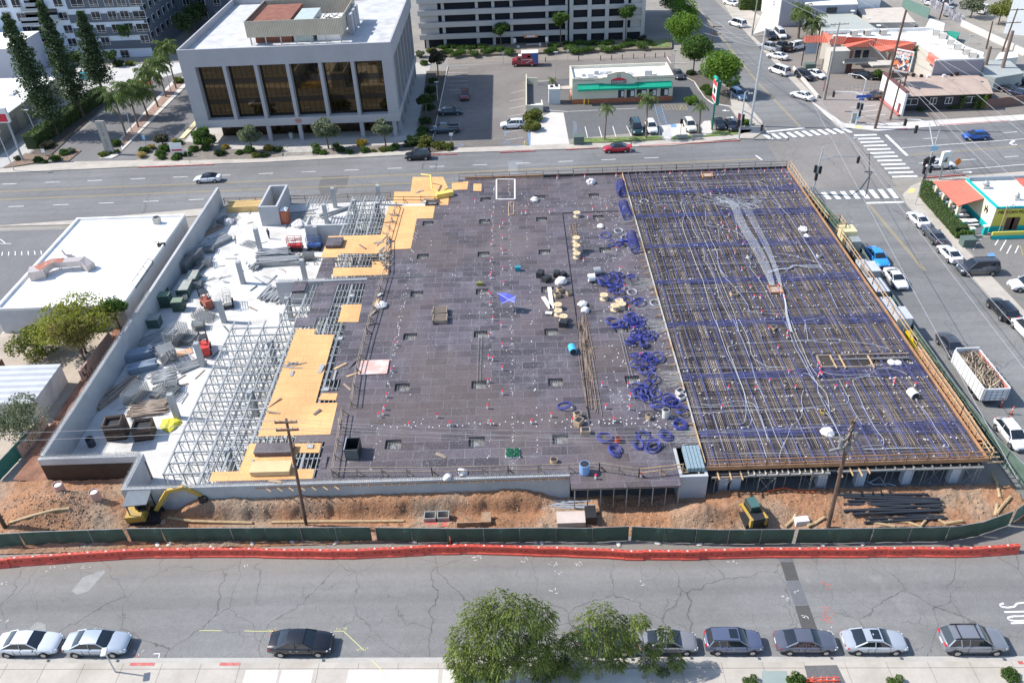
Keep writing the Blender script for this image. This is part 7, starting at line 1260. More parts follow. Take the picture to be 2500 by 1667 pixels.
mast('signal with street lamp at the restaurant corner',('D',1060,1482),('D',1130,985),(gy('D',1310,1335,140),5.2,5.6),gy('D',1188,995,142),((.35,0,3.,0),(-.35,0,3.,1.5),(.3,0,3.9,0)))
t=mast('signal with blue street name sign at the bungalow corner',('E',560,1335),('E',678,850),(gy('E',335,975,150),5.6,6.0),gy('E',510,790,146),((-.35,0,3.6,0),(.35,0,3.4,0),(.25,0,2.1,0)),((.1,5.4,2.6,.5,BSIGN),(-.1,4.9,.9,.3,BSIGN),(0,1.5,.5,.4,LBS)))
p=g('E',560,1335);m=MB()
for k in range(9): m.box(p.x+.85+k*.2,p.x+.95+k*.2,p.y-.33,p.y-.31,5.33,5.47)
mast('signal at the site corner with lamp arm over the junction',('J',82,528),('J',182,112),(gy('J',500,195,123),5.6,6.2),gy('J',470,32,130),((-.4,0,4.2,0),(.4,0,4.0,1.5),(.0,0,2.9,0)))
t=mast('cluster of signals on the pole at the taco restaurant corner',('J',1078,435),('J',1150,150),(gy('E',1100,1270,124),6.2,9.4),None,((-.7,0,3.6,0),(-.3,0,3.9,.8),(.2,0,3.7,0),(.55,0,4.,1.5),(-.5,0,2.3,0),(.5,0,2.4,0)),((.1,6.,1.,.8,LBS),))
p=g('J',1078,435);q=gy('J',1150,180,p.y);l=gy('E',1455,1385,p.y);part('lamp_post',MB().tube([q,l],.08,6),GALV,t);l2=gy('E',1385,1270,p.y);part('lamp_arm',MB().tube([l,l2],.05,6),GALV,t);head(t,gy('E',1205,1380,p.y),0)
def lamp(lab,b,tp,hd=None,name='street_lamp',r=.09):
 p=g(*b);q=gy(*tp,p.y);t=thing(name,lab,'street lamp',p);part('post',MB().tube([p,q],[r,r*.7],7),GALV,t);part('lamp_head',MB().ob(q.x+(hd or 0),q.y,q.z,.9,.35,.16),GALV,t);return t
p=g('P',842,1492);t=thing('pavement_lamp','small square headed lamp on the near pavement','street lamp',p);part('post',MB().tube([p,p+Vector((0,0,2.75))],[.06,.05],7),GALV,t);part('lamp_head',MB().ob(p.x,p.y-.05,2.75,.38,.7,.14,.2),GALV,t)
for lab,b,tp in (('lamp post beside the clipped hedge',('A',350,1248),('A',235,985)),('twin headed lamp post behind the rock bed',('A',1525,832),('A',1465,570)),('lamp post among the feather palms',('A',1182,1192),('A',1095,900)),('tall lamp post beyond the storage kiosk',('C',1296,712),('C',1302,470)),('small lamp in the planted strip shade',('C',250,900),('C',240,735)),('lamp post at the restaurant rear corner',('D',365,800),('D',385,540)),('dark lamp post before the workshop',('A',128,1525),('A',-20,1180)),('lamp behind the pine trunk',('A',540,1080),('A',485,950)),('thin lamp in the back alley',('E',1760,470),('E',1800,380))): lamp(lab,b,tp)
# signs
p=g('A',985,1375);q=gy('A',890,1090,p.y);t=thing('monolith_sign','tall slim grey monolith sign at the office drive','sign',p);MS=mat('monolith',(.34,.32,.3),.8,.08,1);part('panel',MB().box(p.x-.75,p.x+.75,p.y-.2,p.y+.2,.3,6.3),MS,t);m=MB()
for k in range(15): m.box(p.x-.2+.1*(k%2),p.x+.12+.1*(k%2),p.y-.225,p.y-.202,1.4+k*.3,1.52+k*.3) if k not in (6,10) else None
part('vertical_lettering',m,flatm('lettering_grey',(.16,.15,.14),.8),t)
p=g('D',775,1378);t=thing('pylon_sign','tall green and white restaurant pylon sign','sign',p);part('post',MB().cyl(p.x,p.y,0,5.2,.16,.16),flatm('sign_green',(.0,.14,.1),.5),t);b_=part('sign_box',MB().box(p.x-.25,p.x+.35,p.y-1.5,p.y+1.5,5.,9.2),MC['sign_green'],t);part('face',MB().box(p.x-.29,p.x-.252,p.y-1.4,p.y+1.4,5.3,9.),WHITEF,b_);part('face_panel',MB().box(p.x-.32,p.x-.292,p.y-1.2,p.y+1.2,8.1,8.9),RED,b_);part('face_panel',MB().box(p.x-.32,p.x-.292,p.y-.7,p.y+.7,6.7,7.6),BLKP,b_);part('face_panel',MB().box(p.x-.32,p.x-.292,p.y-1.2,p.y+1.2,5.5,6.3),RED,b_)
m=MB();m.tube([(p.x-.3,p.y-1+.25*k,9.2+.35*sin(k*pi/8)) for k in range(9)],.28,6);part('sign_cap',m,flatm('sign_green2',(.0,.3,.2),.5),t)
Y=146.;A_,B_,C_,D_=[g('E',x,y,z) for x,y,z in ((975,520,8.6),(1165,640,8.6),(1090,815,5.),(935,655,5.))];t=thing('billboard','colourful billboard panel standing behind the tall dark pole','billboard',(B_.x,B_.y,0));A_=gy('E',985,520,B_.y+2.6);C_=Vector((B_.x,B_.y,A_.z-3.6));D_=Vector((A_.x,A_.y,A_.z-3.6));B_.z=A_.z
nt_=NT('billboard_art');k=nt_.mix(nt_.ramp(nt_.noise(.9,2),(.45,0),(.5,1)),(.7,.7,.7),(.03,.05,.06));k=nt_.mix(nt_.ramp(nt_.noise(.6,2,vec=nt_.mapv((1,1,1.4))),(.5,0),(.53,1)),k,(.7,.2,.08));k=nt_.mix(nt_.ramp(nt_.noise(1.4,1),(.58,0),(.6,1)),k,(.06,.04,.08));nt_.out(k,.6)
n_=(B_-A_).cross(Vector((0,0,1))).normalized()*.3;m=MB();m.quadbox([D_,C_,C_-n_,D_-n_,A_,B_,B_-n_,A_-n_]);part('panel',m,BLKP,t);m=MB();e=n_*.05;m.poly([D_+e,C_+e,B_+e,A_+e]);art=part('poster',m,nt_.m,t);m=MB();m.bar(A_+n_*.1,B_+n_*.1,.2,.2);m.bar(B_,C_,.2,.2);part('frame',m,WHITEF,t)
m=MB()
for row,z in ((0,-.55),(1,-1.25)):
 for k in range(10):
  if k != 4: c=A_.lerp(B_,.12+k*.075)+Vector((0,0,z))+n_*.12;d=(B_-A_).normalized();m.bar(c,c+d*.16+Vector((0,0,-.02)),.05,.55)
part('lettering',m,WHITEF,t);m=MB();[m.bar(A_.lerp(B_,f)-Vector((0,0,3.6)),Vector((A_.lerp(B_,f).x,A_.lerp(B_,f).y,0)),.25) for f in (.15,.9)];part('posts',m,WOODP,t);m=MB();m.bar(D_+n_*2,C_+n_*2,.9,.06);part('catwalk',m,STEEL,t)
p=g('A',1590,1400);t=thing('estate_sign','white estate sign board with red band before the office','sign',p);m=MB();[m.box(p.x+k,p.x+k+.12,p.y,p.y+.1,0,2.6) for k in (-1.0,.9)];part('posts',m,WHITEF,t);b_=part('board',MB().box(p.x-1.1,p.x+1.15,p.y-.06,p.y-.002,.9,2.7),WHITEF,t);part('red_band',MB().box(p.x-.9,p.x+1.,p.y-.09,p.y-.062,1.2,1.5),RED,b_)
def sign(lab,b,h,w,hh,m,round_=0,name='sign_post'):
 p=g(*b);t=thing(name,lab,'sign',p);part('post',MB().cyl(p.x,p.y,0,h,.05,.05,6),STEEL,t)
 mb=MB();k=16 if round_ == 1 else 4;a0=pi/4 if round_ == 0 else 0;mb.loft([[(p.x+cos(a0+tau*i/k)*w*(.7 if not round_ else .5),y,h+sin(a0+tau*i/k)*hh*(.7 if not round_ else .5)) for i in range(k)] for y in (p.y-.1,p.y-.05)]);part('sign_face',mb,m,t)
sign('yellow round sign at the restaurant corner',('J',1208,402),3.2,.8,1.5,flatm('sign_yellow',(.75,.7,.05),.5),1);sign('orange diamond roadworks sign by the junction',('J',1333,395),3.0,1.0,1.4,flatm('sign_orange',(.8,.22,.02),.5),2);sign('white sign post at the left drive',('A',425,1450),2.3,.6,.7,WHITEF);sign('white sign post by the office island',('A',1312,1330),2.3,.5,.8,LBS);sign('small white sign beside the estate board',('A',1695,1460),2.6,.3,.5,WHITEF);sign('white sign post at the middle car park entry',('C',378,1310),2.4,.7,.5,WHITEF);sign('white sign in the sunny car park bay',('C',856,1305),2.3,.35,.7,WHITEF);sign('white sign by the accessible bay',('D',212,1500),3.,.3,.5,WHITEF);sign('brown sign post behind the ambulance',('C',835,572),2.4,.4,.4,LBS);sign('grey sign post at the back drive',('C',1408,550),2.4,.5,.5,WHITEF);sign('white notice left of the garage entrance',('C',938,440),2.,.6,1.,WHITEF);sign('white notice right of the garage entrance',('C',1220,440),2.3,.6,1.,WHITEF);sign('white no parking sign on the far pavement corner',('D',440,1440),2.6,.5,.9,MULL);sign('brown sign in the parked car row',('D',965,1130),3.,.2,.3,MULL);sign('slim sign post before the restaurant hedge',('J',1000,625),2.8,.12,.3,STEEL)
p=g('J',1320,395);t=thing('taco_sign','white box sign with a rider emblem above the taco restaurant corner','sign',p);c=gy('J',1270,205,p.y);part('post',MB().tube([Vector((c.x,p.y,0)),c],.12,7),STEEL,t);b_=part('sign_box',MB().ob(c.x,c.y,c.z-1.1,1.5,.5,2.2,.25),WHITEF,t);m=MB();[m.bar((c.x-.2+dx,c.y-.38,c.z-.3+dz),(c.x+.15+dx,c.y-.3,c.z-.1+dz),.04,.12) for dx,dz in ((0,0),(.1,.25),(-.2,-.15),(.1,-.2))];part('emblem',m,MC['black_letters'],b_)
p=g('A',205,1432);t=thing('pole_sign','red and white sign on a grey leaning post at the left edge','sign',p);q=gy('A',70,1090,p.y);part('post',MB().tube([p,q],.2,8),mat('steel_grey',(.3,.33,.36),.5,.1,1),t);b_=part('sign_box',MB().box(q.x-4.5,q.x+.5,q.y-.3,q.y+.3,q.z,q.z+2.6),WHITEF,t);part('red_face',MB().box(q.x-4.4,q.x+.3,q.y-.33,q.y-.302,q.z+.2,q.z+1.6),RED,b_)
p=g('D',1800,700);t=thing('motel_sign','motel sign board under a small tiled roof on two posts','sign',p);a,b=gy('D',1740,725,p.y),gy('D',1840,690,p.y);[part('post',MB().box(x-.08,x+.08,p.y-.08,p.y+.08,0,5.2),MULL,t) for x in (p.x-1.5,p.x+1.5)];part('board',MB().box(p.x-1.2,p.x+1.2,p.y-.1,p.y+.05,2.5,4.8),mat('board_blue',(.35,.4,.46),.7,.15,2),t);m=MB();m.loft([[(x,p.y-.9,5.1),(x,p.y,6.3),(x,p.y+.9,5.1)] for x in (p.x-1.8,p.x+1.8)]);part('tiled_cap',m,TILE,t)
def cabinet(lab,b,w,d,h,m,name='utility_cabinet'):
 p=g(*b);t=thing(name,lab,'cabinet',p);part('casing',MB().box(p.x-w/2,p.x+w/2,p.y-d/2,p.y+d/2,.1,h),m,t);part('lid',MB().box(p.x-w/2-.05,p.x+w/2+.05,p.y-d/2-.05,p.y+d/2+.05,h,h+.08),m,t);part('plinth',MB().box(p.x-w/2-.1,p.x+w/2+.1,p.y-d/2-.1,p.y+d/2+.1,0,.1),CONC,t)
UG=mat('utility_green',(.1,.14,.12),.7,.1,2);cabinet('green transformer box at the taco restaurant drive',('J',1455,985),1.7,1.3,1.2,UG);cabinet('dark green transformer box on the grass verge',('C',1505,1285),1.8,1.3,1.5,UG);cabinet('grey signal cabinet at the bungalow corner',('E',530,1305),.8,.6,1.8,STEEL);cabinet('green bin store below the motel sign',('D',1810,740),2.2,1.4,1.2,UG);cabinet('small steel cabinet by the garage gate',('C',968,445),.6,.5,.8,WHITEF);cabinet('teal skip in the alley behind the pines',('A',765,700),2.2,1.4,1.3,flatm('teal',(.03,.3,.38),.6),'skip')
for x,lab in ((450,'left bus bench on the far pavement'),(615,'right bus bench on the far pavement')): p=g('D',x,1490);t=thing('bus_bench',lab,'bench',p,'bus benches');part('seat',MB().box(p.x-1,p.x+1,p.y-.1,p.y+.35,.4,.46),STEEL,t);part('backrest',MB().box(p.x-1,p.x+1,p.y-.16,p.y-.1,.46,1.05),mat('bench_ad',(.25,.28,.27),.6,.3,3),t);[part('leg',MB().box(p.x+k-.05,p.x+k+.05,p.y-.05,p.y+.3,.1,.4),STEEL,t) for k in (-.8,.8)]
for v,x,y,c,h,lab in (('D',1035,1385,(.55,.12,.12),3.2,'red feather flag beside black cars'),('E',205,1000,(.7,.3,.28),3.,'pink feather flag before the motel pole'),('C',1455,1240,(.7,.68,.7),3.4,'white feather flag at the drive')):
 p=g(v,x,y);t=thing('feather_flag',lab,'flag',p);part('pole',MB().cyl(p.x,p.y,0,h,.03,.03,5),STEEL,t);m=MB();m.loft([[(p.x+w*k,p.y+.05*sin(z*3),z) for k in (0,1)]+[(p.x+w,p.y+.03+.05*sin(z*3),z),(p.x,p.y+.03+.05*sin(z*3),z)] for z,w in ((.5,.55),(1.2,.7),(2.2,.75),(h-.3,.55),(h,.05))]);part('banner',m,flatm('flag_%d' % x,c,.7),t)
t=MB().lathe(*g('C',1030,1300)[:2],[(.2,0),(.2,.1),(.13,.12),(.13,.55),(.18,.58),(.16,.7),(.05,.8)],10);tag(t.build('fire_hydrant',flatm('hydrant_yellow',(.65,.5,.05),.5)),'yellow fire hydrant by the drive kerb','hydrant')
yb=tag(MB().cyl(0,0,0,1.1,.09,.09,8).build('bollard',MC['hydrant_yellow']),'x','bollard')
for i,(x,y) in enumerate(((1262,915),(1330,912),(1427,900),(1555,935),(1592,932),(1258,880))): inst(yb,g('C',x,y),0,'yellow safety bollard at the drive-through side of the restaurant','yellow bollards')
wp=tag(MB().box(-.1,.1,-.1,.1,0,1.1).build('timber_post',MC['coping_brown']),'x','post')
for i,(x,y) in enumerate(((1210,555),(1505,545),(1700,540),(1797,535),(1893,530),(1993,525),(2092,520),(2187,517),(2270,512))): inst(wp,g('C',x,y),0,'low brown timber post along the back drive edge','timber posts along the back drive')
for k,(x,y) in enumerate(((985,1395),(1105,1395),(1240,1390))):
 p=g('B',x,y);t=thing('handrail','grey step handrail before the office entrance','handrail',p,'step handrails before the office');m=MB();q=p+Vector((.3,3.2,0));m.tube([p,p+Vector((0,0,1)),q+Vector((0,0,1)),q],.03,5);part('rail',m,STEEL,t);part('mid_rail',MB().bar(p+Vector((0,0,.5)),q+Vector((0,0,.5)),.04),STEEL,t)
m=MB();p=g('B',1065,1235);tag(m.cyl(p.x,p.y,0,1.1,.35,.4,10).build('litter_bin',CONC),'pale litter bin under the office','bin')
m=MB();a,b=g('E',450,975),g('E',800,950);m.bar(a+Vector((0,0,1.2)),b+Vector((0,0,1.2)),.05);m.bar(a+Vector((0,0,.6)),b+Vector((0,0,.6)),.04);[m.bar(a.lerp(b,k/8),a.lerp(b,k/8)+Vector((0,0,1.25)),.06) for k in range(9)];tag(m.build('wire_fence',STEEL),'low wire fence across the motel lot','fence')
m=MB();a,b=g('D',1640,740),g('D',1900,1050);m.bar(a+Vector((0,0,.35)),b+Vector((0,0,.35)),.3,.7);tag(m.build('low_wall',CONC_PALE),'low pale wall between motel lot and pavement','wall')
# ================================================================ DIRT, FENCES, BARRIERS
DIRTM=NT('dirt');k_=DIRTM.vary((.36,.185,.1),.35,.3,6);k_=DIRTM.mix(DIRTM.ramp(DIRTM.noise(.16,5),(.45,0),(.62,.85)),k_,(.34,.26,.19));k_=DIRTM.vary(k_,6,.3,5);DIRTM.bump(DIRTM.noise(3.5,7,.7),.9,.25);DIRTM=DIRTM.out(k_,.97)
def gs(x,y,cx,cy,sx,sy,h): return h*exp(-((x-cx)/sx)**2-((y-cy)/sy)**2)
def dirt_h(x,y):
 h=0.05+.32*max(0,min(1,(y-49.6)/1.2))*max(0,min(1,(45-x)/2))+.28*max(0,NZ.noise(Vector((x*.5,y*.8,1))))+.13*NZ.noise(Vector((x*1.9,y*1.9,4)))+.08*NZ.noise(Vector((x*4.3,y*4.3,7)))
 if -33 < x < 3: e=min(1,(x+33)/2,(3-x)/3);h += e*(1.0/(1+exp(-(y-52.3+.35*NZ.noise(Vector((x*.7,0,0))))*7))-.0)+e*.25*max(0,min(1,(y-52.3)))-e*.5*exp(-((y-51.6)/.6)**2)
 h += gs(x,y,-43.8,53.4,4.4,2.2,2.3)+gs(x,y,-38,52.3,2.5,1.5,.5)+gs(x,y,15.6,50.6,1.9,1.1,1.25)+gs(x,y,19,51.6,2.2,1.2,.5)+gs(x,y,24,52.,4,1.5,.35)+gs(x,y,5,50.5,3,.8,.3)-gs(x,y,39,51.3,3,.7,.4)-gs(x,y,-42,56.6,5,1.2,.5)
 return max(h,.012)
def grid(x0,x1,y0,y1,st,hf):
 m=MB();nx,ny=int((x1-x0)/st),int((y1-y0)/st);m.v=[(x0+(x1-x0)*i/nx,y0+(y1-y0)*j/ny,hf(x0+(x1-x0)*i/nx,y0+(y1-y0)*j/ny)) for j in range(ny+1) for i in range(nx+1)]
 m.f=[[j*(nx+1)+i,j*(nx+1)+i+1,(j+1)*(nx+1)+i+1,(j+1)*(nx+1)+i] for j in range(ny) for i in range(nx)];return m
o=struct('dirt_strip',grid(-52,-37.4,48.9,57.8,.2,dirt_h),DIRTM);o.data.shade_smooth();o=struct('dirt_strip',grid(-37.4,45.3,48.9,53.4,.15,dirt_h),DIRTM);o.data.shade_smooth()
struct('dirt_strip',grid(-50.8,-47.2,58.0,90,.35,lambda x,y: .1+.4*max(0,(-48.4-x))*.3+.15*NZ.noise(Vector((x,y*.6,2)))),mat('red_soil',(.26,.13,.085),.97,.35,.8,bump=.8));struct('dirt_yard',MB().flat([(-130,50),(-50.6,50),(-49.4,85),(-130,85)],-.012),mat('yard_soil',(.4,.34,.28),.95,.2,.3))
cl_=MB()
for k in range(2200):
 x,y=(rnd.gauss(-43.5,3.4),rnd.gauss(53.2,1.4)) if k < 900 else (rnd.uniform(-36,44),rnd.uniform(49.3,53))
 if 49.1 < y < 57 and -50 < x < 44: s_=rnd.uniform(.04,.16);cl_.ob(x,y,dirt_h(x,y)-.02,s_,s_*.8,s_*.7,rnd.uniform(0,3),.6,.6)
tag(cl_.build('clods',islandm('clods',(.12,.08,.05),(.5,.36,.24),1.2)),'loose earth clods and stones on the excavated strip','stones',kind='stuff')
FG=mat('fence_screen',(.04,.095,.065),.75,.15,1.5,dirt=(.05,.1,.075),dscale=.8);FG2=mat('fence_screen_teal',(.03,.15,.12),.75,.15,1)
def fence(lab,path,h=1.85,m=None,gap=3.05,wave=.14):
 P=[Vector((p[0],p[1],0)) for p in path];t=thing('screened_fence',lab,'fence',P[0],'green screened site fence');D=[0]
 for p,q in zip(P,P[1:]): D.append(D[-1]+(q-p).length)
 def at(d):
  for i in range(len(P)-1):
   if d <= D[i+1] or i == len(P)-2: return P[i].lerp(P[i+1],(d-D[i])/(D[i+1]-D[i]))
 n=max(1,round(D[-1]/gap))
 for i in range(n):
  a,b=D[-1]*i/n,D[-1]*(i+1)/n;mb=MB();N=12;v0=len(mb.v)
  for k in range(N+1):
   c=at(a+(b-a)*k/N);q=at(min(D[-1],a+(b-a)*k/N+.1));d=(q-c).normalized() if (q-c).length > 1e-4 else Vector((1,0,0));nr=Vector((-d.y,d.x,0));ph=i*1.3
   for j in range(5): z=.06+h*j/4;mb.v.append(tuple(c+nr*(wave*(sin(k*.9+ph+j*.5)*.4+sin(k*.45+ph*2)*.5)*(1 if 0 < j < 4 else .3))+Vector((0,0,z-(.05*sin(k*pi/N) if j == 4 else 0)))))
  mb.f=[[k*5+j,(k+1)*5+j,(k+1)*5+j+1,k*5+j+1] for k in range(N) for j in range(4)];part('screen',mb,m or FG,t);c=at(a);pm_=MB();pm_.cyl(c.x,c.y,0,h+.06,.03,.03,6);pm_.box(c.x-.4,c.x+.4,c.y-.03,c.y+.03,.0,.05);part('post',pm_,STEEL,t)
 r=MB();[r.bar(p+Vector((0,0,h+.05)),q+Vector((0,0,h+.05)),.04) for p,q in zip(P,P[1:])];part('top_rail',r,STEEL,t)
fence('green fence stretch at the left before the dirt mound',[g('P',-60,593),g('P',0,590),g('P',300,572),g('P',935,550)]);fence('green fence stretch before the small excavator and trench',[g('P',962,548),g('P',1500,545),g('Q',920,540)]);fence('green fence stretch before the concrete form boxes',[g('Q',958,542),g('Q',1550,550),g('R',820,545),g('R',1100,548),g('R',1410,535)])
fence('green fence stretch before the skid steer',[g('R',1430,536),g('S',300,545),g('S',740,560),g('S',1285,557)]);fence('green fence stretch before the black pipes, curving at the right',[g('S',1312,556),g('T',400,555),g('T',900,548),g('T',1350,540),g('T',1560,505),g('T',1780,425)]);fence('tall green fence along the cross street',[(46.3,53.),(45.4,58),(45.1,66),(45.2,78),(45.5,90),(45.8,101),(44.9,108.5),(44.2,112.)],2.0,mat('fence_screen_sunlit',(.1,.155,.125),.75,.15,1,dirt=(.14,.18,.15)))  # lighter copy of the screen green; sunlight on this face put into the colour
fence('teal green screen fence at the lower left yard',[g('K',0,1440),g('K',320,1090)],1.8,FG2);fence('short inner green fence at the front right corner',[g('T',1800,420),(45.6,50.5),(46.2,52.9)],2.,MC['fence_screen_sunlit'])
BARR=mat('barrier_orange',(.6,.085,.055),.55,.12,1.2);bt=thing('water_barrier','x','barrier')
b=MB();prof=[(-.3,0),(-.3,.16),(-.2,.24),(-.15,.82),(-.11,.9),(.11,.9),(.15,.82),(.2,.24),(.3,.16),(.3,0)];b.loft([[(x,y,z) for y,z in prof] for x in (-.795,.795)]);part('body',b,BARR,bt)
b=MB();[b.box(x-.12,x+.12,s_*.17-.02,s_*.17+.02,.5,.62) for x in (-.25,.25) for s_ in (-1,1)];[b.cyl(x,.03,.9,.915,.045,.045,8) for x in (-.6,-.5,.45,.56,.66)];b.box(-.1,.12,-.03,.03,.9,.92);part('recesses',b,flatm('barrier_dark',(.2,.03,.02),.7),bt);part('label_patch',MB().box(-.32,-.2,-.06,.06,.9,.916),WHITEF,bt)
path=[g(*q) for q in (('P',-60,740),('P',0,733),('P',170,722),('P',420,702),('P',580,690),('P',890,672),('P',1200,658),('Q',20,660),('Q',330,665),('Q',780,670),('Q',940,662),('Q',1240,645),('Q',1550,634),('R',330,635),('R',640,645),('R',940,655),('R',1230,665),('R',1390,676),('S',380,678),('S',680,672),('S',980,660),('S',1270,658),('T',340,660),('T',650,660),('T',960,655),('T',1400,658),('T',1860,638),('T',1900,590))];path=[Vector((p.x,p.y+.3,0)) for p in path]
acc=0;prev=path[0];i=1;cur=path[0];n=0
while i < len(path) and n < 75:
 need=1.6;q=cur
 while i < len(path) and (path[i]-q).length < need: need -= (path[i]-q).length;q=path[i];i += 1
 if i >= len(path): break
 q=q+(path[i]-q).normalized()*need;d=q-cur;c=(cur+q)/2;inst(bt,c+Vector((0,rnd.gauss(0,.03),0)),atan2(d.y,d.x)+rnd.gauss(0,.006),'orange water filled barrier in the long row along the street','orange barriers along the near street');cur=q;n += 1;bt_=COL.objects[-1] if 0 else None
for k,(a,b_) in enumerate((((44.7,59.4),(44.3,65.)),)):
 for j in range(4): p=Vector(a).lerp(Vector(b_),j/3);inst(bt,(p.x,p.y,0),pi/2+.1,'orange barrier standing inside the cross street fence','orange barriers inside the fence')
def cone(lab,p,h=1.0,nm='delineator_post'):
 t=thing(nm,lab,'traffic cone',p);part('post',MB().lathe(p.x,p.y,[(.07,.05),(.06,h),(.03,h+.04)] if nm != 'traffic_cone' else [(.17,.04),(.1,h*.5),(.03,h)],10),flatm('cone_orange',(.8,.13,.03),.5),t);part('base',MB().cyl(p.x,p.y,0,.05,.22,.2,8),BLKP,t);part('band',MB().cyl(p.x,p.y,h*.6,h*.75,.075 if nm != 'traffic_cone' else .1,.075,8),WHITEF,t)
cone('orange delineator post before the green fence',g('Q',1486,555));cone('orange delineator behind the debris trailer',g('O',1575,890));cone('second orange delineator nearer the white hatchback',g('O',1660,950))
for k,x in enumerate((365,425,468,520)): cone('orange traffic cone in a row on the dark pavement patch, %s' % ['leftmost','second','third','rightmost'][k],g('T',x,1550,.14)+Vector((0,0,-.14)),.75,'traffic_cone')
m=MB();a,b_=g('T',330,1535,.9),g('T',560,1525,.9);m.bar(a,b_,.06,.1);m.bar(a-Vector((0,0,.4)),b_-Vector((0,0,.4)),.06,.1);[m.bar(q,(q.x+.15,q.y,.14),.05) for q in (a,b_)];tag(m.build('folding_barricade',flatm('barricade',(.6,.08,.05),.6)),'red folding barricade behind the traffic cones','barricade')
tag(MB().flat([g('T',0,1478,.15),g('T',178,1478,.15),g('T',200,1568,.15),g('T',0,1568,.15)],.153).build('utility_hatch',mat('hatch_green',(.25,.3,.28),.7,.08,1)),'pale green utility hatch set in the near pavement','hatch')
bagp=MB().lathe(0,0,[(.05,0),(.32,.03),(.34,.12),(.2,.22),(.03,.24)],9);bg_=tag(bagp.build('sandbag',mat('bag_white',(.55,.54,.5),.9,.15,2)),'x','sandbag')
for v,x,y in (('P',330,585),('P',612,578),('P',1145,563),('P',1230,562),('P',1540,572),('Q',48,552),('Q',340,545),('Q',655,550),('Q',1220,545),('Q',1525,555),('R',490,540),('R',740,543),('R',780,545),('S',30,560),('S',310,552),('S',620,560),('S',1505,560),('S',1800,552),('T',435,560),('T',730,555)): inst(bg_,g(v,x,y),rnd.uniform(0,3),'pale sandbag weighing down the fence foot','sandbags at the fence foot',(1,.6,.6))
# ================================================================ MACHINES
YEL=mat('machine_yellow',(.5,.32,.05),.5,.15,1.5,dirt=(.32,.23,.12),dscale=1.5);DK=flatm('machine_black',(.025,.025,.028),.5)
p=g('P',1075,375,.25);ex=thing('mini_excavator','small yellow excavator with dark canopy digging beside the front wall','excavator',(p.x,p.y,.15));OFF[ex]=Vector()
for s_ in (-.65,.65): m=MB();m.loft([[(x,s_-.2,z),(x,s_+.2,z),] for x,z in ((-1.1,.1),(-.95,.0),(.95,0),(1.1,.1),(1.1,.4),(.95,.5),(-.95,.5),(-1.1,.4),(-1.1,.1))],closed=False,cap=False);m.box(-1.,1.,s_-.19,s_+.19,.06,.44);part('track',m,DK,ex)
m=MB();m.loft([[(x,y,z) for y,z in ((-.75,.6),(-.8,1.2),(.8,1.2),(.75,.6))] for x in (-1.1,.2)]);part('engine_body',m,YEL,ex);part('platform',MB().box(-1.,1.,-.75,.75,.5,.62),DK,ex);m=MB();m.box(-.3,.3,-.3,.3,1.2,1.35);m.box(-.4,-.25,-.3,.3,1.35,1.8);part('seat',m,DK,ex);m=MB();[m.box(x-.03,x+.03,y-.03,y+.03,.62,2.2) for x in (-.75,.55) for y in (-.6,.6)];part('canopy_posts',m,DK,ex);part('canopy',MB().box(-.95,.7,-.75,.75,2.2,2.28),mat('canopy_grey',(.13,.15,.17),.6,.1,2),ex)
part('blade',MB().box(-1.6,-1.5,-.9,.9,0,.5),YEL,ex);m=MB();m.bar((.8,.0,.9),(2.0,.1,2.5),.24,.3);m.bar((2.0,.1,2.5),(3.1,.2,2.6),.22,.28);part('boom',m,YEL,ex);m=MB();m.bar((3.1,.2,2.6),(4.1,.25,1.6),.2,.24);part('stick',m,YEL,ex);m=MB();m.bar((1.3,.1,1.2),(2.2,.15,2.2),.1);m.bar((2.4,.15,2.75),(3.3,.2,2.6),.08);part('hydraulic_ram',m,STEEL,ex);m=MB();m.loft([[(3.9,y,1.6),(4.4,y,1.55),(4.5,y,1.2),(4.2,y,.95),(3.9,y,1.1)] for y in (-.05,.55)]);part('bucket',m,DK,ex);ex.rotation_euler.z=.1;ex.scale=(1.3,)*3
p=g('S',1010,440,0);sk=thing('skid_steer','yellow and black tracked skid steer by the sand pile','loader',(p.x,p.y+.9,.05));OFF[sk]=Vector()
for s_ in (-.8,.8): m=MB();m.loft([[(x,s_-.2,z),(x,s_+.2,z)] for x,z in ((-1.2,.15),(-1.0,0),(1.0,0),(1.2,.15),(1.1,.6),(-1.1,.75),(-1.2,.15))],closed=False,cap=False);m.box(-1.,1.,s_-.19,s_+.19,.08,.6);part('track',m,DK,sk)
part('chassis',MB().box(-1.2,.9,-.6,.6,.35,1.2),DK,sk);m=MB();m.loft([[(x,y,z) for y,z in ((-.52,1.1),(-.45,2.05),(.45,2.05),(.52,1.1))] for x in (-.45,.85)]);part('cab',m,mat('cab_glass',(.03,.045,.045),.25,.1,1),sk);m=MB();m.box(-.4,.8,-.42,.42,2.05,2.1);part('cab_roof',m,mat('cab_roof',(.06,.13,.12),.4,.1,1),sk);part('engine_cover',MB().box(-1.35,-.5,-.55,.55,1.2,1.5),DK,sk)
for s_ in (-.68,.68): m=MB();m.bar((-1.2,s_,1.45),(.9,s_,1.25),.14,.26);m.bar((.9,s_,1.25),(1.5,s_,.4),.13,.2);part('lift_arm',m,YEL,sk);part('tower',MB().box(-1.35,-1.05,s_-.12,s_+.12,.6,1.55),YEL,sk)
m=MB();m.loft([[(1.45,y,.05),(2.2,y,.03),(1.6,y,.6)] for y in (-.95,.95)]);part('bucket',m,mat('bucket_steel',(.2,.18,.16),.6,.2,2),sk);sk.rotation_euler.z=1.75
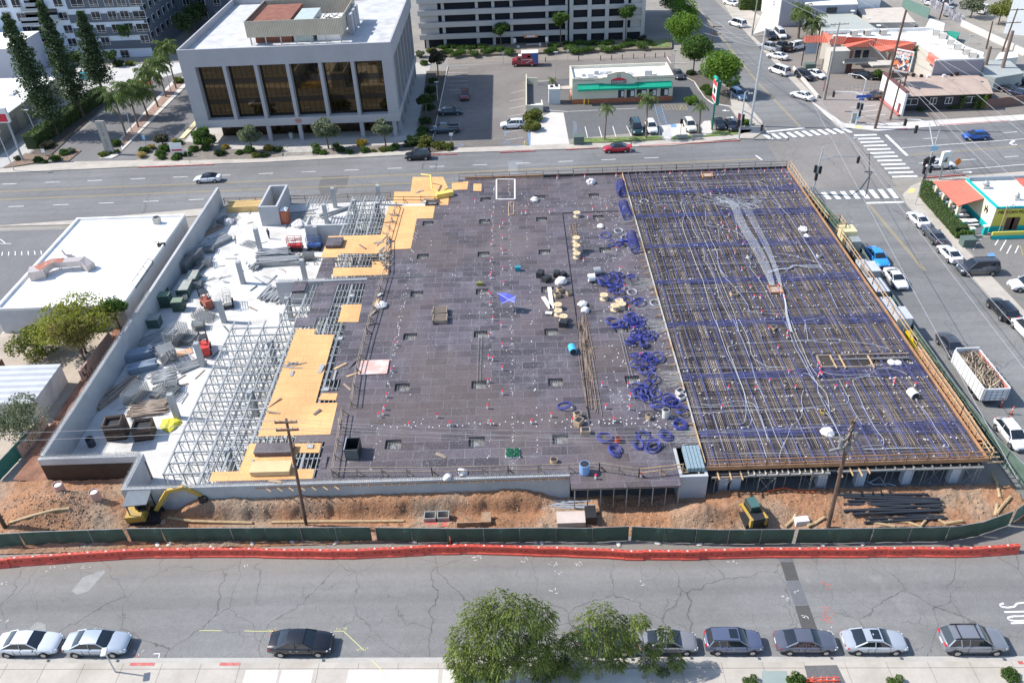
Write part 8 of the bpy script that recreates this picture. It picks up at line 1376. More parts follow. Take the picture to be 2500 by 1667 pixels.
def lift(lab,loc,c,ang,kind):
 t=thing('scissor_lift' if kind == 0 else 'rough_terrain_forklift',lab,'lift',loc);OFF[t]=Vector();C_=mat('lift_%s' % lab[:4].strip(),c,.5,.1,2)
 if kind == 0:
  part('chassis',MB().box(-.95,.95,-.42,.42,.15,.6),DK,t);part('platform',MB().box(-1.,1.,-.45,.45,.6,1.0),C_,t)
  for z in (1.4,1.75,2.1): m=MB();[m.bar(a,b_,.05) for a,b_ in zip([(-1,-.45,z),(1,-.45,z),(1,.45,z),(-1,.45,z)],[(1,-.45,z),(1,.45,z),(-1,.45,z),(-1,-.45,z)])];part('guard_rail',m,C_,t)
  m=MB();[m.bar((x,y,1.),(x,y,2.1),.05) for x in (-1,0,1) for y in (-.45,.45)];part('rail_posts',m,C_,t)
 else:
  part('chassis',MB().box(-1.3,1.2,-.5,.5,.4,1.0),C_,t);part('engine_cover',MB().box(-1.4,-.5,-.48,.48,1.0,1.5),C_,t);m=MB();[m.box(x-.04,x+.04,y-.04,y+.04,1.,2.2) for x in (-.4,.5) for y in (-.42,.42)];m.box(-.5,.6,-.5,.5,2.2,2.28);part('cage',m,DK,t);m=MB();[m.box(1.25,1.4,y-.06,y+.06,.2,2.4) for y in (-.4,.4)];m.box(1.25,1.4,-.4,.4,2.3,2.4);[m.box(1.4,2.3,y-.06,y+.06,.2,.26) for y in (-.3,.3)];part('mast',m,DK,t)
 for x in (-.75,.75):
  for s_ in (-1,1): part('wheel',MB().tube([(x,s_*.4,.3),(x,s_*.62,.3)],.3,12),TYRE,t)
 t.rotation_euler.z=ang
lift('red scissor lift on the slab by the stair core',g('X',465,1070),(.4,.03,.03),0,0);lift('blue scissor lift in front of the stair core wall',g('X',725,1060),(.04,.1,.28),0,0);lift('grey scissor lift beside the forklift',g('F',2040,1260),(.5,.48,.44),1.9,0);lift('orange red forklift among stacked frames',g('F',1850,1270),(.35,.1,.06),2.2,1);lift('bright red boom lift by the leaning column',g('K',1840,290),(.6,.05,.04),1.9,1)
p=g('G',2080,215,DZ);t=thing('placing_boom','yellow concrete placing hose frame on the orange plywood','boom',p);PY=flatm('boom_yellow',(.7,.5,.12),.6);a=[g('G',x,y,DZ+z) for x,y,z in ((2000,95,1.4),(2085,105,1.6),(2095,225,.8),(2165,265,.5),(2240,215,.5))];part('boom_pipe',MB().tube(a,.14,6),PY,t);part('base_frame',MB().ob(a[3].x+.7,a[3].y,DZ+.02,2.6,1.,.7,.35),PY,t);m=MB();[m.bar(a[3],a[3]+Vector((cos(k),sin(k),-.45))*1.6,.12) for k in (.5,2,3.6,5.2)];part('legs',m,PY,t)
p=g('J',320,835,1.5);t=thing('concrete_pump','yellowish trailer concrete pump behind the timber rail','concrete pump',(44.6,97.0,0));part('hood',MB().box(43.6,45.4,96.6,98.6,1.6,3.6),mat('pump_cream',(.62,.55,.32),.6,.1,1),t);part('control_box',MB().box(44.2,45.5,94.9,96.55,1.0,3.0),STEEL,t);part('chassis',MB().box(43.8,45.4,91.5,96.6,.5,1.0),DK,t);part('hopper',MB().box(43.9,45.3,92,93.8,1.0,2.0),DK,t);part('control_rack',MB().box(44.2,45.2,90.2,91.4,.3,2.4),mat('rack',(.14,.15,.15),.6,.3,3),t)
for lab,b3,h,m_ in (('blue grey shipping container behind the timber rail',(43.3,44.9,83.5,88.2),2.5,hatch('container_ribs',(.2,.22,.22),(0,2,0),.3)),('small office cabin roof next to the container',(43.3,44.9,86.8,89.2),3.4,flatm('cabin_grey',(.22,.23,.25),.6)),('white wrapped cabin near the white coupe',(43.2,45.0,77.0,79.5),2.9,flatm('wrap_white',(.62,.62,.63),.5)),('pale tarp covered stack next to the wrapped cabin',(43.1,44.6,79.6,82.5),2.3,flatm('tarp_white',(.7,.69,.68),.6)),('white chest beside the blue sedan',(43.4,44.6,89.4,91.0),2.6,flatm('chest_white',(.6,.65,.68),.5))):
 t=thing('site_container',lab,'container',(b3[0],b3[2],0));part('body',MB().box(*b3,.15,h-.1),m_,t);part('roof',MB().box(b3[0]-.04,b3[1]+.04,b3[2]-.04,b3[3]+.04,h-.1,h),mat('cont_roof',(.45,.47,.5),.6,.1,1),t)
t=thing('telehandler_arm','yellow lift arm poking above the cross street fence','machine',(44.3,72,0));a=[gx('O',x,y,44.2) for x,y in ((845,270),(850,350),(885,440))];m=MB();m.bar((44.2,a[0].y,a[0].z-.3),(44.2,a[1].y-.4,a[1].z-.2),.5,.5);part('arm_head',m,flatm('bright_yellow',(.75,.5,.0),.5),t);m=MB();m.bar((44.2,a[1].y,a[1].z-.2),(44.2,a[2].y-2,1.2),.4,.4);part('arm',m,MC['bright_yellow'],t);part('body',MB().box(43.6,45.,67.5,70.5,.3,1.5),DK,t)
# ================================================================ STACKS ON THE SLAB AND ROUND THE SITE
def pile(name,lab,cat,loc,ang,n,L,spread,w,m,layers=1,jit=.08,group=None,kind='bar',z0=0.):
 p=Vector((loc[0],loc[1],z0));t=MB();d=Vector((cos(ang),sin(ang),0));nr=Vector((-d.y,d.x,0))
 for l in range(layers):
  for i in range(n):
   c=p+nr*(spread*(i/(max(1,n-1))-.5))+Vector((0,0,w*(l+.6)*1.05));a=ang+rnd.gauss(0,jit);e=Vector((cos(a),sin(a),0))*L/2*rnd.uniform(.85,1.05);e.z=rnd.gauss(0,jit*.4);q=d*rnd.gauss(0,jit*2)
   t.bar(c-e+q,c+e+q,w) if kind == 'bar' else t.tube([c-e+q,c+e+q],w/2,8)
 return tag(t.build(name,m),lab,cat,group)
def rack(lab,loc,ang,L,wd,h,m=None,n=6,name='frame_stack'):
 t=thing(name,lab,'stack',loc,'stacked shoring frames on the slab');OFF[t]=Vector();k_=max(3,int(h/.26))
 for i in range(k_):
  z=.1+h*i/k_;b=MB();[b.box(-L/2,L/2,-wd/2+wd*j/(n-1)-.04,-wd/2+wd*j/(n-1)+.04,z,z+.06) for j in range(n)];[b.box(x-.03,x+.03,-wd/2,wd/2,z+.065,z+.1) for x in (-L/2+.1,L/2-.1)];part('frame',b,m or mat('rack_steel',(.22,.235,.24),.5,.25,3,metal=.3),t)
 t.rotation_euler.z=ang
for lab,q,a,L,w,h in (('tall grid stack of steel frames, upper right of the pipe bundles',('W',1010,600),1.3,2.8,1.7,2.0),('short dark grid stack beside the tall one',('W',1210,600),1.3,2.4,1.5,.9),('grid stack near the wall above the dark panel boxes',('W',360,1520),1.3,2.8,1.5,1.6),('narrow stack of pale tubes right of the grid stack',('W',730,1420),1.3,2.6,1.1,.6),('wire crate stack by the nearer leaning column',('W',910,1480),1.3,1.8,1.4,1.),('frame stack fanned out under the forklift',('W',1430,230),-.5,2.8,1.6,.7),('bundle of alloy frames by the high wall, larger',('U',1300,900),1.35,2.6,1.4,1.8),('bundle of alloy frames by the high wall, farther',('U',1440,780),1.35,2.4,1.2,1.8),('blue grey stack of frames on the slab',('U',1570,830),.2,2.0,1.4,.9),('pale frames in shade below the alloy bundles',('U',1460,940),1.35,2.6,.9,.7)): rack(lab,g(*q),a,L,w,h)
for lab,q,a,L,n,sp,lay,w,kd in (('bundle of round blue grey tubes against the high wall, upper',('W',380,880),.35,3.2,7,1.1,5,.2,'tube'),('bundle of round blue grey tubes against the high wall, lower',('W',460,1060),.35,3.2,7,1.1,4,.2,'tube'),('long steel beams lying along the wall in shade',('W',640,560),.75,5,9,2.0,1,.16,'bar'),('loose aluminium beams by the wooden frames',('U',1700,520),.95,6,7,1.8,2,.28,'tube'),('shiny white beams piled by the scaffold truss',('W',690,790),-.35,3.4,9,1.6,3,.14,'bar'),('scrap steel tangle below the truss stack',('W',780,1160),.4,2.6,22,2.2,2,.09,'bar'),('green and grey poles below the leaning column',('W',1220,1000),.6,3.2,12,1.6,2,.12,'tube'),('pile of offcuts beside the dark panel boxes',('K',1330,800),.2,3.8,18,2.2,3,.12,'bar'),('large pile of aluminium beams mid slab, left bundle',('G',560,900),1.2,3.2,6,.9,3,.16,'bar'),('large pile of aluminium beams mid slab, upper bundle',('G',690,830),.05,4.6,7,1.4,5,.18,'bar'),('large pile of aluminium beams mid slab, lower bundle',('G',740,890),.02,6.5,5,1.2,4,.2,'bar'),('fan of loose beams on the slab nearer the dowelled wall',('G',690,1170),1.25,3.2,14,3.2,2,.16,'bar'),('leaning scaffold frames at a column foot',('G',480,720),-.4,2.6,7,1.6,2,.08,'bar'),('brown planks lying along the wall near the dark boxes',('K',1040,650),1.15,6,3,1.1,1,.4,'bar'),('timber planks and ladders along the high wall',('U',1570,330),.95,6,8,1.6,2,.14,'bar'),('dark steel frames in the far wall corner',('U',1800,180),.95,5,9,1.6,2,.12,'bar'),('long pipe lying on the slab beyond the stair core',('X',1010,560),.62,5.5,1,.1,1,.5,'tube'),('steel bars in shade beside the lift core',('X',520,600),.05,4.5,10,3.,1,.1,'bar')):
 pile('material_pile',lab,'pile',g(*q),a,n,L,sp,w,LUMB3 if 'timber' in lab or 'brown' in lab or 'offcuts' in lab else (mat('blue_tube',(.25,.31,.38),.5,.1,1,metal=.2) if 'blue grey' in lab else ALU),lay,.06 if kd == 'tube' else .1,kind=kd)
pile('plank_stack','yellow formwork beams stacked by the far wall','timber stack',g('G',440,400),.03,7,5.5,2.2,.22,mat('form_beam_yellow',(.66,.46,.2),.8,.1,2),4,.02);pile('black_pipes','bundle of long black plastic pipes behind the fence at the right','pipes',g('T',930,290),-.03,9,8.8,2.2,.24,flatm('pipe_black',(.035,.04,.05),.35),2,.04,kind='tube',z0=.1);pile('black_pipes','lone pair of black pipes in front of the pipe bundle','pipes',g('T',1030,390),.0,2,8,.3,.24,MC['pipe_black'],1,.02,kind='tube',z0=.1);pile('grey_ducts','pale grey plastic pipes on the dirt under the dark ledge','pipes',g('R',960,262,.6),-.06,5,4.6,.9,.13,flatm('pipe_grey',(.34,.38,.43),.5),1,.08,kind='tube',z0=.35)
GB_=mat('green_box',(.045,.085,.06),.7,.15,2,dirt=(.1,.16,.12));
for i,(x,y,sx,sy,z,h) in enumerate(((790,1490,1.5,1.2,0,1.9),(970,1480,1.5,1.2,0,1.9),(1170,1540,1.4,1.2,0,1.5),(880,1340,1.8,1.4,0,1.1))):
 p=g('U',x,y);t=thing('panel_crate','dark green formwork panel stack by the high wall, %s' % ['leftmost','tall middle one','right one','rear one in shade'][i],'panel stack',p,'green panel stacks');n_=int(h/.35)
 for k in range(n_): part('panel',MB().ob(p.x,p.y,k*.35,sx*(1-.02*(k%2)),sy,.3,.05),GB_,t)
 part('top_panel',MB().ob(p.x,p.y,n_*.35,sx*.98,sy,.1,.05),mat('green_top',(.17,.23,.17),.8,.12,2),t)
for lab,q,sx,sy,n_ in (('grey capped board stack along the high wall, farther',('U',1390,1090),1.4,2.4,4),('grey capped board stack along the high wall, nearer',('U',1270,1280),1.6,2.6,5),('dark wire cage box beside the green panel stacks',('F',1385,1440),1.5,1.4,5)):
 p=g(*q);t=thing('board_stack',lab,'board stack',p);[part('board',MB().ob(p.x,p.y,k*.25,sx,sy,.2,.05),GREENST,t) for k in range(n_)];part('top_board',MB().ob(p.x,p.y,n_*.25,sx*1.02,sy*1.02,.08,.05),mat('grey_top',(.3,.31,.28),.85,.2,1.2,dirt=(.42,.42,.4),dscale=1),t)
def tub(lab,loc,sx,sy,n_,z0=0.,ang=.15):
 t=thing('panel_frame_stack',lab,'form stack',loc,'stacked open formwork boxes');OFF[t]=Vector()
 for k in range(n_):
  b=MB();z=k*.24;w=.07;[b.box(*q,z,z+.18) for q in ((-sx/2,sx/2,-sy/2,-sy/2+w),(-sx/2,sx/2,sy/2-w,sy/2),(-sx/2,-sx/2+w,-sy/2+w,sy/2-w),(sx/2-w,sx/2,-sy/2+w,sy/2-w))];o=part('open_frame',b,mat('brown_edge',(.13,.09,.07),.85,.2,2) if k % 2 else mat('brown_panel',(.07,.045,.035),.8,.2,2),t)
 part('dark_infill',MB().box(-sx/2+.08,sx/2-.08,-sy/2+.08,sy/2-.08,.02,n_*.24-.45),DK,t);t.location.z=z0;t.rotation_euler.z=ang  # solid black block added so the open boxes look dark inside
tub('tall leaning stack of brown open form boxes near the front wall',g('K',1060,1030),2.0,1.7,9);tub('lower right stack of brown open form boxes',g('K',1300,1030),1.9,1.8,7);tub('small top form box on the tall stack',g('K',1020,960,2.2),1.7,1.5,4,2.2)
p=g('L',1390,1250,DZ);t=thing('dark_bin','upright dark panel bin by the front left guard rail','bin',p);[part('side',MB().box(*q),m_,t) for q,m_ in (((p.x-.65,p.x-.6,p.y,p.y+1.7,DZ,DZ+1.3),DK),((p.x+.6,p.x+.65,p.y,p.y+1.7,DZ,DZ+1.3),DK),((p.x-.6,p.x+.6,p.y,p.y+.05,DZ,DZ+1.3),mat('bin_panel',(.12,.13,.13),.7,.2,1.5)),((p.x-.6,p.x+.6,p.y+1.65,p.y+1.7,DZ,DZ+1.3),DK))];part('rim',MB().box(p.x-.7,p.x-.61,p.y,p.y+1.75,DZ+1.3,DZ+1.36),STEEL,t)
p=g('X',330,690);t=thing('portable_toilet','rust orange portable toilet beside the lift core','portable toilet',p);part('cabin',MB().box(p.x-.6,p.x+.6,p.y-.6,p.y+.6,0,2.2),mat('toilet_orange',(.36,.1,.05),.6,.1,2),t);m=MB();m.loft([[(p.x-.62,p.y-.62,2.2),(p.x+.62,p.y-.62,2.2),(p.x+.62,p.y+.62,2.2),(p.x-.62,p.y+.62,2.2)],[(p.x-.3,p.y-.3,2.45),(p.x+.3,p.y-.3,2.45),(p.x+.3,p.y+.3,2.45),(p.x-.3,p.y+.3,2.45)]]);part('roof',m,WHITEF,t);part('door',MB().box(p.x-.4,p.x+.4,p.y-.63,p.y-.602,.1,2.0),mat('toilet_door',(.42,.13,.07),.6,.1,2),t)
t=tag(MB().lathe(*g('K',820,1120)[:2],[(.0,.02),(.4,.02),(.42,1.0),(.38,1.0),(.36,.1)],14).build('steel_drum',flatm('drum_dark',(.05,.06,.08),.5)),'dark open drum in the slab corner','drum')
def truss(): pass
p=g('W',900,960);t=thing('truss_stack','stack of triangular braced scaffold trusses on the slab','truss stack',p);OFF[t]=Vector()
for k in range(9): b=MB();y=k*.2;[b.bar(a,b_,.07) for a,b_ in (((-.9,y,0),(-.9,y,1.8)),((.9,y,0),(.9,y,1.8)),((-.9,y,1.8),(.9,y,1.8)),((-.9,y,.05),(.9,y,.05)),((-.9,y,.1),(.9,y,1.7)),((.9,y,.1),(0,y,.9)))];part('truss',b,ALU,t)
t.rotation_euler=(0,0,.6)
for k in range(70):
 x,y=(rnd.uniform(-46,-36),rnd.uniform(60,116)) if k < 45 else (rnd.uniform(-36,-27),rnd.uniform(84,116));a=rnd.uniform(0,3);d=Vector((cos(a),sin(a),0))*rnd.uniform(.3,1.3);p=Vector((x,y,.05));m=MB();m.bar(p-d,p+d+Vector((0,0,rnd.uniform(0,.15))),rnd.uniform(.06,.22),.06);tag(m.build('slab_scrap',[ALU,LUMB3,GREENST,REBARG,STEEL][k%5]),'stray length of timber or steel lying on the white slab','scrap','stray lengths on the white slab')
m=MB();p=g('K',1520,940);m.lathe(p.x,p.y,[(1.2,.02),(.9,.25),(.4,.35),(.05,.3)],9);m.v=[(x+rnd.gauss(0,.15),y+rnd.gauss(0,.15),max(.01,z+rnd.gauss(0,.06))) for x,y,z in m.v];tag(m.build('yellow_tarp',flatm('tarp_yellow',(.6,.55,.05),.7)),'crumpled yellow tarp on the slab by the open form boxes','tarp')
for lab,q,a,w,n_ in (('wire cage of fittings by the leaning column, lower',('K',1540,620),.2,1.5,4),('wooden crate of clamps near the green panel stacks',('F',1630,1220),.3,1.4,3),('low crate beside the forklift mast',('F',1750,1100),.2,1.6,3),('crate of couplers by the stair core wall',('G',1000,850),.1,1.6,4),('pallet of clamps by the fan of beams',('G',880,1200),.2,1.3,3),('crate near the far wall corner',('F',2000,520),1.0,2.,3),('pallet of short props at the wall foot',('U',1640,620),.1,1.7,3),('small crate on the slab below the pipe bundles',('W',1350,400),.2,1.5,4)): rack(lab,g(*q),a,w,w*.7,n_*.26,name='clamp_crate')
tag(MB().ob(*g('W',1100,800)[:2],.05,2.0,1.2,.05,.5).build('plywood_sheet',mat('pink_sheet',(.55,.33,.2),.8,.1,1)),'pinkish plywood sheet lying on the slab by the truss stack','plywood sheet')
# ================================================================ THINGS ON THE DECK
CB=mat('coil_blue',(.065,.08,.33),.45,.3,1.,dirt=(.13,.14,.3),dscale=1.);CM=MB()
for k in range(7): r=.72+rnd.uniform(-.07,.07);cx,cy=rnd.uniform(-.05,.05),rnd.uniform(-.05,.05);CM.tube([(cx+cos(t*tau/26)*r,cy+sin(t*tau/26)*r,.03+.025*k+rnd.uniform(0,.03)) for t in range(26)],.022,5,True)
coil=tag(CM.build('tendon_coil',CB),'x','cable coil');BL={'H':'blue tendon coil in the loose pile beside the middle timber form','M':'blue tendon coil in the near pile beside the timber form','far':'blue coil stacked upright against the far timber form','one':'lone blue coil lying alone on the dark deck','front':'blue coil on the deck near the front guard rail'}
cps=[('H',x,y,'H') for x,y in ((1520,642),(1575,712),(1648,722),(1680,695),(1600,985),(1650,1000),(1560,1010),(1500,1040),(1600,1050),(1640,1060),(1590,1085),(1650,1095),(1620,1140),(1580,1120),(1500,1065),(1755,1010),(1640,1145),(1720,1215),(1820,1235),(1640,1210),(1585,1410),(1680,1440),(1740,1375),(1800,1400),(1850,1390),(1770,1410),(1720,1400),(1840,1440),(1630,1450),(1800,1450),(1760,1370))]+[('M',x,y,'M') for x,y in ((1780,165),(1830,150),(1900,160),(1800,140),(1870,135),(1940,150),(1740,215),(1860,225),(1780,180),(1880,350),(1920,365),(1990,340),(1840,360),(1950,375),(1900,340),(1800,320),(1805,405),(1920,445),(1880,460),(1945,525),(1910,580),(1790,605),(1850,630),(1880,650),(1870,700),(1900,680),(1830,660),(1970,665),(1990,770),(2100,730),(2130,745),(2080,700),(2200,810),(2160,760))]+[('M',1163,775,'one')]+[('M',x,y,'front') for x,y in ((1518,1058),(1610,1150),(1600,1185),(1860,1045),(1810,1120),(1940,1140),(1890,1060),(1960,1120),(2070,1050),(2050,1035),(2190,935),(2185,950))]
for i,(v,x,y,k) in enumerate(cps): p=g(v,x,y,DZ+.02+.09*(i%4 if k in 'HM' else i%2));c=inst(coil,p,rnd.uniform(0,6),BL[k],{'H':'blue coils, middle pile','M':'blue coils, near pile','one':None,'front':'blue coils by the front rail'}[k],(rnd.uniform(.62,1.05),rnd.uniform(.62,1.05),rnd.uniform(.8,1.8)));c.rotation_euler.x=rnd.gauss(0,.16);c.rotation_euler.y=rnd.gauss(0,.16)
for a,b_ in ((('H',1655,210),('H',1665,290)),(('H',1680,395),('H',1720,500)),(('H',1750,670),('H',1785,790))):
 for k in range(8): p=g(*a,DZ).lerp(g(*b_,DZ),k/7);c=inst(coil,p+Vector((0,0,.65)),0,BL['far'],'upright blue coil bundles against the far form',.88);c.rotation_euler=(pi/2-.25+rnd.gauss(0,.06),0,rnd.gauss(.2,.1))
for v,x,y in (('H',1640,600),('H',1700,660),('H',1870,340),('H',1760,1145),('H',1965,1240)): c=inst(coil,g(v,x,y,DZ+.05),0,'loose white hose coil near the timber form','white hose coils',.8);k='wc';PM[k]=PM.get(k) or coil.data.copy();PM[k].materials[0]=CDT;c.data=PM[k]
WD=mat('reel_wood',(.6,.45,.27),.8,.12,2);rl=thing('cable_reel','x','cable reel');part('flange',MB().cyl(0,0,0,.06,.5,.5,18),WD,rl);part('flange',MB().cyl(0,0,.6,.66,.5,.5,18),WD,rl);part('hub',MB().cyl(0,0,.06,.6,.26,.26,12),mat('reel_core',(.5,.48,.44),.7,.15,2),rl);part('hole',MB().cyl(0,0,.66,.67,.07,.07,8),DK,rl)
for v,x,y,z,lab in (('H',1270,470,0,'weathered reel alone near the black strip corner'),('H',1268,835,0,'bottom reel of the stack of three'),('H',1265,802,.66,'middle reel of the stack of three'),('H',1263,772,1.32,'top reel of the stack of three'),('H',1510,1205,0,'single reel right of the tall box pile'),('H',1100,1290,0,'reel below the white cable tray'),('H',1103,1345,0,'second reel below the white tray'),('H',1150,1395,0,'reel on the black crate edge'),('H',1605,1300,0,'left reel of the clustered three by the coils'),('H',1670,1285,0,'right reel of the clustered three'),('H',1645,1255,0,'rear reel of the clustered three')): inst(rl,g(v,x,y,DZ)+Vector((0,0,z)),rnd.uniform(0,3),lab,'wooden cable reels')
for v,x,y,lab,m_ in (('H',1450,985,'grey steel reel standing on edge','g'),('H',1400,1045,'white drum reel lying beside the grey reel','w')): p=g(v,x,y,DZ);t=thing('cable_drum',lab,'cable reel',p);part('body',MB().tube([p+Vector((-.4,0,.5)),p+Vector((.4,.1,.5))],.5,16),WHITEF if m_ == 'w' else STEEL,t);part('core',MB().tube([p+Vector((-.45,0,.5)),p+Vector((.45,.1,.5))],.2,10),DK,t)
slv=thing('pipe_sleeve','x','pipe sleeve');part('pipe',MB().cyl(0,0,0,.42,.085,.085,9),WHITEF,slv);part('cap',MB().cyl(0,0,.42,.52,.11,.11,9),flatm('cap_red',(.7,.02,.06),.5),slv)
sl=[('H',515,475),('H',515,600),('H',510,725),('H',505,875),('H',503,995),('H',503,1025),('H',485,1165),('H',500,1185),('H',497,1265),('H',525,1392),('H',612,535),('H',585,570),('H',612,665),('H',600,765),('H',612,800),('H',612,945),('H',618,1078),('H',600,1445),('H',490,1540),('H',365,342),('H',818,445),('H',780,450),('H',1030,440),('H',1413,412),('H',1540,405),('H',1095,135),('H',1620,115),('H',1340,125),('H',1368,485),('H',1625,775),('H',1330,870),('H',1655,945),('H',1695,1110),('H',1733,1300),('H',1775,1485),('M',490,155),('M',610,245),('M',487,350),('M',523,365),('M',610,448),('M',482,560),('M',610,665),('M',476,790),('M',505,935),('M',868,925),('M',1045,865),('M',1230,912),('M',30,870),('M',143,940),('M',1495,595),('M',1530,790),('M',1740,800),('M',1748,695),('M',1725,600),('M',1598,910),('M',1830,335),('M',1437,1415),('M',1840,1400),('L',1775,230),('L',1735,465),('L',1695,690),('L',1675,800),('L',1665,845),('L',1622,865),('L',2145,870),('L',1895,950),('L',2257,945),('I',85,480),('I',208,520),('I',338,468),('I',492,350),('I',545,300),('I',655,540),('I',587,608),('I',602,635),('I',658,680),('I',720,665),('I',645,745),('I',780,800),('I',708,880),('I',960,942),('I',770,1030),('I',923,1105),('I',845,1188),('I',1092,1178),('I',1115,1245),('I',1150,1285),('I',880,1270),('I',935,1278),('I',945,1412),('I',1082,1445),('N',1010,98),('N',1175,130),('N',1172,170),('N',1090,268),('N',1445,415),('N',1463,450),('N',1465,490),('N',1450,515),('N',1480,505),('N',1187,485),('N',1015,560),('N',648,625),('N',890,632),('N',1245,620),('N',1600,615),('N',1703,600),('N',2123,560),('N',2118,590),('N',2310,595),('N',590,795)]
for i,(v,x,y) in enumerate(sl): q=g(v,x,y,DZ+.05);inst(slv,q,0,'red capped white pipe sleeve standing on the dark deck' if v in 'HML' else 'red capped white pipe sleeve poking through the rebar mat','red capped pipe sleeves on the deck' if v in 'HML' else 'red capped pipe sleeves in the rebar mat',1.0 if v in 'HML' else .95)
for i,(x,y) in enumerate(((505,165),(620,148),(742,152),(972,148),(1125,145),(1155,195),(1200,262),(1242,328),(130,170),(232,170))): inst(slv,g('I',x,y,DZ+.05),0,'white capped bend rising at the far edge of the rebar mat','white pipe stubs at the far edge',(.9,.9,.9));
# canopy
P4=[g('H',x,y,DZ+z) for x,y,z in ((560,1150,1.8),(728,1178,1.8),(715,1235,1.5),(600,1245,1.2))];t=thing('blue_canopy','collapsed blue pop-up canopy standing on the dark deck','canopy',g('H',640,1260,DZ));c=(P4[0]+P4[1]+P4[2]+P4[3])/4+Vector((0,0,-.25));m=MB()
for a,b_ in zip(P4,P4[1:]+P4[:1]): k1=a.lerp(b_,.5)+Vector((0,0,.25));m.poly([a,k1,c]);m.poly([k1,b_,c])
part('cloth',m,mat('canopy_blue',(.1,.12,.5),.7,.2,2),t);[part('leg',MB().bar(a,(a.x+.1,a.y,DZ),.04),WHITEF,t) for a in P4];m=MB();m.bar(P4[0],P4[2],.03);m.bar(P4[1],P4[3],.03);part('truss',m,WHITEF,t)
def crate(lab,q,s_,m_,name='cardboard_box',cat='box',z=DZ,open_=True,ang=None):
 p=g(*q,z);t=thing(name,lab,cat,p);OFF[t]=Vector();sx,sy,sz=s_;part('body',MB().box(-sx/2,sx/2,-sy/2,sy/2,0,sz),m_,t);part('dark_opening' if open_ else 'lid',MB().ob(0,0,sz,sx*.8 if open_ else sx*1.04,sy*.8 if open_ else sy*1.04,.02 if open_ else .08,0),DK if open_ and name != 'pallet' else m_,t);t.rotation_euler.z=rnd.uniform(0,1.5) if ang is None else ang  # open boxes: black plate on the solid top stands for the dark inside
KB=mat('cardboard',(.42,.31,.2),.9,.12,2);OW=flatm('off_white',(.66,.63,.62),.7)
for a in (('open cardboard box by the black crates, rear',('H',1120,1140),(.8,.6,.6),KB),('cardboard box front of the rear box',('H',1095,1185),(.7,.6,.5),KB),('small box right of the cardboard pile',('H',1195,1165),(.5,.5,.5),KB),('upper cardboard box near the black strip end',('M',1275,870),(.7,.6,.6),KB),('lower cardboard box near the black strip end',('M',1285,930),(.9,.7,.6),KB),('box alone left of the near blue coils',('M',1345,1010),(.9,.7,.5),KB),('small box beside the white bucket',('M',1908,880),(.5,.5,.5),KB),('stone coloured box by the timber form',('M',2185,660),(.8,.6,.5),OW),('second stone coloured box by the timber form',('M',2200,705),(.9,.6,.4),OW),('yellow box on the rebar mat',('N',1480,840),(.45,.4,.4),mat('box_yellow',(.6,.4,.1),.7,.1,2)),('open brown box on the rebar mat upper part',('I',695,1250),(.8,.7,.5),KB),('small brown box near the blue band',('N',1045,95),(.6,.6,.5),KB),('flat orange cardboard on the rebar mat',('I',1300,1285),(1.6,.9,.08),mat('flat_card',(.5,.3,.14),.9,.1,2))): crate(*a)
for a in (('black crate of fittings left of the hose coils',('H',945,1000),(1.1,.8,.7),DK),('second black crate with hoses',('H',1000,1040),(1.1,.8,.6),DK),('black crate right of the pair',('H',1090,1000),(.9,.7,.7),DK),('black crate next to the white sack',('H',1140,1000),(1.,.7,.5),DK),('black crate with white hose inside',('H',1152,1440),(1.0,.9,.7),DK)): crate(a[0],a[1],a[2],a[3],'fittings_crate','crate')
for a in (('teal cooler box with white lid on the dark deck',('H',745,950),(.7,.5,.5),flatm('cooler_teal',(.02,.25,.32),.5),'cooler'),('olive tool bag beside a column pocket',('H',405,1080),(.7,.4,.35),flatm('olive_bag',(.2,.2,.04),.8),'tool_bag'),('pink and white plywood square beside the guard rail',('L',1580,430),(3.0,2.4,.06),mat('pink_ply',(.6,.38,.33),.8,.15,.6,dirt=(.62,.58,.56)),'plywood_sheet')): crate(a[0],a[1],a[2],a[3],a[4],a[4].replace('_',' '),open_=False,ang=0)
for a in (('dark raised square box on the orange plywood by the stair core',('X',995,990),(2.1,2.3,.4),DECKM),('dark panel stack on the orange plywood by the pole top',('L',700,1175),(3.6,1.3,.45),DECKM),('pale plywood box lid propped by the dark panel stack',('L',670,1345),(3.6,1.4,.5),mat('pale_ply',(.6,.44,.24),.8,.1,1)),('dark square sheet raised on the shoring corner',('G',920,1110),(1.6,2.2,.3),DECKM)): crate(a[0],a[1],a[2],a[3],'formwork_box','formwork',open_=False,ang=0)
p=g('M',700,1195,DZ);t=thing('clip_tray','shallow tray full of dark green clips near the front rail','tray',p);part('tray',MB().box(p.x-.7,p.x+.7,p.y-.6,p.y+.6,DZ,DZ+.1),OW,t);m=MB();[m.ob(p.x+rnd.uniform(-.65,.65),p.y+rnd.uniform(-.55,.55),DZ+.1+rnd.uniform(0,.15),.18,.05,.06,rnd.uniform(0,3)) for k in range(220)];o=part('clips',m,flatm('clip_green',(.01,.12,.06),.6),t);o['kind']='stuff'
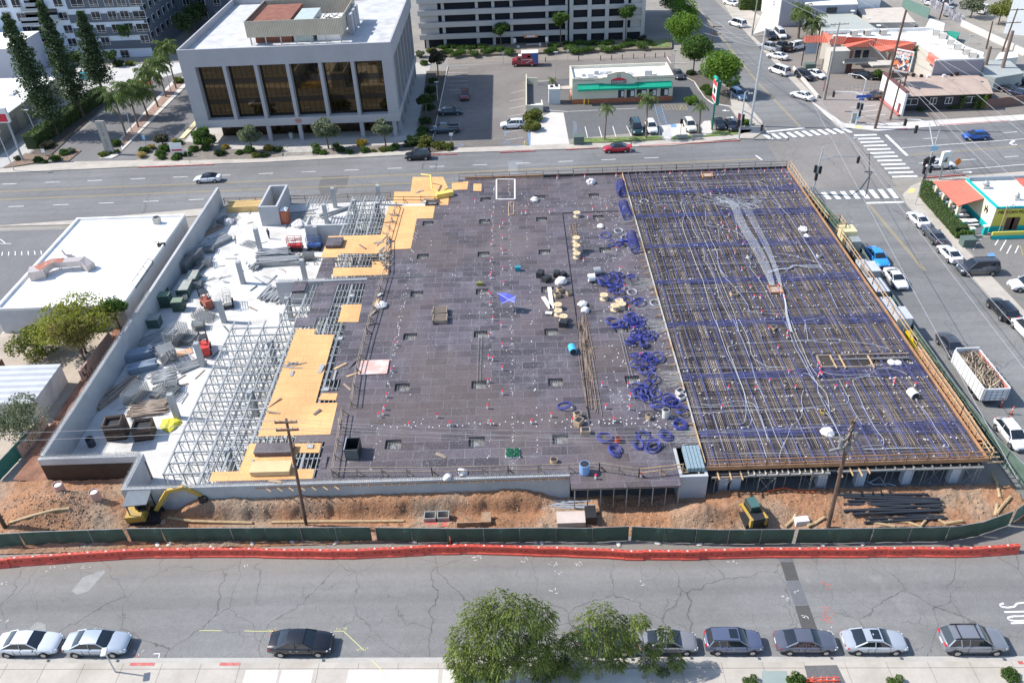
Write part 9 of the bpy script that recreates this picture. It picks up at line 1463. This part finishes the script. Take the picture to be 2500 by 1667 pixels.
for lab,q,r,h,c,lie in (('bright cyan drum lying on the deck',('M',1232,290),.42,1.1,(.06,.38,.62),1),('pale blue open drum by the front guard rail',('M',1337,1360),.48,1.1,(.22,.36,.62),0),('white bucket column beside the near coils',('M',2058,870),.35,1.,(.62,.6,.56),0),('small red fuel can by the near coils',('M',1635,1085),.28,.5,(.6,.07,.04),0),('white bucket on the rebar mat, right of the bundle',('I',1450,910),.3,.55,(.6,.58,.56),0),('white bucket on the rebar mat, left of the bundle',('I',830,920),.3,.55,(.6,.58,.56),0),('white barrel tipped on the rebar mat right side',('N',2285,690),.45,.9,(.66,.66,.66),1),('tan bucket by the front guard rail',('M',1065,1270),.35,.4,(.5,.35,.2),0)):
 p=g(*q,DZ);t=thing('drum',lab,'drum',p);M_=flatm('drum_%.2f_%.2f' % (c[0],c[2]),c,.45)
 if lie: part('shell',MB().tube([p+Vector((-.1,h/2,r)),p+Vector((.05,-h/2,r))],r,16),M_,t);part('opening',MB().tube([p+Vector((.05,-h/2,r)),p+Vector((.052,-h/2-.02,r))],r*.85,16),DK,t)
 else: part('shell',MB().lathe(p.x,p.y,[(r*.95,DZ),(r,DZ+.1),(r,DZ+h),(r*.92,DZ+h)],16),M_,t);part('opening',MB().cyl(p.x,p.y,DZ+h,DZ+h+.01,r*.88,r*.88,14),DK,t)
def sack(lab,q,r,m_,z=DZ):
 p=g(*q,z);m=MB();n=9;m.lathe(p.x,p.y,[(.05,z),(r,z+.05),(r*1.05,z+r*.5),(r*.6,z+r*.95),(r*.1,z+r)],n);m.v=[(x+rnd.gauss(0,r*.12),y+rnd.gauss(0,r*.12),zz+rnd.gauss(0,r*.05)) for x,y,zz in m.v];tag(m.build('sack',m_),lab,'sack')
for a in (('white plastic sack at the far edge of the dark deck',('H',1395,175),.7),('white sack beside a far column pocket',('H',895,330),.55),('large white wrapped sack by the black crates',('H',1130,1060),.75),('white litter heap by the far part of the rebar mat',('I',1310,670),.6),('small white sack below the litter heap',('I',1345,725),.4),('white tarp folded on the rebar mat by the pole top',('N',1530,1020),.65),('white sack pair on the rebar mat, left one',('N',2105,395),.45),('white sack pair on the rebar mat, right one',('N',2155,400),.45),('white sack hanging at the long guard rail',('L',1650,-500+495),.01),('blue white bag by the long guard rail',('G',1650,1270),.6),('crumpled white wrap by the front rail',('M',250,1370),.45),('small white wrap on the dowels',('M',120,1410),.4),('crumpled paper heap beside the reels',('H',1320,1260),.55),('paper scraps below the crumpled heap',('H',1345,1310),.5),('white rag on the deck by the second coil pile',('H',1480,565),.45),('crumpled plastic beside the stair core',('X',500,740),.9),('white bundle near the far wall corner',('U',1950,170),.8)):
 if a[2] > .1: sack(a[0],a[1],a[2],OW,0 if a[1][0] in 'XU' else DZ)
for lab,pts in (('white cable tray lying beside the reels, left',(('H',970,1185),('H',1040,1290))),('white cable tray lying beside the reels, right',(('H',1025,1100),('H',1050,1290))),('white panel by the cable trays',(('H',990,1325),('H',1050,1330)))): m=MB();m.bar(g(*pts[0],DZ+.15),g(*pts[1],DZ+.15),.5,.12);tag(m.build('cable_tray',OW),lab,'cable tray')
for k,(a,b_,n_) in enumerate(((('H',1230,540),('H',1275,735),9),(('H',1320,1390),('M',1385,300),10),(('M',1340,250),('M',1420,810),12),(('M',1320,0),('M',1380,560),8))):
 m=MB();A_,B_=g(*a,DZ),g(*b_,DZ)
 for i in range(n_): o=(i-n_/2)*.13;m.bar(A_+Vector((o+rnd.gauss(0,.12),rnd.gauss(0,.8),.08)),B_+Vector((o+rnd.gauss(0,.12),rnd.gauss(0,.8),.08)),.05)
 [m.bar(A_.lerp(B_,f)+Vector((-.8,0,.04)),A_.lerp(B_,f)+Vector((.9,0,.04)),.09) for f in (.1,.5,.85)];tag(m.build('rebar_bundle',mat('bundle_rebar',(.24,.18,.14),.9,.3,1.5)),['short rusty rebar bundle near the stack of three reels','long rusty rebar bundle along the black strip, far part','long rusty rebar bundle along the black strip, near end','rusty rebar bundle in the middle of the black strip'][k],'rebar bundle')
m=MB();A_=[g('N',x,y,DZ+.15) for x,y in ((1435,330),(2250,310),(1930,430),(1480,430))]
t=thing('timber_opening','long timber framed opening in the rebar mat','formwork',A_[0]);[part('board',MB().bar(a,b_,.12,.4),LUMB3,t) for a,b_ in ((A_[0],A_[1]),(A_[2],A_[3]),(A_[3],A_[0]))];part('floor',MB().prism([A_[0],g('N',1950,345),A_[2],A_[3]],DZ+.06,DZ+.16) if False else MB().flat([A_[0],g('N',1950,320,DZ+.15),A_[2],A_[3]],DZ+.24),mat('opening_floor',(.05,.04,.035),.9,.3,2),t);[part('cross_board',MB().bar(g('N',x,320,DZ+.45),g('N',x+60,430,DZ+.45),.14,.08),LUMB,t) for x in (1555,1635,1890)];part('channel',MB().bar(g('N',1560,358,DZ+.3),g('N',2260,340,DZ+.3),.25,.12),mat('rail_steel',(.16,.15,.15),.6,.2,1),t)
for lab,q in (('small timber box opening at the far edge of the rebar mat',(460,190)),('small timber box opening ending the conduit bundle',(1065,1210))):
 p=g('I',*q,DZ);t=thing('box_opening',lab,'formwork',p);[part('board',MB().box(p.x+a,p.x+b_,p.y+c,p.y+d,DZ+.06,DZ+.45),LUMB2,t) for a,b_,c,d in ((-.8,.8,-.8,-.72),(-.8,.8,.72,.8),(-.8,-.72,-.72,.72),(.72,.8,-.72,.72))];part('rubble',MB().box(p.x-.7,p.x+.7,p.y-.7,p.y+.7,DZ+.06,DZ+.26),mat('rubble',(.4,.3,.24),.9,.5,4),t)
p=g('N',320,1220,DZ);t=thing('tube_pallet','pallet of blue grey plastic tubes standing on the pale pier','pallet',p);[part('tube_row',MB().box(14.75+i*.32,15.02+i*.32,53.4,56.4,DZ-.05,DZ+.45),mat('tube_blue_grey',(.22,.3,.34),.5,.25,6),t) for i in range(5)]
m=MB();P_=[g('H',x,y,DZ) for x,y in ((555,140),(718,140),(718,318),(555,318))];[m.bar(a+Vector((0,0,.04)),b_+Vector((0,0,.04)),.22,.06) for a,b_ in zip(P_,P_[1:]+P_[:1])];tag(m.build('painted_outline',OW),'white painted rectangle frame on the far part of the deck','frame');m=MB();P_=[g('H',x,y,DZ) for x,y in ((665,345),(710,345),(708,455),(662,455))];[m.bar(a+Vector((0,0,.06)),b_+Vector((0,0,.06)),.1,.1) for a,b_ in zip(P_,P_[1:]+P_[:1])];tag(m.build('timber_outline',LUMB),'narrow timber rectangle frame below the white one','frame')
for lab,q in (('dark timber pallet rack on the deck left of the canopy',('H',55,1330)),('open timber box below the pallet rack',('H',55,1400))): p=g(*q,DZ);t=thing('timber_rack',lab,'rack',p);[part('slat',MB().box(p.x-.7,p.x+.7,p.y-.6+k*.25,p.y-.5+k*.25,DZ+.1,DZ+.5),LUMB3,t) for k in range(6)];[part('side',MB().box(p.x+k-.05,p.x+k+.05,p.y-.7,p.y+.7,DZ,DZ+.6),LUMB3,t) for k in (-.8,.8)]
# scattered boards and sheet scraps along the guard rail
sc_=[('G',1760,460),('G',1720,520),('G',1700,560),('G',1680,620),('G',1620,700),('G',1720,700),('G',1650,830),('G',1690,760),('G',1660,880),('G',1700,920),('G',1630,1170),('G',1600,1240),('G',1570,1330),('G',1550,1430),('L',850,480),('L',690,740),('L',685,830),('L',1075,825),('L',1110,440),('L',1280,415),('L',1340,600),('L',1390,390),('L',1230,500),('L',1390,490),('L',1270,930),('L',1140,1270),('L',510,1290),('L',700,1440),('M',60,1215),('G',1480,740),('G',1980,250),('G',2010,300)]
for i,(v,x,y) in enumerate(sc_): p=g(v,x,y,DZ+.04);a=rnd.uniform(0,3);d=Vector((cos(a),sin(a),0))*rnd.uniform(.4,.9);m=MB();m.bar(p-d,p+d+Vector((0,0,rnd.uniform(0,.25))),rnd.uniform(.12,.5),.05);tag(m.build('loose_board',[LUMB3,DECKM,ALU,LUMB][i%4]),'loose board or panel offcut lying by the long guard rail' if v == 'G' else 'loose board offcut lying on the plywood or deck edge','board','loose boards scattered on the deck')
for k in range(26): p=g('L',855+rnd.uniform(-40,80),400+rnd.uniform(-25,35),DZ+.05) if k < 9 else (g('G',1660+rnd.uniform(-40,70),rnd.uniform(660,920),DZ+.05));a=rnd.gauss(.1 if k < 9 else 1.3,.25);d=Vector((cos(a),sin(a),0))*.7;m=MB();m.bar(p-d,p+d,.1);tag(m.build('short_bar',ALU if k % 3 else LUMB3),'short alloy bar in a small heap on the orange plywood' if k < 9 else 'lumber or alloy piece heaped under the guard rail','bar','short bars heaped on orange plywood' if k < 9 else 'lumber heap under the guard rail')
# ================================================================ THINGS ON THE DIRT
for v,x,y,lab in (('P',500,260,'left cardboard form tube with netting on the mound'),('P',745,290,'right cardboard form tube with netting on the mound')): p=g(v,x,y+30);z=dirt_h(p.x,p.y)-.1;t=thing('form_tube',lab,'form tube',(p.x,p.y,z));part('tube',MB().lathe(p.x,p.y,[(.45,z),(.45,z+1.1),(.41,z+1.1),(.41,z+.2)],14),mat('tube_net',(.5,.3,.25),.9,.35,12),t);part('filling',MB().cyl(p.x,p.y,z+.9,z+1.0,.4,.3,10),OW,t)
t=thing('concrete_form','pair of grey concrete form boxes with red rack by the fence','form box',g('Q',1390,420));a=[g('Q',x,y,.4) for x,y in ((1300,340),(1385,340),(1395,335),(1480,333))]
for i in (0,2): p,q=a[i],a[i+1];part('side',MB().box(p.x,q.x,p.y-.9,p.y-.82,.0,.75),STEEL,t);part('side',MB().box(p.x,q.x,p.y-.08,p.y,.0,.75),STEEL,t);part('end',MB().box(p.x,p.x+.07,p.y-.82,p.y-.08,0,.75),STEEL,t);part('end',MB().box(q.x-.07,q.x,p.y-.82,p.y-.08,0,.75),STEEL,t)
part('red_rack',MB().box(a[0].x,a[3].x,a[0].y-1.5,a[0].y-1.0,.0,.35),mat('red_rack',(.5,.12,.1),.7,.4,6),t);p=g('R',1000,420);t=thing('concrete_block','pale boxed form with dark open side behind the fence','form box',p);part('top',MB().box(p.x-1.35,p.x+1.2,p.y-.5,p.y+.9,0,.85),mat('pinkish_board',(.52,.44,.4),.85,.1,1),t);part('dark_side',MB().box(p.x+1.21,p.x+2.2,p.y-.3,p.y+1.1,.0,1.25),DK,t)
p=g('Q',1610,410);m=MB();m.box(p.x-.9,p.x+1.3,p.y-.6,p.y-.5,0,.8);m.box(p.x+1.3,p.x+2.2,p.y-.5,p.y+.7,0,.7);m.bar((p.x-.9,p.y+.8,.8),(p.x+.6,p.y-.4,.3),.1);tag(m.build('plywood_box',mat('worn_board',(.3,.2,.13),.9,.3,1.5)),'dirt filled timber box beside the red rack','box');p=g('S',1355,405);m=MB();m.ob(p.x,p.y,.05,1.35,.8,.5,.1,.9,.8);tag(m.build('white_slab_block',OW),'pale concrete block among straw rolls by the fence','block');tag(MB().ob(*g('P',1180,425)[:2],.05,.8,.6,.45,.2).build('tan_block',mat('tan_block',(.45,.3,.2),.9,.15,2)),'tan block by the fence right of the excavator','block')
STR=mat('straw_roll',(.42,.31,.18),.95,.3,3)
for k,pts in enumerate(([('P',100,460),('P',280,445),('P',450,425),('P',560,410)],[('P',1230,395),('P',1400,405),('Q',50,410)],[('Q',190,405),('Q',400,402),('Q',600,400),('Q',850,400),('Q',1150,400)],[('S',1240,440),('S',1290,400),('S',1310,370)],[('S',1400,440),('S',1450,420),('S',1520,385)],[('T',760,405),('T',960,440)],[('T',915,400),('T',1060,405),('T',1150,440),('T',1195,380),('T',1250,375),('T',1330,415),('T',1450,405)],[('T',1700,350),('T',1730,310),('T',1800,230)],[('T',1690,360),('T',1700,290)],[('T',1720,240),('T',1700,120),('T',1660,60)])):
 m=MB();m.tube([g(v,x,y)+Vector((0,0,dirt_h(*g(v,x,y)[:2])+.08)) for v,x,y in pts],.14,7);tag(m.build('straw_wattle',STR),'tan straw erosion roll on the dirt, %s' % ['far left','right of the excavator','long one behind the fence','left of the pale block','right of the pale block','flat one below black pipes','wavy one below black pipes','by the fence corner','short upright one at the corner','by the right end of the deck'][k],'straw roll','straw rolls on the dirt')
m=MB();a,b_=g('P',330,375,.3),g('P',590,400,.2);m.bar(a,b_,.3,.06);[m.bar(a.lerp(b_,k/12)+Vector((0,.2,.02)),a.lerp(b_,k/12)+Vector((0,-.2,.02)),.08) for k in range(13)];tag(m.build('white_ladder_tray',OW),'white ladder like tray on the dirt at the left','tray');m=MB();m.tube([g('N',1850,1420,.3),g('N',1950,1470,.3),g('N',2080,1460,.3),g('N',2140,1480,.3)],.08,6);m.tube([g('N',1900,1450,.4),g('N',2000,1400,.4),g('N',2060,1500,.4)],.08,6);tag(m.build('blue_hose',MC['pipe_grey']),'looped pale hoses in the shade under the deck','hose');m=MB();m.tube([g('S',1080,200,.4),g('S',1150,165,.7),g('S',1230,150,.7),g('S',1350,175,.5),g('S',1470,185,.5)],.06,5);tag(m.build('orange_netting',MC['cone_orange']),'red orange netting strip under the deck edge','netting')
